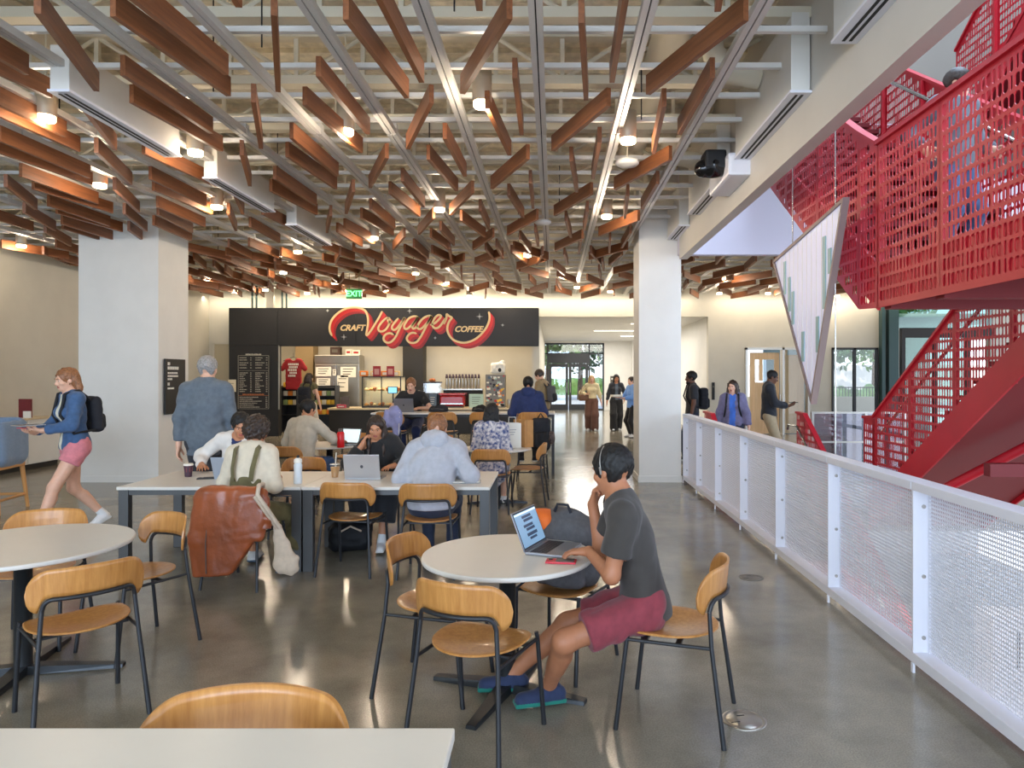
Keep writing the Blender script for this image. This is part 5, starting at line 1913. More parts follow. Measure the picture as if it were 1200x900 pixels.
def slot_panel(parent, poly, X, seed, name='guard_panel', m='red_steel', t=0.006, pu=0.047, pv=0.098, axis=0, mar=0.024):
    """poly: counter-clockwise convex ring (u=Y, v=Z) in the plane x=X; rows of upright rounded slots cut right through"""
    r = random.Random(seed)
    mb = MB()

    def P(u, v, e):
        return (X + e, u, v) if axis == 0 else (u, X + e, v)
    v0, v1 = min(p[1] for p in poly), max(p[1] for p in poly)
    u0, u1 = min(p[0] for p in poly), max(p[0] for p in poly)
    nu = max(int((u1 - u0 - 2 * mar) / pu), 1)
    pu_ = (u1 - u0 - 2 * mar) / nu
    us = [u0] + [u0 + mar + i * pu_ for i in range(nu + 1)] + [u1]
    v_s = math.floor(v0 / pv) * pv
    vs_ = [v_s + j * pv for j in range(int((v1 - v_s) / pv) + 2)]
    for i in range(len(us) - 1):
        col = clip_poly(clip_poly(poly, 0, us[i], False), 0, us[i + 1], True)
        if len(col) < 3:
            continue
        for j in range(len(vs_) - 1):
            c = clip_poly(clip_poly(col, 1, vs_[j], False), 1, vs_[j + 1], True)
            if len(c) < 3:
                continue
            a, b, lo, hi = us[i], us[i + 1], vs_[j], vs_[j + 1]
            w_ = r.choice((0.22, 0.34, 0.44, 0.52, 0.52)) * pu_ * 0.92
            hh = pv * 0.43
            cu, cv = (a + b) / 2, (lo + hi) / 2
            q = w_ * 0.9
            ring = [(cu - w_, cv - hh + q), (cu - w_ * 0.5, cv - hh + q * 0.25), (cu + w_ * 0.5, cv - hh + q * 0.25), (cu + w_, cv - hh + q), (cu + w_, cv + hh - q), (cu + w_ * 0.5, cv + hh - q * 0.25), (cu - w_ * 0.5, cv + hh - q * 0.25), (cu - w_, cv + hh - q)]
            full = 0 < i < len(us) - 2 and len(c) == 4 and abs(min(p[1] for p in c) - lo) < 1e-4 and abs(max(p[1] for p in c) - hi) < 1e-4 and inset_ok(poly, ring, 0.02)
            if not full:
                n = len(c)
                mb.add([P(p[0], p[1], -t / 2) for p in c], [tuple(range(n - 1, -1, -1))])
                mb.add([P(p[0], p[1], t / 2) for p in c], [tuple(range(n))])
                continue
            outer = [(a, lo + pv * .10), (a + pu_ * .3, lo), (b - pu_ * .3, lo), (b, lo + pv * .10), (b, hi - pv * .10), (b - pu_ * .3, hi), (a + pu_ * .3, hi), (a, hi - pv * .10)]
            vv = [P(*p, -t / 2) for p in outer] + [P(*p, -t / 2) for p in ring] + [P(*p, t / 2) for p in outer] + [P(*p, t / 2) for p in ring]
            fs = []
            for k in range(8):
                k2 = (k + 1) % 8
                fs += [(k2, k, 8 + k, 8 + k2), (16 + k, 16 + k2, 24 + k2, 24 + k), (8 + k2, 8 + k, 24 + k, 24 + k2)]
            # the four corners left by the bevelled outline
            cor = [(a, lo), (b, lo), (b, hi), (a, hi)]
            for q_, (k, k2) in zip(cor, ((0, 1), (2, 3), (4, 5), (6, 7))):
                z = len(vv)
                vv += [P(*q_, -t / 2), P(*q_, t / 2)]
                fs += [(z, k, k2), (z + 1, 16 + k2, 16 + k)]
            mb.add(vv, fs)
    n = len(poly)
    return mb.build(name, m, parent)


def guard(parent, X, segs, seed, post=True, inner=False, pw=0.86):
    """segs: (y0, zb0, zt0, y1, zb1, zt1) stretches of guard split into panels with posts and caps"""
    k = 0
    for (y0, b0, t0, y1, b1, t1) in segs:
        n = max(1, round((y1 - y0) / pw))
        for i in range(n):
            fa_, fb_ = i / n, (i + 1) / n
            ya, yb = y0 + (y1 - y0) * fa_ + 0.004, y0 + (y1 - y0) * fb_ - 0.004
            za, zb = b0 + (b1 - b0) * fa_, b0 + (b1 - b0) * fb_
            ta, tb = t0 + (t1 - t0) * fa_, t0 + (t1 - t0) * fb_
            slot_panel(parent, [(ya, za), (yb, zb), (yb, tb), (ya, ta)], X, seed * 31 + k)
            k += 1
            if post:
                MB().box((X + (0.008 if not inner else -0.05), ya - 0.012, za + 0.03), (X + (0.05 if not inner else -0.008), ya + 0.03, ta - 0.01)).build('post', 'red_steel', parent)
        sl = (t1 - t0) / (y1 - y0)
        c = MB()
        yy0, yy1 = y0, y1
        c.add([(X - 0.03, yy0, t0 - 0.004), (X + 0.045, yy0, t0 - 0.004), (X + 0.045, yy1, t1 - 0.004), (X - 0.03, yy1, t1 - 0.004), (X - 0.03, yy0, t0 + 0.03), (X + 0.045, yy0, t0 + 0.03), (X + 0.045, yy1, t1 + 0.03), (X - 0.03, yy1, t1 + 0.03)],
              [(0, 3, 2, 1), (4, 5, 6, 7), (0, 1, 5, 4), (1, 2, 6, 5), (2, 3, 7, 6), (3, 0, 4, 7)])
        c.build('cap_rail', 'red_steel', parent)


def flight(parent, x0, x1, ya, za, yb, zb, n=15, sides=(True, True), rail=True):
    """treads from (ya, za) to (yb, zb), plate stringers and a stepped soffit"""
    for i in range(n):
        f = (i + 0.5) / n
        y, z = ya + (yb - ya) * f, za + (zb - za) * (i + 1) / n
        dy = abs(yb - ya) / n
        MB().box((x0 + 0.02, y - dy * 0.56, z - 0.05), (x1 - 0.02, y + dy * 0.56, z)).build('tread', 'red_shaded', parent)
    lo_, hi_ = ((ya, za), (yb, zb)) if ya < yb else ((yb, zb), (ya, za))
    for x, on in ((x0, sides[0]), (x1, sides[1])):
        if on:
            c = [(lo_[0], lo_[1] - 0.30), (hi_[0], hi_[1] - 0.30), (hi_[0], hi_[1] + 0.06), (lo_[0], lo_[1] + 0.06)]
            mb = MB()
            vs = [(x - 0.012, *p) for p in c] + [(x + 0.012, *p) for p in c]
            mb.add(vs, [(3, 2, 1, 0), (4, 5, 6, 7), (0, 1, 5, 4), (1, 2, 6, 5), (2, 3, 7, 6), (3, 0, 4, 7)])
            mb.build('stringer', 'red_steel', parent)
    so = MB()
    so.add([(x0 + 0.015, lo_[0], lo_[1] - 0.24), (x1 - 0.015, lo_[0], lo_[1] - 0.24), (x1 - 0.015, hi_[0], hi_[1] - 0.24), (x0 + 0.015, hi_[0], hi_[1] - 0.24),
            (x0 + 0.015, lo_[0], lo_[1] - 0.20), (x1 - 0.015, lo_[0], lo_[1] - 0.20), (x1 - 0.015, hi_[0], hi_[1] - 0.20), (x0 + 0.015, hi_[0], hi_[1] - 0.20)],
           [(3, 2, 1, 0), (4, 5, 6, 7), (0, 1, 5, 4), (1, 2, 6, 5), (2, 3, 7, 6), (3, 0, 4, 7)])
    so.build('soffit', 'red_shaded', parent)


X0, XI, X1, X2 = 2.50, 3.95, 4.10, 5.55
stair = empty('staircase', (0, 0, 0), 0, 'red steel staircase with slotted guard panels rising through the void', 'staircase')
# first flight, far lane: up towards the camera from the floor at y 9.0 to the half landing
flight(stair, X1, X2, 8.95, 0.0, 5.3, 2.5)
g0 = lambda y: (8.95 - y) * 2.5 / 3.65
guard(stair, X1, [(5.05, g0(5.3) - 0.28, g0(5.3) + 1.05, 5.3, g0(5.3) - 0.28, g0(5.3) + 1.05), (5.3, g0(5.3) - 0.30, g0(5.3) + 1.06, 8.82, g0(8.82) - 0.30, g0(8.82) + 1.08), (8.84, -0.02, 1.16, 9.12, -0.02, 1.14)], 1)
guard(stair, X2, [(5.3, g0(5.3) - 0.24, g0(5.3) + 1.06, 8.82, g0(8.82) - 0.24, g0(8.82) + 1.08)], 2, False)
# the half landing
MB().box((X0, 2.6, 2.36), (X2, 5.3, 2.5)).build('landing', 'red_shaded', stair)
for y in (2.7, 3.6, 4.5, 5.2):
    MB().box((X0 + 0.02, y - 0.05, 2.2), (X2, y + 0.05, 2.36)).build('landing_beam', 'red_shaded', stair)
MB().box((X0 - 0.012, 2.6, 2.22), (X0 + 0.012, 5.28, 2.55)).build('stringer', 'red_steel', stair)
guard(stair, X0 - 0.02, [(1.9, 2.215, 3.46, 5.27, 2.215, 3.46)], 3, pw=0.80)
# second flight, near lane: up and away to the upper floor
flight(stair, X0, XI, 5.3, 2.5, 9.1, 5.0)
g1 = lambda y: 2.5 + (y - 5.3) * 2.5 / 3.8
guard(stair, X0 - 0.02, [(5.275, 2.215, 3.46, 5.60, 2.235, 3.66), (5.60, 2.235, 3.66, 9.1, g1(9.1) - 0.30, g1(9.1) + 1.06)], 4, pw=0.80)
guard(stair, XI, [(5.6, g1(5.6) - 0.1, g1(5.6) + 1.0, 8.2, g1(8.2) - 0.1, g1(8.2) + 1.0), (8.2, g1(8.2) - 0.1, g1(8.2) + 1.0, 9.1, g1(9.1) - 0.1, g1(9.1) + 1.0)], 5, True, True)
# next storey, far lane
flight(stair, 5.56, 7.0, 9.6, 5.0, 5.9, 7.5)
guard(stair, 5.54, [(5.9, 7.48, 8.55, 9.5, 5.05, 6.15)], 6, True, True)
MB().box((5.56, 3.2, 7.36), (7.0, 5.9, 7.5)).build('landing', 'red_shaded', stair)
# going down from the floor: near lane
flight(stair, X0, XI, 10.85, 0.0, 7.1, -2.5)
g2 = lambda y: (y - 10.85) * 2.5 / 3.75
guard(stair, XI, [(7.1, g2(7.1) - 0.28, g2(7.1) + 1.05, 10.85, g2(10.85) - 0.28, 1.07), (10.86, -0.02, 1.08, 11.2, -0.02, 1.09)], 7)
guard(stair, X0, [(7.1, g2(7.1) - 0.28, g2(7.1) + 1.05, 10.85, g2(10.85) - 0.28, 1.07), (10.86, -0.02, 1.08, 11.4, -0.02, 1.09)], 8)
MB().box((X0, 4.6, -2.64), (X2, 7.1, -2.5)).build('landing', 'red_shaded', stair)
flight(stair, X1, X2, 7.1, -2.5, 10.85, -5.0)
g3 = lambda y: -2.5 - (y - 7.1) * 2.5 / 3.75
guard(stair, X1, [(7.1, g3(7.1) - 0.28, g3(7.1) + 1.05, 10.85, g3(10.85) - 0.28, g3(10.85) + 1.05)], 9)
# cross beams and braces below the landing, seen from underneath
MB().box((X1 - 0.05, 6.4, 0.76), (X2, 6.5, 0.88)).build('cross_beam', 'red_shaded', stair)  # shade put into the colour, little window light reaches this beam
MB().tube([(X1 + 0.1, 7.6, 0.4), (X2 - 0.2, 5.6, 1.9)], 0.05, 10).build('brace', 'red_steel', stair)
MB().tube([(X2, 5.2, -5.0), (X2, 5.2, 2.3)], 0.09, 12).build('column', 'red_steel', stair)
# handrails


def handrail(pts):
    MB().tube(pts, 0.021, 8).build('handrail', 'chrome', stair)


handrail([(XI - 0.12, 5.7, g1(5.7) + 0.86), (XI - 0.12, 8.2, g1(8.2) + 0.86), (XI - 0.12, 8.6, g1(8.2) + 0.86), (XI - 0.12, 8.62, g1(8.2) + 0.78)])
handrail([(X0 + 0.10, 5.5, g1(5.5) + 0.86), (X0 + 0.10, 9.0, g1(9.0) + 0.86)])
handrail([(XI - 0.12, 8.0, g2(8.0) + 0.9), (XI - 0.12, 10.85, 0.90), (XI - 0.12, 11.25, 0.90), (XI - 0.12, 11.28, 0.82)])
handrail([(X1 + 0.12, 5.4, g0(5.4) + 0.9), (X1 + 0.12, 8.9, 0.95), (X1 + 0.12, 9.2, 0.95)])

# glass guard at the floor edge between the two flights
gg = empty('glass_guard', (0, 0, 0), 0, 'lavender tinted glass guard on the floor edge beside the red stair', 'guard')
for (a, b) in ((4.15, 5.0), (5.0, 5.62)):
    MB().box((a, 11.05, 0.02), (b - 0.01, 11.065, 1.09)).build('glass_pane', 'lavender_glass', gg)
for x in (4.15, 5.0, 5.62):
    MB().box((x - 0.02, 11.03, -0.1), (x + 0.02, 11.085, 1.1)).build('post', 'alu', gg)
MB().box((4.13, 11.035, 1.09), (5.64, 11.08, 1.12)).box((4.15, 11.045, 0.62), (5.62, 11.07, 0.65)).build('rail', 'alu', gg)

# hanging triangular translucent wedge over the void
pa = (2.16, 5.15)


def wz(px, py, X):
    d = X * F / (px - VX)
    return (d, H - (py - VY) * d / F)


XS = 2.28
c1_, c2_, c3_ = wz(988, 231, XS), wz(905, 306, XS), wz(950, 474, XS)
wg = empty('hanging_wedge', (0, 0, 0), 0, 'triangular lilac panel with green bars in a dark frame hanging over the void', 'panel')
tri = [c1_, c2_, c3_]
cen_ = (sum(p[0] for p in tri) / 3, sum(p[1] for p in tri) / 3)


def toward(p, k):
    return (p[0] + (cen_[0] - p[0]) * k, p[1] + (cen_[1] - p[1]) * k)


inn = [toward(p, 0.055) for p in tri]
mat('lilac', (218, 218, 240), 0.35, emit=(206, 208, 238), estr=0.15)  # faint emission stands in for light through the translucent panel
mat('bronze_frame', (140, 122, 118), 0.45, 0.2)
for i in range(3):
    j = (i + 1) % 3
    q = [tri[i], tri[j], inn[j], inn[i]]
    vs = [(XS, *p) for p in q] + [(XS + 0.055, *p) for p in q]
    MB().add(vs, [(3, 2, 1, 0), (4, 5, 6, 7), (0, 1, 5, 4), (1, 2, 6, 5), (2, 3, 7, 6), (3, 0, 4, 7)]).build('frame', 'bronze_frame', wg)
MB().add([(XS + 0.015, *p) for p in inn] + [(XS + 0.045, *p) for p in inn], [(0, 1, 2), (5, 4, 3), (0, 3, 4, 1), (1, 4, 5, 2), (2, 5, 3, 0)]).build('panel', 'lilac', wg)


def inside_z(y, lo=True):
    zs = []
    for i in range(3):
        a, b = inn[i], inn[(i + 1) % 3]
        if (a[0] - y) * (b[0] - y) <= 0 and a[0] != b[0]:
            zs.append(a[1] + (b[1] - a[1]) * (y - a[0]) / (b[0] - a[0]))
    return (min(zs), max(zs)) if len(zs) >= 2 else (0, 0)


mat('bar_green', (140, 176, 178), 0.35)
yA, yB = inn[0][0], inn[1][0]
for (f, zt) in ((0.20, 0.80), (0.13, 0.42), (0.29, 0.28), (0.50, 0.24), (0.66, 0.42), (0.80, 0.80), (0.72, 0.55)):
    y = yA + (yB - yA) * f
    z0, z1 = inside_z(y)
    z0b, z1b = inside_z(y + 0.06)
    z0 = max(z0, z0b)
    if z1 - z0 > 0.1:
        MB().box((XS + 0.006, y, z0), (XS + 0.016, y + 0.06, z0 + (z1 - z0) * zt)).build('colour_bar', 'bar_green', wg)
for i in range(14):
    y = yA + (yB - yA) * (i + 0.7) / 14.5
    z0, z1 = inside_z(y)
    if z1 - z0 > 0.05:
        MB().box((XS + 0.011, y, z0 + .01), (XS + 0.0152, y + 0.004, z1 - .01)).build('rib', 'white_paint', wg)
for (px, X) in ((929, XS + 0.05), (979, XS + 0.05)):
    y = X * F / (px - VX)
    MB().tube([(X, y, -5 if px > 950 else 2.6), (X, y, 6.5)], 0.006, 5).build('cable', 'chrome', wg)

# lockers on the lower level, seen through the mesh
lk = empty('locker', (8.6, 13.5, -5.0), 0, 'white lower-level locker pair with dark slot handles seen through the railing', 'locker')
MB().box((0, 0, 0), (1.2, 0.6, 2.0), bev=0.01).build('cabinet', 'white_metal', lk)
for i in range(2):
    dd = MB().box((0.02 + i * 0.59, -0.02, 0.1), (0.59 + i * 0.59, 0, 1.95), bev=0.005).build('door', 'white_metal', lk)
    MB().box((0.45 if i == 0 else 0.68, -0.03, 1.0), (0.50 if i == 0 else 0.73, -0.02, 1.7)).build('handle', 'slot_black', dd)


# ---------------------------------------------------------------- chairs and stools of bent plywood on black tube
def seat_outline(n=40):
    pts = []
    for i in range(n):
        a = 2 * PI * i / n
        c, s_ = math.cos(a), math.sin(a)
        e = 2.0 if s_ < 0 else 3.4
        rx, ry = 0.222, (0.235 if s_ < 0 else 0.190)
        k = (abs(c) ** e + abs(s_) ** e) ** (-1 / e)
        pts.append((rx * c * k, ry * s_ * k + 0.0))
    return pts


def make_seat():
    mb = MB()
    rings = [1.0, 0.97, 0.8, 0.5, 0.2]
    o = seat_outline()
    n = len(o)
    for sgn, z0 in ((1, 0.012), (-1, 0.0)):
        vs, fs = [], []
        for r in rings:
            for x, y in o:
                zz = 0.018 * (x / 0.22) ** 2 * r * r - 0.012 * (1 - r) + (0.018 * max(0, -y * r / 0.235) ** 2)
                vs.append((x * r, y * r, z0 + zz - (0.003 if r == 1.0 else 0) * sgn))
        vs.append((0, 0, z0 - 0.012))
        for i in range(len(rings) - 1):
            for k in range(n):
                k2 = (k + 1) % n
                q = (i * n + k, i * n + k2, (i + 1) * n + k2, (i + 1) * n + k)
                fs.append(q if sgn > 0 else q[::-1])
        for k in range(n):
            q = ((len(rings) - 1) * n + k, (len(rings) - 1) * n + (k + 1) % n, len(vs) - 1)
            fs.append(q if sgn > 0 else q[::-1])
        mb.add(vs, fs, 0, True)
    m = len(rings) * n + 1
    mb.f += [(k, m + k, m + (k + 1) % n, (k + 1) % n) for k in range(n)]
    mb.mi += [0] * n
    mb.sm += [False] * n
    return mb.mesh('seat', 'plywood')


BR, BT = 0.34, 0.010                       # bend radius and thickness of the backrest
BZ0, BZM, BZ1 = 0.590, 0.660, 0.800       # lobes, middle of the lower edge, top


def back_pt(s_, z, t=0.0):
    """unrolled width s, height z above the floor of a 0.455 m seat"""
    a = s_ / BR
    r = BR - t
    y = -0.245 + (BR - r * math.cos(a)) - BR + r if False else -0.245 - t + BR - (BR) * math.cos(a) + t * (1 - math.cos(a))
    x = (BR - t) * math.sin(a) if True else 0
    y = -0.245 + BR - (BR + t) * math.cos(a)
    x = (BR + t) * math.sin(a)
    return (x, y - (z - 0.455) * 0.10, z)


def back_limits(s_):
    u = abs(s_) / 0.275
    u = min(u, 1.0)
    top = BZ1 - 0.012 * u * u
    e = max(0.0, (abs(s_) - 0.165) / 0.11)
    top -= 0.115 * (1 - math.sqrt(max(0, 1 - e * e)))
    if abs(s_) < 0.170:
        bot = BZM
    elif abs(s_) < 0.215:
        k = (abs(s_) - 0.170) / 0.045
        bot = BZM - (BZM - BZ0) * (1 - math.sqrt(max(0, 1 - k * k)))
    else:
        k = min(1, (abs(s_) - 0.215) / 0.06)
        bot = BZ0 + 0.085 * (1 - math.sqrt(max(0, 1 - k * k)))
    return bot, top


def make_back():
    ss = [x * 0.275 / 30 for x in range(-30, 31)]
    nz2 = 6
    mb = MB()
    idx = {}
    vs = []
    for side, t in ((0, BT / 2), (1, -BT / 2)):
        for i, s_ in enumerate(ss):
            b, tp = back_limits(s_)
            if tp < b:
                tp = b = (tp + b) / 2
            for j in range(nz2 + 1):
                idx[side, i, j] = len(vs)
                vs.append(back_pt(s_, b + (tp - b) * j / nz2, t))
    fs, fe = [], []
    for i in range(len(ss) - 1):
        for j in range(nz2):
            fs.append((idx[0, i, j], idx[0, i + 1, j], idx[0, i + 1, j + 1], idx[0, i, j + 1]))
            fs.append((idx[1, i, j + 1], idx[1, i + 1, j + 1], idx[1, i + 1, j], idx[1, i, j]))
        fe.append((idx[1, i, 0], idx[1, i + 1, 0], idx[0, i + 1, 0], idx[0, i, 0]))
        fe.append((idx[0, i, nz2], idx[0, i + 1, nz2], idx[1, i + 1, nz2], idx[1, i, nz2]))
    for j in range(nz2):
        fe.append((idx[0, 0, j + 1], idx[1, 0, j + 1], idx[1, 0, j], idx[0, 0, j]))
        m = len(ss) - 1
        fe.append((idx[0, m, j], idx[1, m, j], idx[1, m, j + 1], idx[0, m, j + 1]))
    mb.add(vs, fs, 0, True)
    mb.f += fe
    mb.mi += [0] * len(fe)
    mb.sm += [False] * len(fe)
    return mb.mesh('backrest', 'plywood')


def make_chair(label, dz=0.0, name='dining_chair', cat='chair'):
    root = empty(name, (0, 0, 0), 0, label, cat)
    link(make_seat(), 'seat', root, (0, 0, 0.448 + dz))
    link(make_back(), 'backrest', root, (0, 0, dz))
    r = 0.0105
    for e in (-1, 1):
        MB().tube([(e * 0.213, 0.165, 0.468 + dz), (e * 0.216, 0.172, 0.44 + dz), (e * (0.228 + 0.02 * (dz > 0)), 0.225, 0.0)], [r, r, r * 1.15], 10).build('leg', 'black_metal', root)
        p = back_pt(e * 0.196, BZ0 + 0.01, BT / 2 + r * 0.6)
        MB().tube([(p[0], p[1], p[2] + dz), (e * 0.205, -0.225, 0.44 + dz), (e * (0.240 + 0.02 * (dz > 0)), -0.285, 0.0)], [r, r, r * 1.15], 10).build('leg', 'black_metal', root)
        MB().tube([(e * 0.216, 0.168, 0.436 + dz), (e * 0.208, 0.0, 0.434 + dz), (e * 0.204, -0.224, 0.436 + dz)], 0.009, 8).build('side_bar', 'black_metal', root)
    arch = []
    for i in range(-24, 25):
        s_ = 0.196 * i / 24
        u = abs(s_)
        if u < 0.150:
            z = BZM - 0.006
        else:
            k = (u - 0.150) / 0.046
            z = BZM - 0.006 - (BZM - 0.006 - BZ0 - 0.01) * (1 - math.sqrt(max(0, 1 - k * k)))
        p = back_pt(s_, z, BT / 2 + r * 0.6)
        arch.append((p[0], p[1], p[2] + dz))
    MB().tube(arch, r, 8).build('back_frame', 'black_metal', root)
    MB().box((-0.205, -0.08, 0.424 + dz), (0.205, -0.055, 0.436 + dz)).box((-0.21, 0.08, 0.424 + dz), (0.21, 0.105, 0.438 + dz)).build('seat_frame', 'black_metal', root)
    if dz > 0:
        z = 0.18
        MB().tube([(-0.232, 0.20, z), (0.232, 0.20, z)], 0.009, 8).tube([(-0.236, 0.20, z), (-0.238, -0.26, z)], 0.009, 8).tube([(0.236, 0.20, z), (0.238, -0.26, z)], 0.009, 8).tube([(-0.238, -0.26, z), (0.238, -0.26, z)], 0.009, 8).build('footrest', 'black_metal', root)
    return root


GR = 'plywood café chairs'.replace('é', 'e')
CH = [  # x, y, facing, label
    (0.59, 3.46, (-0.94, 0.34), 'plywood chair under the man in the grey T-shirt, back turned to the railing'),
    (-0.34, 3.25, (0.38, 0.925), 'empty plywood chair in front of the round laptop table, back to the viewer'),
    (-0.62, 3.80, (0.97, -0.25), 'empty plywood chair at the far left side of the laptop table, seen in profile'),
    (0.04, 4.08, (-0.50, -0.86), 'plywood chair behind the laptop table holding the dark backpack'),
    (-2.40, 3.50, (-0.72, 0.69), 'empty plywood chair nearest the viewer at the larger round table'),
    (-2.62, 4.32, (-0.50, -0.86), 'empty plywood chair between the larger round table and the leather jacket'),
    (-3.32, 4.42, (0.25, -0.97), 'plywood chair half hidden behind the larger round table'),
    (-2.52, 5.72, (0.12, 0.99), 'plywood chair buried under the brown leather jacket'),
    (-1.74, 6.08, (0.10, 1.0), 'empty plywood chair at the long table between jacket and grey hoodie'),
    (-1.06, 6.02, (0.0, 1.0), 'plywood chair of the person in the grey hoodie'),
    (-3.42, 7.35, (0.10, -1.0), 'plywood chair of the person in the white jacket across the long table'),
    (-2.72, 7.38, (0.0, -1.0), 'empty plywood chair on the far side of the long table by the white bottle'),
    (-1.78, 7.28, (-0.1, -1.0), 'plywood chair of the woman in black behind the silver laptop'),
    (-3.40, 9.05, (0.22, 0.97), 'plywood chair of the man in the beige shirt'),
    (-3.08, 10.62, (0.1, -1.0), 'empty plywood chair facing the viewer behind the red bottle'),
    (-0.76, 8.72, (0.05, 1.0), 'plywood chair of the woman in the patterned dress'),
    (-0.36, 9.22, (-1.0, 0.08), 'empty plywood chair in profile beside the table with the paper bags'),
]
proto = make_chair(CH[0][3])
proto.location = (CH[0][0], CH[0][1], 0)
proto.rotation_euler = (0, 0, head_of(*CH[0][2]))
proto['group'] = GR
KIDS[proto.name] = list(proto.children)
for (x, y, f, lb) in CH[1:]:
    clone(proto, (x, y, 0), head_of(*f), lb, GR)
STO = [(-2.70, 11.62, (0.05, 1.0), 'bar stool at the high table with the lavender jacket hung on it'), (-1.83, 11.60, (0.0, 1.0), 'empty bar stool at the high table, right of the lavender jacket'), (-1.14, 11.62, (0.0, 1.0), 'empty bar stool behind the woman in the patterned dress'),
       (-0.34, 11.60, (-0.02, 1.0), 'bar stool under the man in the navy hooded jacket'), (-2.62, 12.98, (0.0, -1.0), 'bar stool of the man with the laptop facing the viewer')]
sproto = make_chair(STO[0][3], 0.30, 'bar_stool', 'stool')
sproto.location = (STO[0][0], STO[0][1], 0)
sproto.rotation_euler = (0, 0, head_of(*STO[0][2]))
sproto['group'] = 'bar stools at the high table'
KIDS[sproto.name] = list(sproto.children)
for (x, y, f, lb) in STO[1:]:
    clone(sproto, (x, y, 0), head_of(*f), lb, 'bar stools at the high table')
ns = make_chair('plywood stool back rising just behind the nearest white tabletop', 0.17, 'counter_stool', 'stool')
ns.location = (-0.69, 1.36, 0)
ns.rotation_euler = (0, 0, PI)


# ---------------------------------------------------------------- tables
def round_table(x, y, r, label, arms, al=0.42):
    t = empty('round_table', (x, y, 0), 0, label, 'table')
    MB().lathe([(r - 0.012, 0.714), (r - 0.002, 0.716), (r, 0.722), (r, 0.734), (r - 0.003, 0.7395), (r - 0.006, 0.740)], 72).build('tabletop', ['laminate'], t)
    MB().lathe([(0.045, 0.03), (0.045, 0.70), (0.17, 0.702), (0.17, 0.714)], 24).build('column', 'dark_steel', t)
    for i in range(4):
        a = math.radians(arms + 90 * i)
        M = Matrix.Rotation(a, 4, 'Z')
        mb = MB()
        vs = [(0.02, -0.04, 0.006), (al, -0.028, 0.0), (al, 0.028, 0.0), (0.02, 0.04, 0.006), (0.02, -0.04, 0.055), (al, -0.024, 0.020), (al, 0.024, 0.020), (0.02, 0.04, 0.055)]
        mb.add(vs, [(3, 2, 1, 0), (4, 5, 6, 7), (0, 1, 5, 4), (1, 2, 6, 5), (2, 3, 7, 6), (3, 0, 4, 7)], 0, False, M)
        mb.build('base_arm', 'dark_steel', t)
    return t


round_table(-0.245, 3.73, 0.458, 'round white table with the open laptop and the red phone', 160, 0.44)
round_table(-3.02, 3.94, 0.55, 'larger round white table cut by the picture edge, nothing on it', 12, 0.52)
round_table(-3.12, 9.66, 0.48, 'round white table with the red bottle and a laptop', 20)
round_table(-0.74, 9.20, 0.455, 'round white table with paper carrier bags', 5, 0.40)


def long_table(x0, x1, y0, y1, h, label, leg, name='long_table', lw=0.085):
    t = empty(name, ((x0 + x1) / 2, (y0 + y1) / 2, 0), 0, label, 'table')
    hx, hy = (x1 - x0) / 2, (y1 - y0) / 2
    MB().box((-hx, -hy, h - 0.028), (hx, hy, h), bev=0.004).build('tabletop', 'laminate', t)
    for sx in (-1, 1):
        for sy in (-1, 1):
            MB().cbox((sx * (hx - lw / 2 - 0.004), sy * (hy - lw / 2 - 0.01), (h - 0.028) / 2), (lw, lw * 0.75, h - 0.028), bev=0.004).build('leg', leg, t)
    MB().box((-hx + lw, -hy + 0.03, h - 0.075), (hx - lw, -hy + 0.06, h - 0.028)).box((-hx + lw, hy - 0.06, h - 0.075), (hx - lw, hy - 0.03, h - 0.028)).build('apron', leg, t)
    return t


mat('grey_leg', (78, 78, 78), 0.4, 0.2)
long_table(-3.76, -2.172, 5.95, 6.92, 0.74, 'long white table end with the coffee cup and the pale laptop', 'grey_leg')
long_table(-2.166, -0.545, 5.95, 6.92, 0.74, 'long white table half with the silver laptop and the iced coffee', 'grey_leg')
bt_ = long_table(-3.12, 0.03, 11.82, 12.45, 1.06, 'high white bar table before the coffee counter', 'black_metal', 'bar_table', 0.05)
nt2 = long_table(-2.7, -0.206, 0.62, 1.452, 0.96, 'nearest white tabletop cut off by the bottom of the picture', 'grey_leg', 'counter_table')

# floor boxes
for (px, py, k, lb) in ((872, 844, 0.108, 'round brushed metal floor box cover beside the chair by the railing'), (880, 677, 0.10, 'faint round floor box cover further along the railing')):
    p = FL(px, py)
    t = empty('floor_box', p, 0.2, lb, 'floor box')
    MB().lathe([(k, 0.0), (k, 0.003), (k - 0.012, 0.005), (k - 0.016, 0.003), (0.01, 0.003)], 40).build('ring', 'stainless' if px < 875 else mat('cover_grey', (112, 106, 96), 0.4), t)
    MB().lathe([(k - 0.02, 0.003), (k - 0.022, 0.0046), (0.01, 0.0046)], 36).build('lid', 'stainless' if px < 875 else 'cover_grey', t)
    MB().box((-0.02, 0.035, 0.0046), (0.02, 0.043, 0.0056)).box((-0.075, -0.02, 0.0046), (-0.03, -0.014, 0.0056)).build('notch', 'slot_black', t)


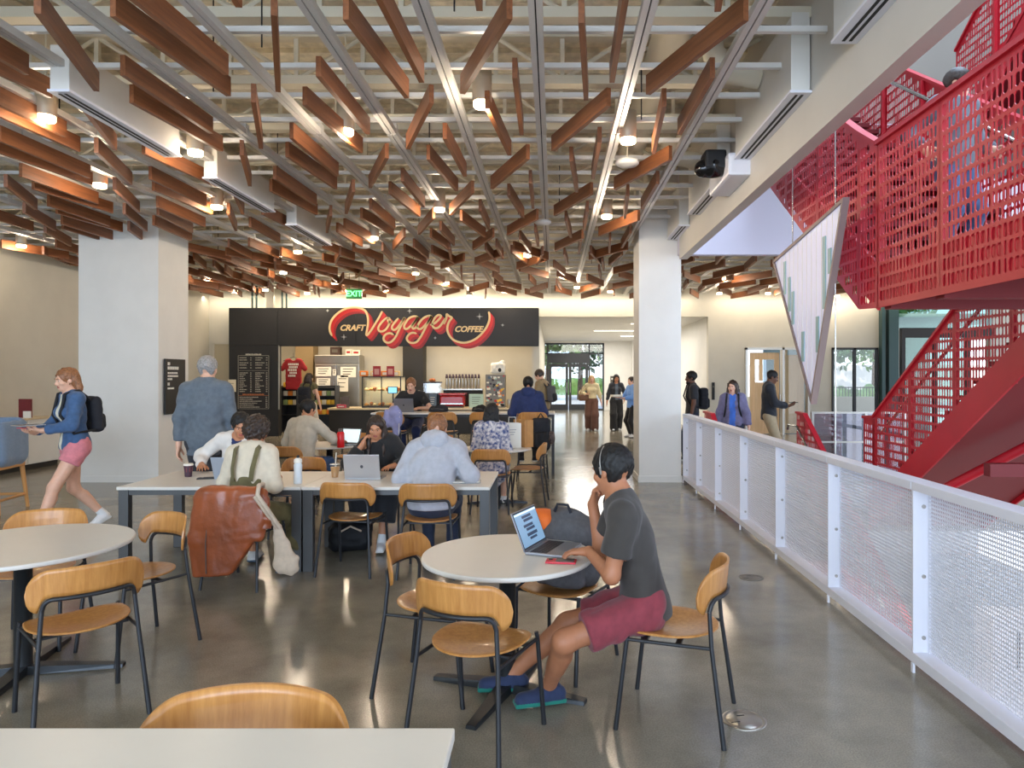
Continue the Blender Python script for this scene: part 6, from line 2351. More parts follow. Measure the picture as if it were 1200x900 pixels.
# ---------------------------------------------------------------- lounge corner at the left wall
cb = empty('cabinet_run', (-9.88, 8.4, 0), 0, 'low white cabinet run along the beige wall behind the walking woman', 'cabinet')
for i in range(6):
    MB().box((0.0, i * 0.8 + 0.004, 0.1), (0.45, i * 0.8 + 0.796, 0.90), bev=0.003).build('cabinet_unit', 'white_paint', cb)
    MB().box((0.45, i * 0.8 + 0.01, 0.11), (0.468, i * 0.8 + 0.79, 0.89), bev=0.003).build('door', 'white_paint', cb)
MB().box((0.0, 0, 0.90), (0.50, 4.8, 0.935), bev=0.004).build('countertop', 'stone_top', cb)
MB().box((0.0, 0, 0.0), (0.42, 4.8, 0.1)).build('plinth', 'black_panel', cb)
cs = empty('table_sign', (-9.55, 12.5, 0.936), 0, 'small maroon sign with a white card on the low cabinet', 'sign')
MB().box((-0.10, -0.02, 0), (0.12, 0.02, 0.34)).build('board', mat('maroon', (112, 30, 36), 0.5), cs)
MB().box((0.0, -0.045, 0), (0.14, -0.03, 0.12)).build('card', 'paper_white', cs)
ls = empty('lounge_chair', (-7.05, 8.62, 0), 1.75, 'blue-grey upholstered high lounge chair on oak legs at the picture edge', 'chair')
S_ = Sdf((-0.5, -0.5, 0.4), (0.5, 0.5, 1.3), 0.018)
S_.rbox((0, 0, 0.86), (0.36, 0.34, 0.32), 0.16, None, 0.02).rbox((-0.12, 0, 1.02), (0.36, 0.27, 0.34), 0.12, None, 0.03, 'sub').ripple(0.003, 0.2, 3)
link(S_.mesh('shell', mat('blue_felt', (112, 132, 156), 0.9, var=0.06, vscale=40, sheen=0.3)), 'shell', ls)
MB().box((-0.30, -0.26, 0.64), (0.20, 0.26, 0.74), bev=0.03).build('seat_cushion', 'blue_felt', ls)
mat('oak', (196, 140, 78), 0.45)
for sx in (-1, 1):
    for sy in (-1, 1):
        MB().tube([(sx * 0.26, sy * 0.24, 0.60), (sx * 0.31, sy * 0.29, 0)], [0.028, 0.020], 10).build('leg', 'oak', ls)
    MB().tube([(sx * 0.30, -0.27, 0.17), (sx * 0.30, 0.27, 0.17)], 0.018, 8).build('stretcher', 'oak', ls)
for sy in (-1, 1):
    MB().tube([(-0.30, sy * 0.27, 0.17), (0.30, sy * 0.27, 0.17)], 0.018, 8).build('stretcher', 'oak', ls)
MB().box((-0.29, -0.27, 0.54), (0.29, 0.27, 0.60)).build('seat_frame', 'oak', ls)
pl_ = empty('pillow', (-7.08, 8.50, 0.745), -0.5, 'patterned red and cream cushion in the blue lounge chair', 'cushion')
S_ = Sdf((-0.3, -0.2, -0.02), (0.3, 0.2, 0.36), 0.014)
S_.rbox((0, 0, 0.16), (0.16, 0.07, 0.155), 0.07)
link(S_.mesh('cover', mat('pillow_pattern', (196, 60, 50), 0.9, vscale=26, col2=(236, 222, 190))), 'cover', pl_)

# directory sign on the column flank
ds = empty('directory_sign', (-6.262, 11.42, 1.52), 0, 'tall black directory sign with white lines on the side of the broad column', 'sign')
MB().box((0, -0.30, -0.45), (0.03, 0.30, 0.45), bev=0.004).build('board', 'black_panel', ds)
mb = MB()
for (z, w_, h_) in ((0.37, 0.06, 0.05), (0.30, 0.32, 0.05), (0.22, 0.30, 0.03), (0.17, 0.30, 0.03), (0.12, 0.14, 0.03), (0.04, 0.05, 0.05), (-0.03, 0.18, 0.03)):
    y = -0.24
    r_ = random.Random(int(z * 100))
    while y < -0.24 + w_:
        k = r_.uniform(0.02, 0.045)
        mb.box((0.03, y, z - h_ / 2), (0.033, min(y + k, -0.24 + w_ + 0.005), z + h_ / 2))
        y += k + 0.012
mb.build('lettering', 'paper_white', ds, kind='stuff')
hp_ = empty('wall_plaque', (2.95, 33.985, 1.45), 0, 'small dark plaque on the white end wall beside the entrance doors', 'sign')
MB().box((-0.13, -0.02, -0.22), (0.13, 0.0, 0.22)).build('plate', 'ink', hp_)
MB().box((-0.08, -0.024, 0.05), (0.08, -0.02, 0.12)).build('print', 'paper_white', hp_)
bs = empty('wall_plaque', (4.60, YB - 0.005, 1.25), 0, 'narrow black panel on the beige wall behind the man with the backpack', 'sign')
MB().box((-0.03, -0.03, -0.25), (0.05, 0.0, 0.25)).build('plate', 'slot_black', bs)
MB().box((-0.01, -0.033, 0.1), (0.03, -0.03, 0.16)).build('reader', 'ink', bs)
# dark task chairs in the glazed room
for i, (x, y, lb) in enumerate(((6.35, 21.3, 'dark task chair inside the glazed room behind the man in black'), (7.2, 21.1, 'dark task chair with a white tag inside the glazed room'))):
    t = empty('task_chair', (x, y, 0), 0.3 * i, lb, 'chair')
    MB().box((-0.26, -0.24, 0.46), (0.26, 0.24, 0.54), bev=0.03).build('seat', 'black_panel', t)
    MB().box((-0.27, -0.30, 0.58), (0.27, -0.24, 1.02), bev=0.025).build('backrest', 'black_panel', t)
    MB().tube([(0, 0, 0.08), (0, 0, 0.46)], 0.03, 10).build('column', 'black_metal', t)
    for k in range(5):
        a = 2 * PI * k / 5
        MB().tube([(0, 0, 0.09), (0.3 * math.cos(a), 0.3 * math.sin(a), 0.05)], 0.02, 8).build('leg', 'black_metal', t)


# ---------------------------------------------------------------- laptops, cups, bottles, bags
mat('alu_grey', (150, 152, 158), 0.35, 0.7)
mat('alu_silver', (196, 196, 198), 0.32, 0.6)
mat('alu_blue', (176, 188, 204), 0.35, 0.5)
mat('keys', (30, 31, 34), 0.5)
mat('logo', (70, 72, 78), 0.3)


def laptop(x, y, z, rz, label, m, open_=105, screen=None, w_=0.31, d_=0.215, logo=True):
    """local +Y is the hinge side; the sitter is at -Y"""
    t = empty('laptop', (x, y, z), rz, label, 'laptop')
    MB().box((-w_ / 2, -d_ / 2, 0.001), (w_ / 2, d_ / 2, 0.015), bev=0.004).build('base', m, t)
    kb = MB()
    for r in range(5):
        for c in range(13):
            kb.box((-w_ * 0.44 + c * w_ * 0.0677, d_ * 0.40 - (r + 1) * 0.0195, 0.015), (-w_ * 0.44 + c * w_ * 0.0677 + w_ * 0.058, d_ * 0.40 - r * 0.0195 - 0.003, 0.0165))
    kb.build('keyboard', 'keys', t, kind='stuff')
    MB().box((-0.055, -d_ * 0.44, 0.015), (0.055, -d_ * 0.12, 0.0155)).build('trackpad', m, t)
    a = math.radians(open_ - 90)
    M = Matrix.Translation((0, d_ / 2 - 0.002, 0.014)) @ Matrix.Rotation(-a, 4, 'X')
    lid = MB().box((-w_ / 2, 0, 0), (w_ / 2, 0.007, d_), 0, M, bev=0.0025).build('lid', m, t)
    MB().box((-w_ / 2 + 0.006, -0.0015, 0.01), (w_ / 2 - 0.006, 0.0, d_ - 0.006), 0, M).build('bezel', 'keys', lid)
    if screen:
        MB().box((-w_ / 2 + 0.012, -0.0025, 0.016), (w_ / 2 - 0.012, -0.0015, d_ - 0.012), 0, M).build('screen', screen, lid)
    if logo:
        pl = [(0.014 * math.cos(q), 0.016 * math.sin(q) + d_ * 0.5) for q in np.linspace(0, 2 * PI, 15)[:-1]]
        MB().prism(pl, 1, 0.007, 0.0078, 0, M).build('emblem', 'logo', lid)
    return t, M


mat('screen_blue', (120, 150, 175), 0.2, emit=(130, 165, 195), estr=0.55)
mat('screen_pale', (210, 225, 228), 0.2, emit=(205, 225, 232), estr=0.8)
mat('screen_dark', (60, 70, 90), 0.2, emit=(70, 90, 120), estr=0.3)
lp, M_ = laptop(0.005, 3.80, 0.7405, head_of(-0.93, 0.37), 'open dark grey laptop with a blue document on the round table', 'alu_grey', 112, 'screen_blue')
mb = MB()
for k, (z0, z1, x0, x1) in enumerate(((0.165, 0.180, -0.06, 0.06), (0.145, 0.160, -0.05, 0.07), (0.115, 0.130, -0.07, 0.05), (0.095, 0.110, -0.05, 0.06), (0.065, 0.082, -0.06, 0.07), (0.045, 0.058, -0.04, 0.05))):
    mb.box((x0, -0.0033, z0), (x1, -0.0025, z1), 0, M_)
mb.box((-0.14, -0.0033, 0.19), (0.14, -0.0025, 0.20), 1, M_)
mb.build('text_block', ['screen_dark', 'screen_pale'], lp)
laptop(-2.98, 6.50, 0.7405, PI + 0.05, 'pale blue-silver laptop lid at the end of the long table', 'alu_blue', 112)
laptop(-1.75, 6.48, 0.7405, PI - 0.02, 'silver laptop lid in front of the woman in black', 'alu_silver', 104, w_=0.33, d_=0.23)
laptop(-2.87, 9.52, 0.7405, head_of(0.35, 0.94), 'open laptop with a bright screen before the man in beige', 'alu_grey', 108, 'screen_pale', logo=False)
laptop(-2.58, 12.10, 1.0605, PI, 'grey laptop lid on the high bar table', 'alu_grey', 108, w_=0.34, d_=0.24)


def phone(x, y, z, rz, label, case, back):
    t = empty('phone', (x, y, z), rz, label, 'phone')
    MB().box((-0.078, -0.038, 0), (0.078, 0.038, 0.010), bev=0.004).build('case', case, t)
    MB().box((-0.025, -0.030, 0.010), (0.068, 0.030, 0.0135), bev=0.003).build('wallet', back, t)
    MB().lathe([(0.012, 0.010), (0.012, 0.013), (0.003, 0.013)], 12, (-0.055, 0.012, 0)).build('camera', 'keys', t)
    return t


p = W(657.5, 659, 0.96 * F / (659 - VY))
phone(p.x, p.y, 0.7405, -0.12, 'phone in a bright red case lying face down on the round table', mat('case_red', (206, 38, 56), 0.4), 'card_grey')
phone(-3.22, 6.42, 0.7405, 0.3, 'dark phone lying beside the paper coffee cup', 'keys', 'keys')
phone(-2.62, 9.36, 0.7405, 0.4, 'dark phone near the red bottle', 'keys', 'keys')


def cup(x, y, z, label):
    t = empty('paper_cup', (x, y, z), 0, label, 'cup')
    MB().lathe([(0.030, 0.0), (0.0305, 0.002), (0.041, 0.108)], 22).build('cup_body', mat('cup_plum', (72, 48, 62), 0.5), t)
    MB().lathe([(0.042, 0.105), (0.044, 0.109), (0.044, 0.115), (0.039, 0.124), (0.01, 0.124)], 22).build('lid', 'paper_white', t)
    MB().lathe([(0.0355, 0.045), (0.0395, 0.085)], 8).build('print', mat('cup_print', (150, 70, 66), 0.6), t)
    return t


cup(-3.46, 6.56, 0.7405, 'dark paper coffee cup with a white lid on the long table')
ic = empty('iced_coffee', (-2.05, 6.50, 0.7405), 0, 'clear plastic cup of iced coffee with a straw by the silver laptop', 'cup')
MB().lathe([(0.030, 0.0), (0.031, 0.003), (0.045, 0.125)], 22).build('plastic_cup', 'clear_glass', ic)
MB().lathe([(0.028, 0.003), (0.0405, 0.100), (0.01, 0.100)], 22).build('coffee', mat('iced', (196, 146, 96), 0.3), ic)
MB().lathe([(0.047, 0.122), (0.047, 0.130), (0.038, 0.132), (0.01, 0.132)], 20).build('lid', mat('clear_plastic', (220, 214, 204), 0.2, alpha=0.6), ic)
MB().tube([(0.0, 0, 0.05), (0.012, 0.0, 0.235)], 0.0045, 8).build('straw', 'paper_white', ic)
wbt = empty('water_bottle', (-2.265, 6.14, 0.7405), 0, 'white squeezable sports bottle with a black nozzle on the long table', 'bottle')
MB().lathe([(0.034, 0), (0.037, 0.006), (0.037, 0.07), (0.033, 0.10), (0.036, 0.13), (0.036, 0.165), (0.026, 0.19)], 24).build('bottle_body', mat('bottle_white', (214, 220, 222), 0.35), wbt)
MB().lathe([(0.034, 0.185), (0.036, 0.19), (0.034, 0.215), (0.014, 0.228)], 22).build('cap', 'paper_white', wbt)
MB().lathe([(0.012, 0.225), (0.013, 0.245), (0.008, 0.252)], 14).build('nozzle', 'keys', wbt)
rbt = empty('water_bottle', (-2.83, 9.22, 0.7405), 0, 'bright red water bottle with a dark cap on the far round table', 'bottle')
MB().lathe([(0.045, 0), (0.048, 0.006), (0.048, 0.19), (0.036, 0.21)], 22).build('bottle_body', mat('bottle_red', (214, 24, 28), 0.3), rbt)
MB().lathe([(0.030, 0.208), (0.033, 0.215), (0.033, 0.245), (0.02, 0.252)], 18).build('cap', 'card_grey', rbt)


def softbag(name, label, loc, rz, parts, cat='bag', res=0.012, rip=0.006, wl=0.11):
    t = empty(name, loc, rz, label, cat)
    for i, (pn, m, fn) in enumerate(parts):
        S_ = Sdf((-0.45, -0.35, -0.5), (0.45, 0.35, 0.6), res)
        fn(S_)
        if rip:
            S_.ripple(rip, wl, i + hash_(label) % 50)
        if name != 'jacket':
            S_.cut((0, 0, -0.499), (0, 0, -1))
        S_.keep = 0.1
        link(S_.mesh(pn, m), pn, t)
    return t


mat('pack_grey', (84, 82, 84), 0.8, var=0.1, vscale=40, bump=0.2, bscale=300)
mat('pack_dark', (30, 32, 40), 0.8)
mat('pack_orange', (232, 110, 36), 0.7)
bp = softbag('backpack', 'dark grey backpack with an orange lining on the chair behind the laptop', (0.06, 4.06, 0.462), head_of(-0.5, -0.86), [
    ('bag', 'pack_grey', lambda s: s.rbox((0, -0.07, 0.20), (0.20, 0.11, 0.20), 0.09).ell((0.03, -0.07, 0.36), (0.15, 0.09, 0.09), None, 0.05).cut((0, 0, 0.002), (0, 0, -1))),
    ('pocket', 'pack_grey', lambda s: s.rbox((0.0, 0.045, 0.13), (0.16, 0.05, 0.12), 0.045).cut((0, 0, 0.003), (0, 0, -1))),
    ('lining', 'pack_orange', lambda s: s.rbox((0.16, -0.02, 0.37), (0.09, 0.07, 0.06), 0.04))])
MB().tube([(-0.04, -0.02, 0.43), (-0.02, -0.02, 0.475), (0.05, -0.02, 0.475), (0.07, -0.02, 0.43)], 0.009, 8).build('handle', 'pack_dark', bp)
MB().tube([(0.14, 0.10, 0.08), (0.22, 0.16, 0.0), (0.21, 0.18, -0.25), (0.20, 0.18, -0.36)], 0.008, 8).build('strap', 'pack_dark', bp)

bp2 = softbag('backpack', 'black backpack hanging on the bar stool of the man in navy', (-0.20, 11.26, 0.72), 0, [
    ('bag', 'pack_dark', lambda s: s.rbox((0, 0, 0.02), (0.16, 0.10, 0.27), 0.08)),
    ('pocket', mat('pack_black', (20, 21, 26), 0.7), lambda s: s.rbox((0.01, -0.10, -0.07), (0.12, 0.05, 0.14), 0.045)),
    ('bundle', mat('bundle', (120, 104, 96), 0.8, vscale=40, col2=(40, 36, 40)), lambda s: s.ell((0.17, -0.03, -0.03), (0.07, 0.07, 0.11), None, 0.02))])
MB().tube([(-0.05, 0.02, 0.28), (0, 0.03, 0.36), (0.05, 0.02, 0.28)], 0.012, 8).build('handle', 'pack_black', bp2)

# brown leather jacket thrown over the chair back
jk = empty('leather_jacket', (-2.52, 5.46, 0), head_of(0.12, 0.99), 'brown leather jacket draped over a chair back, sleeve hanging to the floor', 'jacket')
mat('leather', (150, 76, 40), 0.32, var=0.18, vscale=6, bump=0.25, bscale=25, coat=0.15)
S_ = Sdf((-0.48, -0.25, 0.05), (0.42, 0.28, 0.95), 0.009)
fl_ = ((0, 1, 0), 0.28)
S_.rbox((-0.02, -0.035, 0.62), (0.235, 0.040, 0.20), 0.05, None, 0.03)                     # the yoke over the backrest
S_.cone((-0.20, -0.02, 0.77), (0.20, -0.02, 0.77), 0.055, 0.055, 0.05)
S_.cone((-0.06, -0.06, 0.55), (-0.10, -0.07, 0.20), 0.19, 0.15, 0.05, fl_)                  # the body panel
S_.cone((0.10, -0.055, 0.6), (0.06, -0.06, 0.28), 0.17, 0.13, 0.05, fl_)
S_.cone((-0.235, -0.03, 0.72), (-0.275, -0.05, 0.42), 0.085, 0.075, 0.04, ((0, 1, 0), 0.6))   # the hanging sleeve
S_.cone((-0.275, -0.05, 0.42), (-0.245, -0.055, 0.12), 0.075, 0.062, 0.04, ((0, 1, 0), 0.6))
S_.cone((0.22, -0.02, 0.72), (0.21, -0.045, 0.46), 0.085, 0.07, 0.04, ((0, 1, 0), 0.6))
X_, Y_, Z_ = S_.ax[0][:, None, None], S_.ax[1][None, :, None], S_.ax[2][None, None, :]
S_.D = S_.D + 0.009 * (0.62 - np.abs(np.sin(X_ * 15 + 0.9 * np.sin(Z_ * 6 + X_ * 4) + Z_ * 1.5))) * np.clip(1.2 - Z_ * 0.9, 0.2, 1)
S_.ripple(0.0035, 0.10, 21, 4, 1.0, True)
S_.D = np.maximum(S_.D, np.maximum(0.115 + 0.10 * (X_ + 0.3) - Z_, -1).astype(np.float32) + 0 * S_.D)
S_.cut((0.06, 0, 0.20), nz((0.8, 0, -0.55)), ((0.20, -0.05, 0.16), 0.25))
S_.keep = 0.1
link(S_.mesh('coat', 'leather'), 'coat', jk)
MB().tube([(-0.16, -0.095, 0.60), (-0.165, -0.115, 0.40), (-0.16, -0.115, 0.16)], 0.004, 6).build('zip', 'card_grey', jk)
S_ = Sdf((-0.4, -0.25, 0.5), (0.4, 0.25, 0.95), 0.010)
S_.cone((0.24, -0.03, 0.74), (0.27, -0.03, 0.52), 0.07, 0.055, 0.03, ((0, 1, 0), 0.7)).ripple(0.006, 0.06, 12)
link(S_.mesh('sleeve', 'leather'), 'sleeve', jk)
# tote bag hanging on the same chair
tt = empty('tote_bag', (-2.18, 5.46, 0), 0.15, 'cream canvas tote hanging beside the leather jacket', 'bag')
S_ = Sdf((-0.2, -0.16, 0.05), (0.3, 0.16, 0.62), 0.009)
S_.cone((0.0, 0, 0.50), (0.07, 0, 0.24), 0.035, 0.085, 0.04, ((0, 1, 0), 0.45)).cone((0.04, 0, 0.19), (0.11, 0, 0.18), 0.06, 0.06, 0.05, ((0, 1, 0), 0.5)).ripple(0.006, 0.10, 7, 4, 1, True)
link(S_.mesh('bag_body', mat('canvas', (206, 186, 164), 0.85, var=0.05, vscale=30)), 'bag_body', tt)
MB().tube([(0.03, -0.03, 0.50), (-0.04, -0.115, 0.66), (-0.11, -0.14, 0.78), (-0.12, -0.06, 0.845), (-0.12, 0.06, 0.835), (-0.12, 0.10, 0.76)], 0.017, 6).tube([(0.0, -0.02, 0.50), (-0.07, -0.115, 0.66), (-0.135, -0.135, 0.77)], 0.012, 6).build('strap', 'canvas', tt)

# lavender jacket on the left bar stool
lj = softbag('jacket', 'pale lavender jacket hanging over the first bar stool', (-2.62, 11.33, 0.9), 0, [
    ('coat', mat('lav_cloth', (150, 152, 196), 0.8, var=0.1, vscale=10), lambda s: s.rbox((0, 0, 0.10), (0.15, 0.07, 0.14), 0.06).cone((0.06, -0.03, 0.15), (0.05, -0.03, -0.22), 0.07, 0.05, 0.04).cone((-0.10, -0.01, 0.08), (-0.12, -0.02, -0.02), 0.07, 0.05, 0.04).ell((0.02, 0.02, 0.24), (0.10, 0.07, 0.07), None, 0.04))], 'jacket', 0.014, 0.010, 0.13)
MB().tube([(0.12, -0.07, 0.2), (0.11, -0.09, -0.16)], 0.006, 6).build('zip', 'paper_white', lj)
for (x, k, lb, m) in ((-2.02, 0.18, 'folded black jacket lying on the high table right of the laptop', 'pack_dark'), (-1.30, 0.13, 'dark knitted bundle lying on the high table behind the coffee machine view', 'pack_black')):
    t = empty('folded_jacket', (x, 12.2, 1.062), 0, lb, 'jacket')
    S_ = Sdf((-0.35, -0.25, -0.02), (0.35, 0.25, 0.25), 0.014)
    S_.ell((0, 0, 0.02), (k, 0.13, 0.09), None, 0.03).ell((k * 0.4, 0, 0.05), (k * 0.5, 0.09, 0.07), None, 0.04).ripple(0.008, 0.09, 3).cut((0, 0, 0.0), (0, 0, -1))
    link(S_.mesh('cloth', m), 'cloth', t)
    MB().tube([(-k * 0.6, -0.11, 0.05), (0, -0.13, 0.06), (k * 0.6, -0.11, 0.04)], 0.006, 6).build('seam', 'card_grey', t)

# tan leather bag by the hoodie, paper bags on the far table
tb = softbag('handbag', 'tan leather handbag beyond the shoulder of the grey hoodie', (-1.36, 8.9, 0.46), 0.2, [
    ('bag_body', mat('tan_leather', (186, 110, 62), 0.45, var=0.1), lambda s: s.rbox((0, 0, 0.19), (0.17, 0.09, 0.19), 0.07).cut((0, 0, 0.003), (0, 0, -1)))], 'bag')
MB().tube([(-0.08, 0, 0.36), (-0.06, 0, 0.46), (0.06, 0, 0.46), (0.08, 0, 0.36)], 0.010, 8).build('handle', 'tan_leather', tb)
hb_chair = clone(proto, (-1.36, 8.92, 0), head_of(0.1, 1.0), 'plywood chair carrying the tan handbag', GR)


def paper_bag(x, y, z, rz, w_, d_, h_, m, label, pr=None):
    t = empty('paper_bag', (x, y, z), rz, label, 'bag')
    mb = MB()
    k = 0.004
    mb.box((-w_ / 2, -d_ / 2, 0), (w_ / 2, -d_ / 2 + k, h_)).box((-w_ / 2, d_ / 2 - k, 0), (w_ / 2, d_ / 2, h_)).box((-w_ / 2, -d_ / 2, 0), (w_ / 2, d_ / 2, k))
    mb.add([(w_ / 2, -d_ / 2, 0), (w_ / 2, d_ / 2, 0), (w_ / 2, d_ / 2, h_), (w_ / 2, -d_ / 2, h_), (w_ / 2 - 0.03, 0, 0.05), (w_ / 2 - 0.035, 0, h_)], [(0, 4, 5, 3), (4, 1, 2, 5), (0, 1, 4)])
    mb.add([(-w_ / 2, -d_ / 2, 0), (-w_ / 2, d_ / 2, 0), (-w_ / 2, d_ / 2, h_), (-w_ / 2, -d_ / 2, h_), (-w_ / 2 + 0.03, 0, 0.05), (-w_ / 2 + 0.035, 0, h_)], [(3, 5, 4, 0), (5, 2, 1, 4), (4, 1, 0)])
    mb.build('bag_body', m, t)
    MB().tube([(-w_ * 0.2, -d_ / 2, h_ - 0.01), (-w_ * 0.18, -d_ / 2, h_ + 0.08), (w_ * 0.18, -d_ / 2, h_ + 0.08), (w_ * 0.2, -d_ / 2, h_ - 0.01)], 0.005, 6).build('handle', m, t)
    if pr:
        mb = MB()
        for k_ in range(3):
            mb.box((-w_ * 0.22, -d_ / 2 - 0.002, h_ * (0.72 - 0.09 * k_)), (w_ * (0.22 - 0.06 * k_), -d_ / 2, h_ * (0.745 - 0.09 * k_)))
        mb.build('print', pr, t)


mat('kraft', (190, 140, 84), 0.8, var=0.06, vscale=14)
mat('grey_leather_txt', (150, 148, 150), 0.7)
paper_bag(-0.56, 9.17, 0.741, 0.35, 0.25, 0.13, 0.33, 'paper_white', 'white paper carrier bag on the table beside the patterned dress', 'grey_leather_txt')
paper_bag(-0.40, 9.34, 0.741, -0.9, 0.26, 0.14, 0.36, 'kraft', 'brown kraft paper bag behind the white carrier bag')
pl2 = empty('floor_bag', (-1.98, 6.75, 0), 0.3, 'dark bag lying on the floor under the long table', 'bag')
S_ = Sdf((-0.4, -0.3, -0.02), (0.4, 0.3, 0.4), 0.014)
S_.rbox((0, 0, 0.13), (0.20, 0.12, 0.14), 0.08).ripple(0.008, 0.1, 4).cut((0, 0, 0.0), (0, 0, -1))
link(S_.mesh('bag_body', 'pack_black'), 'bag_body', pl2)
MB().tube([(-0.1, -0.12, 0.2), (0, -0.16, 0.26), (0.1, -0.12, 0.2)], 0.01, 6).build('strap', 'canvas', pl2)
bk_ = empty('notebook', (-0.80, 6.25, 0.7405), 0.1, 'open notebook near the elbow of the grey hoodie', 'notebook')
MB().box((-0.14, -0.10, 0), (0.14, 0.10, 0.012), bev=0.003).build('pages', 'paper_white', bk_)
MB().box((-0.145, -0.105, -0.0), (0.145, 0.105, 0.003)).build('cover', 'slate_blue', bk_)


# ---------------------------------------------------------------- the people
for n_, c_, v_ in (('tee_grey', (60, 55, 51), .06), ('shorts_maroon', (134, 52, 62), .12), ('hoodie_grey', (176, 178, 186), .06), ('cream_knit', (218, 204, 180), .05), ('olive', (104, 96, 62), .08), ('denim_mid', (62, 92, 132), .12), ('denim_grey', (94, 104, 114), .1), ('denim_dark', (34, 42, 62), .1),
                   ('beige_shirt', (196, 186, 168), .05), ('black_knit', (30, 29, 30), .1), ('white_cotton', (226, 220, 212), .03), ('navy', (34, 48, 92), .08), ('pink_shorts', (214, 128, 136), .08), ('brown_pants', (104, 70, 56), .06), ('cream_top', (222, 204, 160), .04), ('charcoal', (48, 49, 54), .06),
                   ('lav_jacket', (112, 108, 138), .1), ('bright_blue', (62, 108, 196), .06), ('khaki', (178, 158, 124), .06), ('light_blue', (112, 156, 220), .06), ('black_jacket', (34, 36, 42), .08), ('black_shoe', (30, 30, 34), .05), ('white_shoe', (224, 222, 220), .03), ('white_sole', (220, 218, 212), .02),
                   ('navy_shoe', (40, 52, 84), .1), ('green_sole', (24, 120, 104), .05), ('tan_shirt', (150, 128, 92), .06)):
    mat(n_, c_, 0.85, var=v_, vscale=22, sheen=0.15)
mat('pattern_dress', (222, 216, 214), 0.85, vscale=26, col2=(62, 78, 128))
mat('hair_black', (20, 18, 17), 0.62, var=0.3, vscale=60, stretch=(1, 1, .25), bump=0.25, bscale=160)
mat('hair_dark', (52, 38, 30), 0.45, var=0.3, vscale=60, bump=0.25, bscale=140)
mat('hair_auburn', (140, 92, 58), 0.45, var=0.3, vscale=60, bump=0.25, bscale=140)
mat('hair_blond', (196, 156, 104), 0.45, var=0.25, vscale=60, bump=0.25, bscale=140)
mat('hair_grey', (150, 148, 146), 0.5, var=0.25, vscale=60, bump=0.25, bscale=140)
mat('sock_white', (226, 226, 226), 0.85)


def lo(px, py, loc, th):
    """world point -> the person's own frame"""
    return np.array(Matrix.Rotation(-th, 4, 'Z') @ (Vector(px) - Vector(loc))) if py is None else None


def inv(loc, th):
    R_ = Matrix.Rotation(-th, 4, 'Z')
    return lambda p: np.array(R_ @ (Vector(p) - Vector(loc)))


def invd(th):
    R_ = Matrix.Rotation(-th, 4, 'Z')
    return lambda d: np.array(R_ @ Vector(d))


SEAT = 0.565
# 1 the man at the round table
loc, th = (0.46, 3.50, 0), head_of(-1.0, 0.08)
w2, d2 = inv(loc, th), invd(th)
mg = person('young man in grey T-shirt and maroon shorts, chin on hand at a laptop', loc, th, 1.72, 'm', SEAT - 0.015, lean=13, twist=0, yaw=-38, pitch=12, girth=0.92, skin='skin_mid', q='near',
            L=dict(w=w2((0.185, 3.555, 0.795)), e=d2((0.25, -0.75, -0.55)), fd=d2((-0.93, 0.36, -0.10)), pn=(0, 0, -1), curl=0.42),
            R=dict(w=w2((0.215, 3.735, 1.005)), e=d2((-0.25, 0.15, -1)), fd=d2((0.22, -0.28, 0.93)), pn=d2((0.80, -0.5, -0.3)), curl=1.05),
            fL=dict(a=w2((-0.02, 3.56, 0.10)), k=d2((-0.35, -0.75, 0.65)), toe=20), fR=dict(a=w2((-0.22, 3.72, 0.095)), k=d2((-0.6, 0.1, 1.0)), toe=8),
            top=dict(m='tee_grey', t=0.017, ta=0.026, sl=0.66, hem=0.06, rip=0.0045, wl=0.12, n='t_shirt'),
            bot=dict(m='shorts_maroon', t=0.022, t0=0.02, len=0.74, flare=0.020, n='shorts', rip=0.006), shoe=('navy_shoe', 'green_sole'), hair=dict(m='hair_black', v=0.017, nape=-0.066, rip=0.0030, wl=0.022))
hb_ = empty('headset', (0, 0, 0), 0, 'thin pale headphone wire band over the black hair of the man at the laptop', 'headset')
MB().tube([mg['wl'](mg['hp'](0.112 * math.cos(a) * 0.90, -0.01, 0.02 + 0.118 * math.sin(a))) for a in np.linspace(0.0, PI, 17)], 0.0022, 6).build('band', 'alu', hb_)
for e in (-1, 1):
    MB().tube([mg['wl'](mg['hp'](e * 0.100, -0.006, 0.022)), mg['wl'](mg['hp'](e * 0.086, 0.004, -0.012))], 0.006, 8).build('earbud', 'alu', hb_)

# 2 the walking woman
loc, th = (-5.15, 7.45, 0), head_of(-0.62, -0.78)
wk = person('woman with long fair-brown hair walking past in a denim jacket and pink shorts', loc, th, 1.78, 'f', skin='skin_light', lean=4, yaw=4, pitch=10, q='mid',
            L=dict(w=(-0.10, 0.32, 1.13), e=(-0.8, -0.4, -0.8), fd=(0.35, 0.9, 0.15), pn=(0.3, 0, 1), curl=0.5), R=dict(w=(0.12, 0.33, 1.10), e=(0.8, -0.4, -0.8), fd=(-0.5, 0.8, 0.1), pn=(-0.2, 0, 1), curl=0.5),
            fL=dict(a=(-0.08, 0.36, 0.10), toe=-2), fR=dict(a=(0.09, -0.30, 0.15), k=(0.1, 1, 0), toe=4, tp=-0.5),
            top=dict(m='denim_mid', m2='pk_white', gap=0.035, t=0.022, ta=0.02, sl=1.9, hem=0.05, n='jacket', collar='denim_mid', rip=0.006), bot=dict(m='pink_shorts', t=0.018, len=0.40, flare=0.028, n='shorts'), shoe=('white_shoe', 'white_sole'), sock='sock_white',
            hair=dict(m='hair_auburn', long=0.28, back=-0.1, front=False, len=0.35, v=0.012, cover=False))
worn_backpack(wk, 'black backpack worn by the woman walking past the broad column', 'pack_dark', 'pack_black', (0.14, 0.06, 0.20), 0.0)
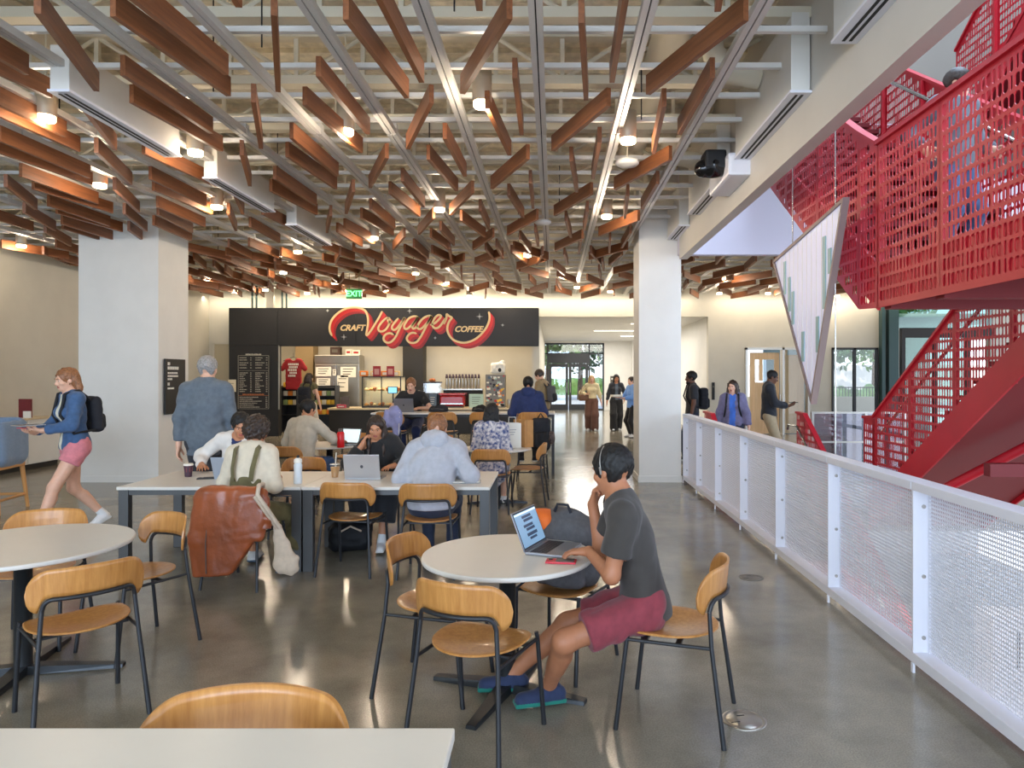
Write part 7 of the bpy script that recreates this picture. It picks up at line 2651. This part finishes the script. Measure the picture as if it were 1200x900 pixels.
phone(0, 0, 0, 0, 'phone in a pink case held by the walking woman', 'pink_box', 'keys').location = wk['wl']((0.0, 0.43, 1.155))
tab = empty('tablet', wk['wl']((-0.10, 0.44, 1.19)), th + 0.2, 'pale tablet held in front by the walking woman', 'tablet')
MB().box((-0.085, -0.12, 0), (0.085, 0.12, 0.008), bev=0.003).build('case', 'alu_silver', tab)
MB().box((-0.075, -0.11, 0.008), (0.075, 0.11, 0.009)).build('screen', 'keys', tab)

# 3 the man walking away
p3 = person('grey-haired man in a loose denim shirt walking away beside the broad column', (-3.74, 7.45, 0), head_of(-0.18, 1.0), 1.90, 'm', skin='skin_light', lean=3, yaw=0, pitch=6, q='mid', girth=1.0,
            L=dict(w=(-0.27, -0.05, 0.86), fd=(-0.1, 0.1, -1), pn=(1, 0, 0)), R=dict(w=(0.27, 0.10, 0.88), fd=(0.1, 0.3, -1), pn=(-1, 0, 0)), fL=dict(a=(-0.10, 0.25, 0.09)), fR=dict(a=(0.10, -0.22, 0.11), tp=-0.3),
            top=dict(m='denim_grey', t=0.029, ta=0.020, sl=1.85, hem=0.16, rip=0.008, wl=0.16, collar='denim_grey'), bot=dict(m='charcoal', t=0.016), shoe=('black_shoe', 'black_shoe'), hair=dict(m='hair_grey', v=0.013, nape=-0.085))

# 4 opposite side of the long table
loc, th = (-3.30, 7.30, 0), head_of(0.05, -1.0)
person('person with black hair in an open white jacket leaning over the pale laptop', loc, th, 1.72, 'm', SEAT, lean=20, side=-8, yaw=26, pitch=24, skin='skin_tan', q='mid',
       L=dict(w=(-0.10, 0.42, 0.80), e=(-0.9, -0.2, -0.6), fd=(0.3, 1, 0), pn=(0, 0, -1)), R=dict(w=(0.24, 0.36, 0.80), e=(0.9, -0.2, -0.6), fd=(-0.4, 1, 0), pn=(0, 0, -1)),
       top=dict(m='white_cotton', m2='navy', gap=0.05, t=0.022, sl=1.9, n='jacket', rip=0.006), bot=dict(m='denim_dark', t=0.014), shoe=('white_shoe', 'white_sole'), hair=dict(m='hair_black', v=0.017, nape=-0.06, rip=0.006, wl=0.03))

# 5 the woman in overalls
loc, th = (-2.60, 5.86, 0), head_of(0.05, 1.0)
ov = person('curly-haired woman in cream top and olive pinafore at the long table', loc, th, 1.70, 'f', SEAT, lean=13, yaw=-6, pitch=18, skin='skin_tan', q='mid',
            L=dict(w=(-0.14, 0.33, 0.80), e=(-0.5, -0.4, -0.8), fd=(0.3, 1, 0), pn=(0, 0, -1)), R=dict(w=(0.13, 0.28, 0.80), e=(0.35, -0.5, -0.9), fd=(-0.3, 1, 0), pn=(0, 0, -1)),
            fL=dict(a=(-0.16, 0.46, 0.09)), fR=dict(a=(0.30, 0.10, 0.09), k=(0.4, 1, 0.6), toe=-30),
            top=dict(m='cream_knit', t=0.020, ta=0.020, sl=1.94, rip=0.004), bot=dict(m='olive', t=0.026, len=1.75, flare=0.02), shoe=('white_shoe', 'slate_blue'), hair=dict(m='hair_dark', v=0.028, nape=-0.115, cover=True, rip=0.010, wl=0.035, curly=True))
bib = D.objects.get('person')


def strap_band(p, pts, w_, m, name, parent):
    mb = MB()
    vs, fs = [], []
    pts = [np.asarray(q, float) for q in pts]
    for i, q in enumerate(pts):
        t = nz(pts[min(i + 1, len(pts) - 1)] - pts[max(i - 1, 0)])
        out = nz(q - (p['chest'] * 0.5 + p['waist'] * 0.5) - t * ((q - p['chest']) @ t))
        sd = nz(np.cross(t, out))
        for a, b in ((-1, 0), (1, 0), (1, 1), (-1, 1)):
            vs.append(q + sd * a * w_ + out * b * 0.006)
    for i in range(len(pts) - 1):
        for k in range(4):
            k2 = (k + 1) % 4
            fs.append((i * 4 + k, i * 4 + k2, (i + 1) * 4 + k2, (i + 1) * 4 + k))
    fs += [(3, 2, 1, 0), tuple((len(pts) - 1) * 4 + k for k in range(4))]
    mb.add(vs, fs)
    mb.build(name, m, parent)


s_ = ov['s']
S_ = Sdf(ov['P'] - 0.34, ov['chest'] + 0.25, 0.012)
S_.cone(ov['P'], ov['waist'], 0.150 * s_ + 0.026, 0.118 * s_ + 0.028, 0.04, (ov['tf'], 0.76)).cone(ov['waist'], ov['chest'] - ov['tu'] * 0.05, 0.118 * s_ + 0.028, 0.132 * s_ + 0.028, 0.04, (ov['tf'], 0.73)).ripple(0.004, 0.08, 3)
S_.cut(ov['waist'] + ov['tu'] * 0.16, nz(ov['tu'] * 0.95 - ov['tf'] * 0.2))
S_.keep = 0.2
link(S_.mesh('pinafore', 'olive'), 'pinafore', ov['root'])
for e in (-1, 1):
    c_, tr_, tf_, tu_ = ov['chest'], ov['tr'], ov['tf'], ov['tu']
    strap_band(ov, [ov['waist'] + tr_ * e * 0.075 - tf_ * 0.125 + tu_ * 0.09, c_ + tr_ * e * 0.085 - tf_ * 0.133, ov['shc'] + tr_ * e * 0.095 - tf_ * 0.105 + tu_ * 0.02, ov['shc'] + tr_ * e * 0.10 - tf_ * 0.03 + tu_ * 0.080, ov['shc'] + tr_ * e * 0.09 + tf_ * 0.07 + tu_ * 0.055], 0.019, 'olive', 'strap', ov['root'])

# 6 the man in the beige shirt
loc, th = (-3.34, 9.16, 0), head_of(0.30, 0.95)
person('man in a beige shirt working at the far round table, back turned', loc, th, 1.74, 'm', SEAT, lean=10, yaw=-10, pitch=12, skin='skin_tan', q='mid', girth=1.06,
       L=dict(w=(-0.22, 0.34, 0.80), fd=(0.2, 1, 0), pn=(0, 0, -1)), R=dict(w=(0.30, 0.42, 0.80), e=(0.9, -0.2, -0.6), fd=(0, 1, 0), pn=(0, 0, -1)),
       top=dict(m='beige_shirt', t=0.026, ta=0.024, sl=1.9, collar='beige_shirt', rip=0.006), bot=dict(m='denim_mid', t=0.014), shoe=('black_shoe', 'white_sole'), hair=dict(m='hair_black', v=0.015, nape=-0.07))

# 7 the woman in black
loc, th = (-1.74, 7.22, 0), head_of(-0.05, -1.0)
person('long-haired woman in black, cheek on hand behind the silver laptop', loc, th, 1.62, 'f', SEAT, lean=16, side=6, yaw=8, pitch=20, skin='skin_tan', q='mid',
       R=dict(w=(0.17, 0.26, 1.00), e=(0.7, 0.3, -1), fd=(-0.4, -0.1, 1), pn=(-0.9, -0.4, 0), curl=0.7), L=dict(w=(-0.16, 0.36, 0.80), e=(-0.9, -0.2, -0.6), fd=(0.3, 1, 0), pn=(0, 0, -1)),
       fL=dict(a=(-0.10, 0.50, 0.09)), fR=dict(a=(0.14, 0.36, 0.09)),
       top=dict(m='black_knit', t=0.026, ta=0.028, sl=1.8, rip=0.006), bot=dict(m='charcoal', t=0.03, len=1.55, flare=0.03), shoe=('white_shoe', 'white_sole'), sock='sock_white', hair=dict(m='hair_dark', long=0.24, front=True, len=0.35, v=0.014))

# 8 the grey hoodie
loc, th = (-1.08, 6.14, 0), head_of(0.03, 1.0)
person('person in a light grey hoodie bent over the long table, back to the viewer', loc, th, 1.80, 'm', SEAT, lean=24, yaw=8, pitch=34, skin='skin_light', q='mid', girth=1.08,
       L=dict(w=(-0.16, 0.30, 0.80), e=(-0.45, -0.5, -0.8), fd=(0.4, 1, 0), pn=(0, 0, -1)), R=dict(w=(0.20, 0.28, 0.80), e=(0.55, -0.5, -0.8), fd=(-0.4, 1, 0), pn=(0, 0, -1)),
       top=dict(m='hoodie_grey', t=0.034, ta=0.034, sl=1.92, hood=True, rip=0.009, wl=0.13, hem=0.04, n='hoodie'), bot=dict(m='denim_dark', t=0.016), shoe=('black_shoe', 'white_sole'), hair=dict(m='hair_auburn', v=0.014, nape=-0.06))

# 9 the woman in the patterned dress
loc, th = (-0.80, 8.84, 0), head_of(0.06, 1.0)
person('black-haired woman in a white and blue patterned dress, back turned', loc, th, 1.68, 'f', SEAT, lean=10, yaw=0, pitch=14, skin='skin_light', q='mid',
       L=dict(w=(-0.13, 0.30, 0.80), e=(-0.3, -0.6, -0.8), fd=(0.2, 1, 0), pn=(0, 0, -1)), R=dict(w=(0.14, 0.30, 0.80), e=(0.3, -0.6, -0.8), fd=(-0.2, 1, 0), pn=(0, 0, -1)),
       top=dict(m='pattern_dress', t=0.022, ta=0.026, sl=1.5, rip=0.005, n='blouse'), bot=dict(m='pattern_dress', t=0.02, len=1.5, skirt=True, n='skirt'), shoe=('white_shoe', 'white_sole'), hair=dict(m='hair_black', long=0.32, len=0.46, v=0.012, cover=True, nape=-0.1))

# 10 the man with the laptop at the bar table
loc, th = (-2.60, 12.86, 0), head_of(0.02, -1.0)
person('red-haired man in a black T-shirt facing the viewer behind the grey laptop', loc, th, 1.76, 'm', 0.86, lean=16, yaw=0, pitch=20, skin='skin_light', q='far',
       L=dict(w=(-0.16, 0.38, 1.11), e=(-0.9, -0.2, -0.6), fd=(0.2, 1, 0), pn=(0, 0, -1)), R=dict(w=(0.16, 0.38, 1.11), e=(0.9, -0.2, -0.6), fd=(-0.2, 1, 0), pn=(0, 0, -1)), fL=dict(a=(-0.11, 0.34, 0.29)), fR=dict(a=(0.11, 0.34, 0.29)),
       top=dict(m='black_knit', t=0.018, ta=0.024, sl=0.7, n='t_shirt'), bot=dict(m='navy', t=0.016), shoe=('black_shoe', 'white_sole'), hair=dict(m='hair_auburn', v=0.014))

# 11 navy jacket
loc, th = (-0.42, 11.68, 0), head_of(-0.03, 1.0)
person('person with black hair in a navy hooded jacket on a bar stool, back turned', loc, th, 1.76, 'm', 0.86, lean=9, yaw=0, pitch=8, skin='skin_tan', q='far', girth=1.12,
       L=dict(w=(-0.18, 0.28, 1.11), e=(-0.4, -0.5, -0.9), fd=(0.4, 1, 0), pn=(0, 0, -1)), R=dict(w=(0.18, 0.28, 1.11), e=(0.4, -0.5, -0.9), fd=(-0.4, 1, 0), pn=(0, 0, -1)), fL=dict(a=(-0.12, 0.34, 0.29)), fR=dict(a=(0.12, 0.34, 0.29)),
       top=dict(m='navy', t=0.034, ta=0.032, sl=1.92, hood=True, rip=0.007, n='jacket'), bot=dict(m='black_knit', t=0.014), shoe=('black_shoe', 'white_sole'), hair=dict(m='hair_black', v=0.014, nape=-0.075))

# 12 at the end of the counter
p12 = person('young man in an olive vest with a sleeve tattoo-free bare arm standing at the counter end'.replace(' with a sleeve tattoo-free bare arm', ''), (-0.22, 16.4, 0), head_of(-0.75, 0.35), 1.84, 'm', skin='skin_light', lean=5, pitch=22, q='far',
             L=dict(w=(-0.12, 0.30, 1.08), fd=(0.2, 1, 0.1), pn=(0, 0, 1)), R=dict(w=(0.18, 0.26, 1.05), fd=(-0.2, 1, 0), pn=(0, 0, 1)),
             top=dict(m='tan_shirt', t=0.024, ta=0.024, sl=0.6, hem=0.08), bot=dict(m='denim_dark', t=0.016), shoe=('black_shoe', 'black_shoe'), hair=dict(m='hair_dark', v=0.018, nape=-0.05))
worn_backpack(p12, 'dark bag on the back of the young man in the olive vest', 'pack_grey', 'pack_dark', (0.13, 0.08, 0.2), 0.06)

# 13, 14 two women walking in from the doors
p13 = person('blonde woman in a cream top and brown wide trousers walking in from the doors', (1.20, 21.4, 0), head_of(-0.05, -1.0), 1.70, 'f', skin='skin_light', q='far', yaw=0, pitch=2,
             L=dict(w=(-0.30, 0.02, 0.86)), R=dict(w=(0.16, 0.16, 1.12), e=(0.9, -0.4, -0.5), fd=(-0.8, 0.5, 0), pn=(0, -0.3, 1), curl=0.8), fL=dict(a=(-0.09, 0.10, 0.085)), fR=dict(a=(0.09, -0.14, 0.10), tp=-0.2),
             top=dict(m='cream_top', t=0.020, ta=0.024, sl=1.9, hem=-0.08), bot=dict(m='brown_pants', t=0.020, flare=0.035), shoe=('white_shoe', 'white_sole'), hair=dict(m='hair_blond', long=0.22, front=True, len=0.3))
hb2 = empty('handbag', p13['wl']((0.25, 0.10, 1.02)), 0.2, 'brown shoulder bag held by the blonde woman walking in', 'bag')
S_ = Sdf((-0.25, -0.15, -0.2), (0.25, 0.15, 0.2), 0.012)
S_.rbox((0, 0, 0), (0.16, 0.06, 0.10), 0.05)
link(S_.mesh('bag_body', mat('bag_brown', (110, 74, 48), 0.5)), 'bag_body', hb2)
MB().tube([(-0.12, 0, 0.08), (-0.05, 0.02, 0.3), (0.02, 0.03, 0.42), (0.08, 0.02, 0.3), (0.13, 0, 0.08)], 0.010, 6).build('strap', 'bag_brown', hb2)
person('dark-haired woman in a grey top and black trousers walking beside the blonde woman', (1.96, 21.4, 0), head_of(0.03, -1.0), 1.72, 'f', skin='skin_tan', q='far', pitch=2,
       L=dict(w=(-0.24, 0.06, 0.95)), R=dict(w=(0.30, 0.02, 0.84)), fL=dict(a=(-0.08, -0.14, 0.10), tp=-0.2), fR=dict(a=(0.10, 0.14, 0.085)),
       top=dict(m='charcoal', m2='denim_grey', gap=0.05, t=0.020, ta=0.022, sl=1.9, hem=-0.02), bot=dict(m='black_knit', t=0.022, flare=0.03), shoe=('white_shoe', 'black_shoe'), hair=dict(m='hair_black', long=0.34, front=True, len=0.4, v=0.02))
# 15 half behind the column
person('person in a light blue sweater half hidden behind the square column', (2.18, 19.0, 0), head_of(-0.85, -0.35), 1.66, 'm', skin='skin_light', q='far', pitch=8,
       L=dict(w=(-0.12, 0.32, 1.08), fd=(0.2, 1, 0), pn=(0, 0, 1)), R=dict(w=(0.14, 0.34, 1.10), fd=(-0.2, 1, 0), pn=(0, 0, 1)),
       top=dict(m='light_blue', t=0.030, ta=0.03, sl=1.9, hem=0.08), bot=dict(m='black_knit', t=0.016), shoe=('white_shoe', 'black_shoe'), hair=dict(m='hair_dark', v=0.012))
cbx = empty('tray', (1.72, 18.72, 1.12), 0.3, 'small pale carton carried by the person in light blue at the column', 'box')
MB().box((-0.14, -0.10, 0), (0.14, 0.10, 0.05), bev=0.01).build('carton', 'carton_white', cbx)
MB().box((-0.145, -0.105, 0.03), (0.145, 0.105, 0.055), bev=0.008).build('lid', 'paper_white', cbx)
# 16 man with a backpack
p16 = person('bearded man in a charcoal T-shirt with a backpack passing behind the railing', (2.80, 13.9, 0), head_of(-1.0, 0.10), 1.77, 'm', skin='skin_brown', q='far', pitch=4, twist=6,
             L=dict(w=(-0.27, 0.05, 0.88)), R=dict(w=(0.27, 0.0, 0.88)), fL=dict(a=(-0.10, 0.16, 0.085)), fR=dict(a=(0.10, -0.16, 0.10)),
             top=dict(m='charcoal', t=0.022, ta=0.026, sl=0.75, hem=0.10, n='t_shirt'), bot=dict(m='denim_dark', t=0.016), shoe=('black_shoe', 'white_sole'), hair=dict(m='hair_black', v=0.018, nape=-0.06))
S_ = Sdf(p16['C'] - 0.2, p16['C'] + 0.2, 0.0095)
S_.ell(p16['hp'](0, 0.045, -0.095), A3((0.060, 0.062, 0.045)), (p16['hr'], p16['hf'], p16['hu']), 0.02).ell(p16['hp'](0, 0.10, -0.045), A3((0.05, 0.03, 0.028)), (p16['hr'], p16['hf'], p16['hu']), 0.01, 'sub')
link(S_.mesh('beard', 'hair_black'), 'beard', p16['root'])
worn_backpack(p16, 'black backpack worn by the bearded man behind the railing', 'pack_dark', 'pack_black', (0.14, 0.085, 0.22), 0.02)
# 17 woman in the lavender jacket
p17 = person('woman in a lavender jacket over a bright blue top coming along the railing', (3.10, 11.9, 0), head_of(-0.35, -1.0), 1.62, 'f', skin='skin_light', q='far', yaw=-14, pitch=6, girth=1.06,
             L=dict(w=(-0.27, 0.05, 0.80)), R=dict(w=(0.27, 0.0, 0.80)), fL=dict(a=(-0.09, 0.14, 0.085)), fR=dict(a=(0.09, -0.16, 0.10)),
             top=dict(m='lav_jacket', m2='bright_blue', gap=0.050, t=0.026, ta=0.026, sl=1.92, hem=0.12, n='jacket', collar='lav_jacket', rip=0.007), bot=dict(m='denim_dark', t=0.016), shoe=('black_shoe', 'white_sole'), hair=dict(m='hair_dark', long=0.10, front=True, len=0.2, v=0.008))
worn_backpack(p17, 'dark backpack on the woman in the lavender jacket', 'pack_dark', 'pack_black', (0.13, 0.08, 0.2), 0.02)
# 18 man in the black jacket
p18 = person('man in black jacket and khaki trousers looking at his phone', (4.06, 13.0, 0), head_of(0.95, -0.25), 1.80, 'm', skin='skin_brown', q='far', pitch=22,
             L=dict(w=(-0.10, 0.33, 1.13), fd=(0.2, 1, 0.2), pn=(0, -0.2, 1), curl=0.6), R=dict(w=(0.08, 0.33, 1.13), fd=(-0.2, 1, 0.2), pn=(0, -0.2, 1), curl=0.6),
             top=dict(m='black_jacket', t=0.034, ta=0.03, sl=1.92, hem=0.10, n='jacket', collar='black_jacket', rip=0.006), bot=dict(m='khaki', t=0.024), shoe=('black_shoe', 'black_shoe'), hair=dict(m='hair_black', v=0.008, nape=-0.05))
phone(0, 0, 0, 0, 'black phone held by the man in khaki trousers', 'keys', 'keys').location = p18['wl']((0.0, 0.44, 1.19))
# 19 shopper in the kiosk
p19 = person('woman with long brown hair and a dark shoulder bag choosing snacks in the kiosk', (-6.22, 17.6, 0), head_of(0.12, 1.0), 1.76, 'f', skin='skin_light', q='far', pitch=8,
             L=dict(w=(-0.14, 0.22, 1.0)), R=dict(w=(0.26, 0.10, 0.92)), top=dict(m='olive', t=0.016, ta=0.02, sl=0.3, hem=0.08), bot=dict(m='cream_knit', t=0.02, flare=0.02), shoe=('white_shoe', 'white_sole'), hair=dict(m='hair_dark', long=0.22, len=0.3, cover=True, v=0.012))
worn_backpack(p19, 'black backpack on the woman choosing snacks', 'pack_dark', 'pack_black', (0.15, 0.09, 0.22), 0.05)
# 20 on the red stair
person('person with dark hair on the red stair landing behind the slotted panels', (3.00, 5.18, 2.5), head_of(0.25, -1.0), 1.48, 'm', skin='skin_light', q='far', pitch=10, yaw=30,
       L=dict(w=(-0.27, 0.1, 0.88)), R=dict(w=(0.27, 0.0, 0.88)), top=dict(m='denim_grey', t=0.028, ta=0.026, sl=1.9, hem=0.1), bot=dict(m='denim_mid', t=0.018), shoe=('black_shoe', 'white_sole'), hair=dict(m='hair_dark', v=0.016))
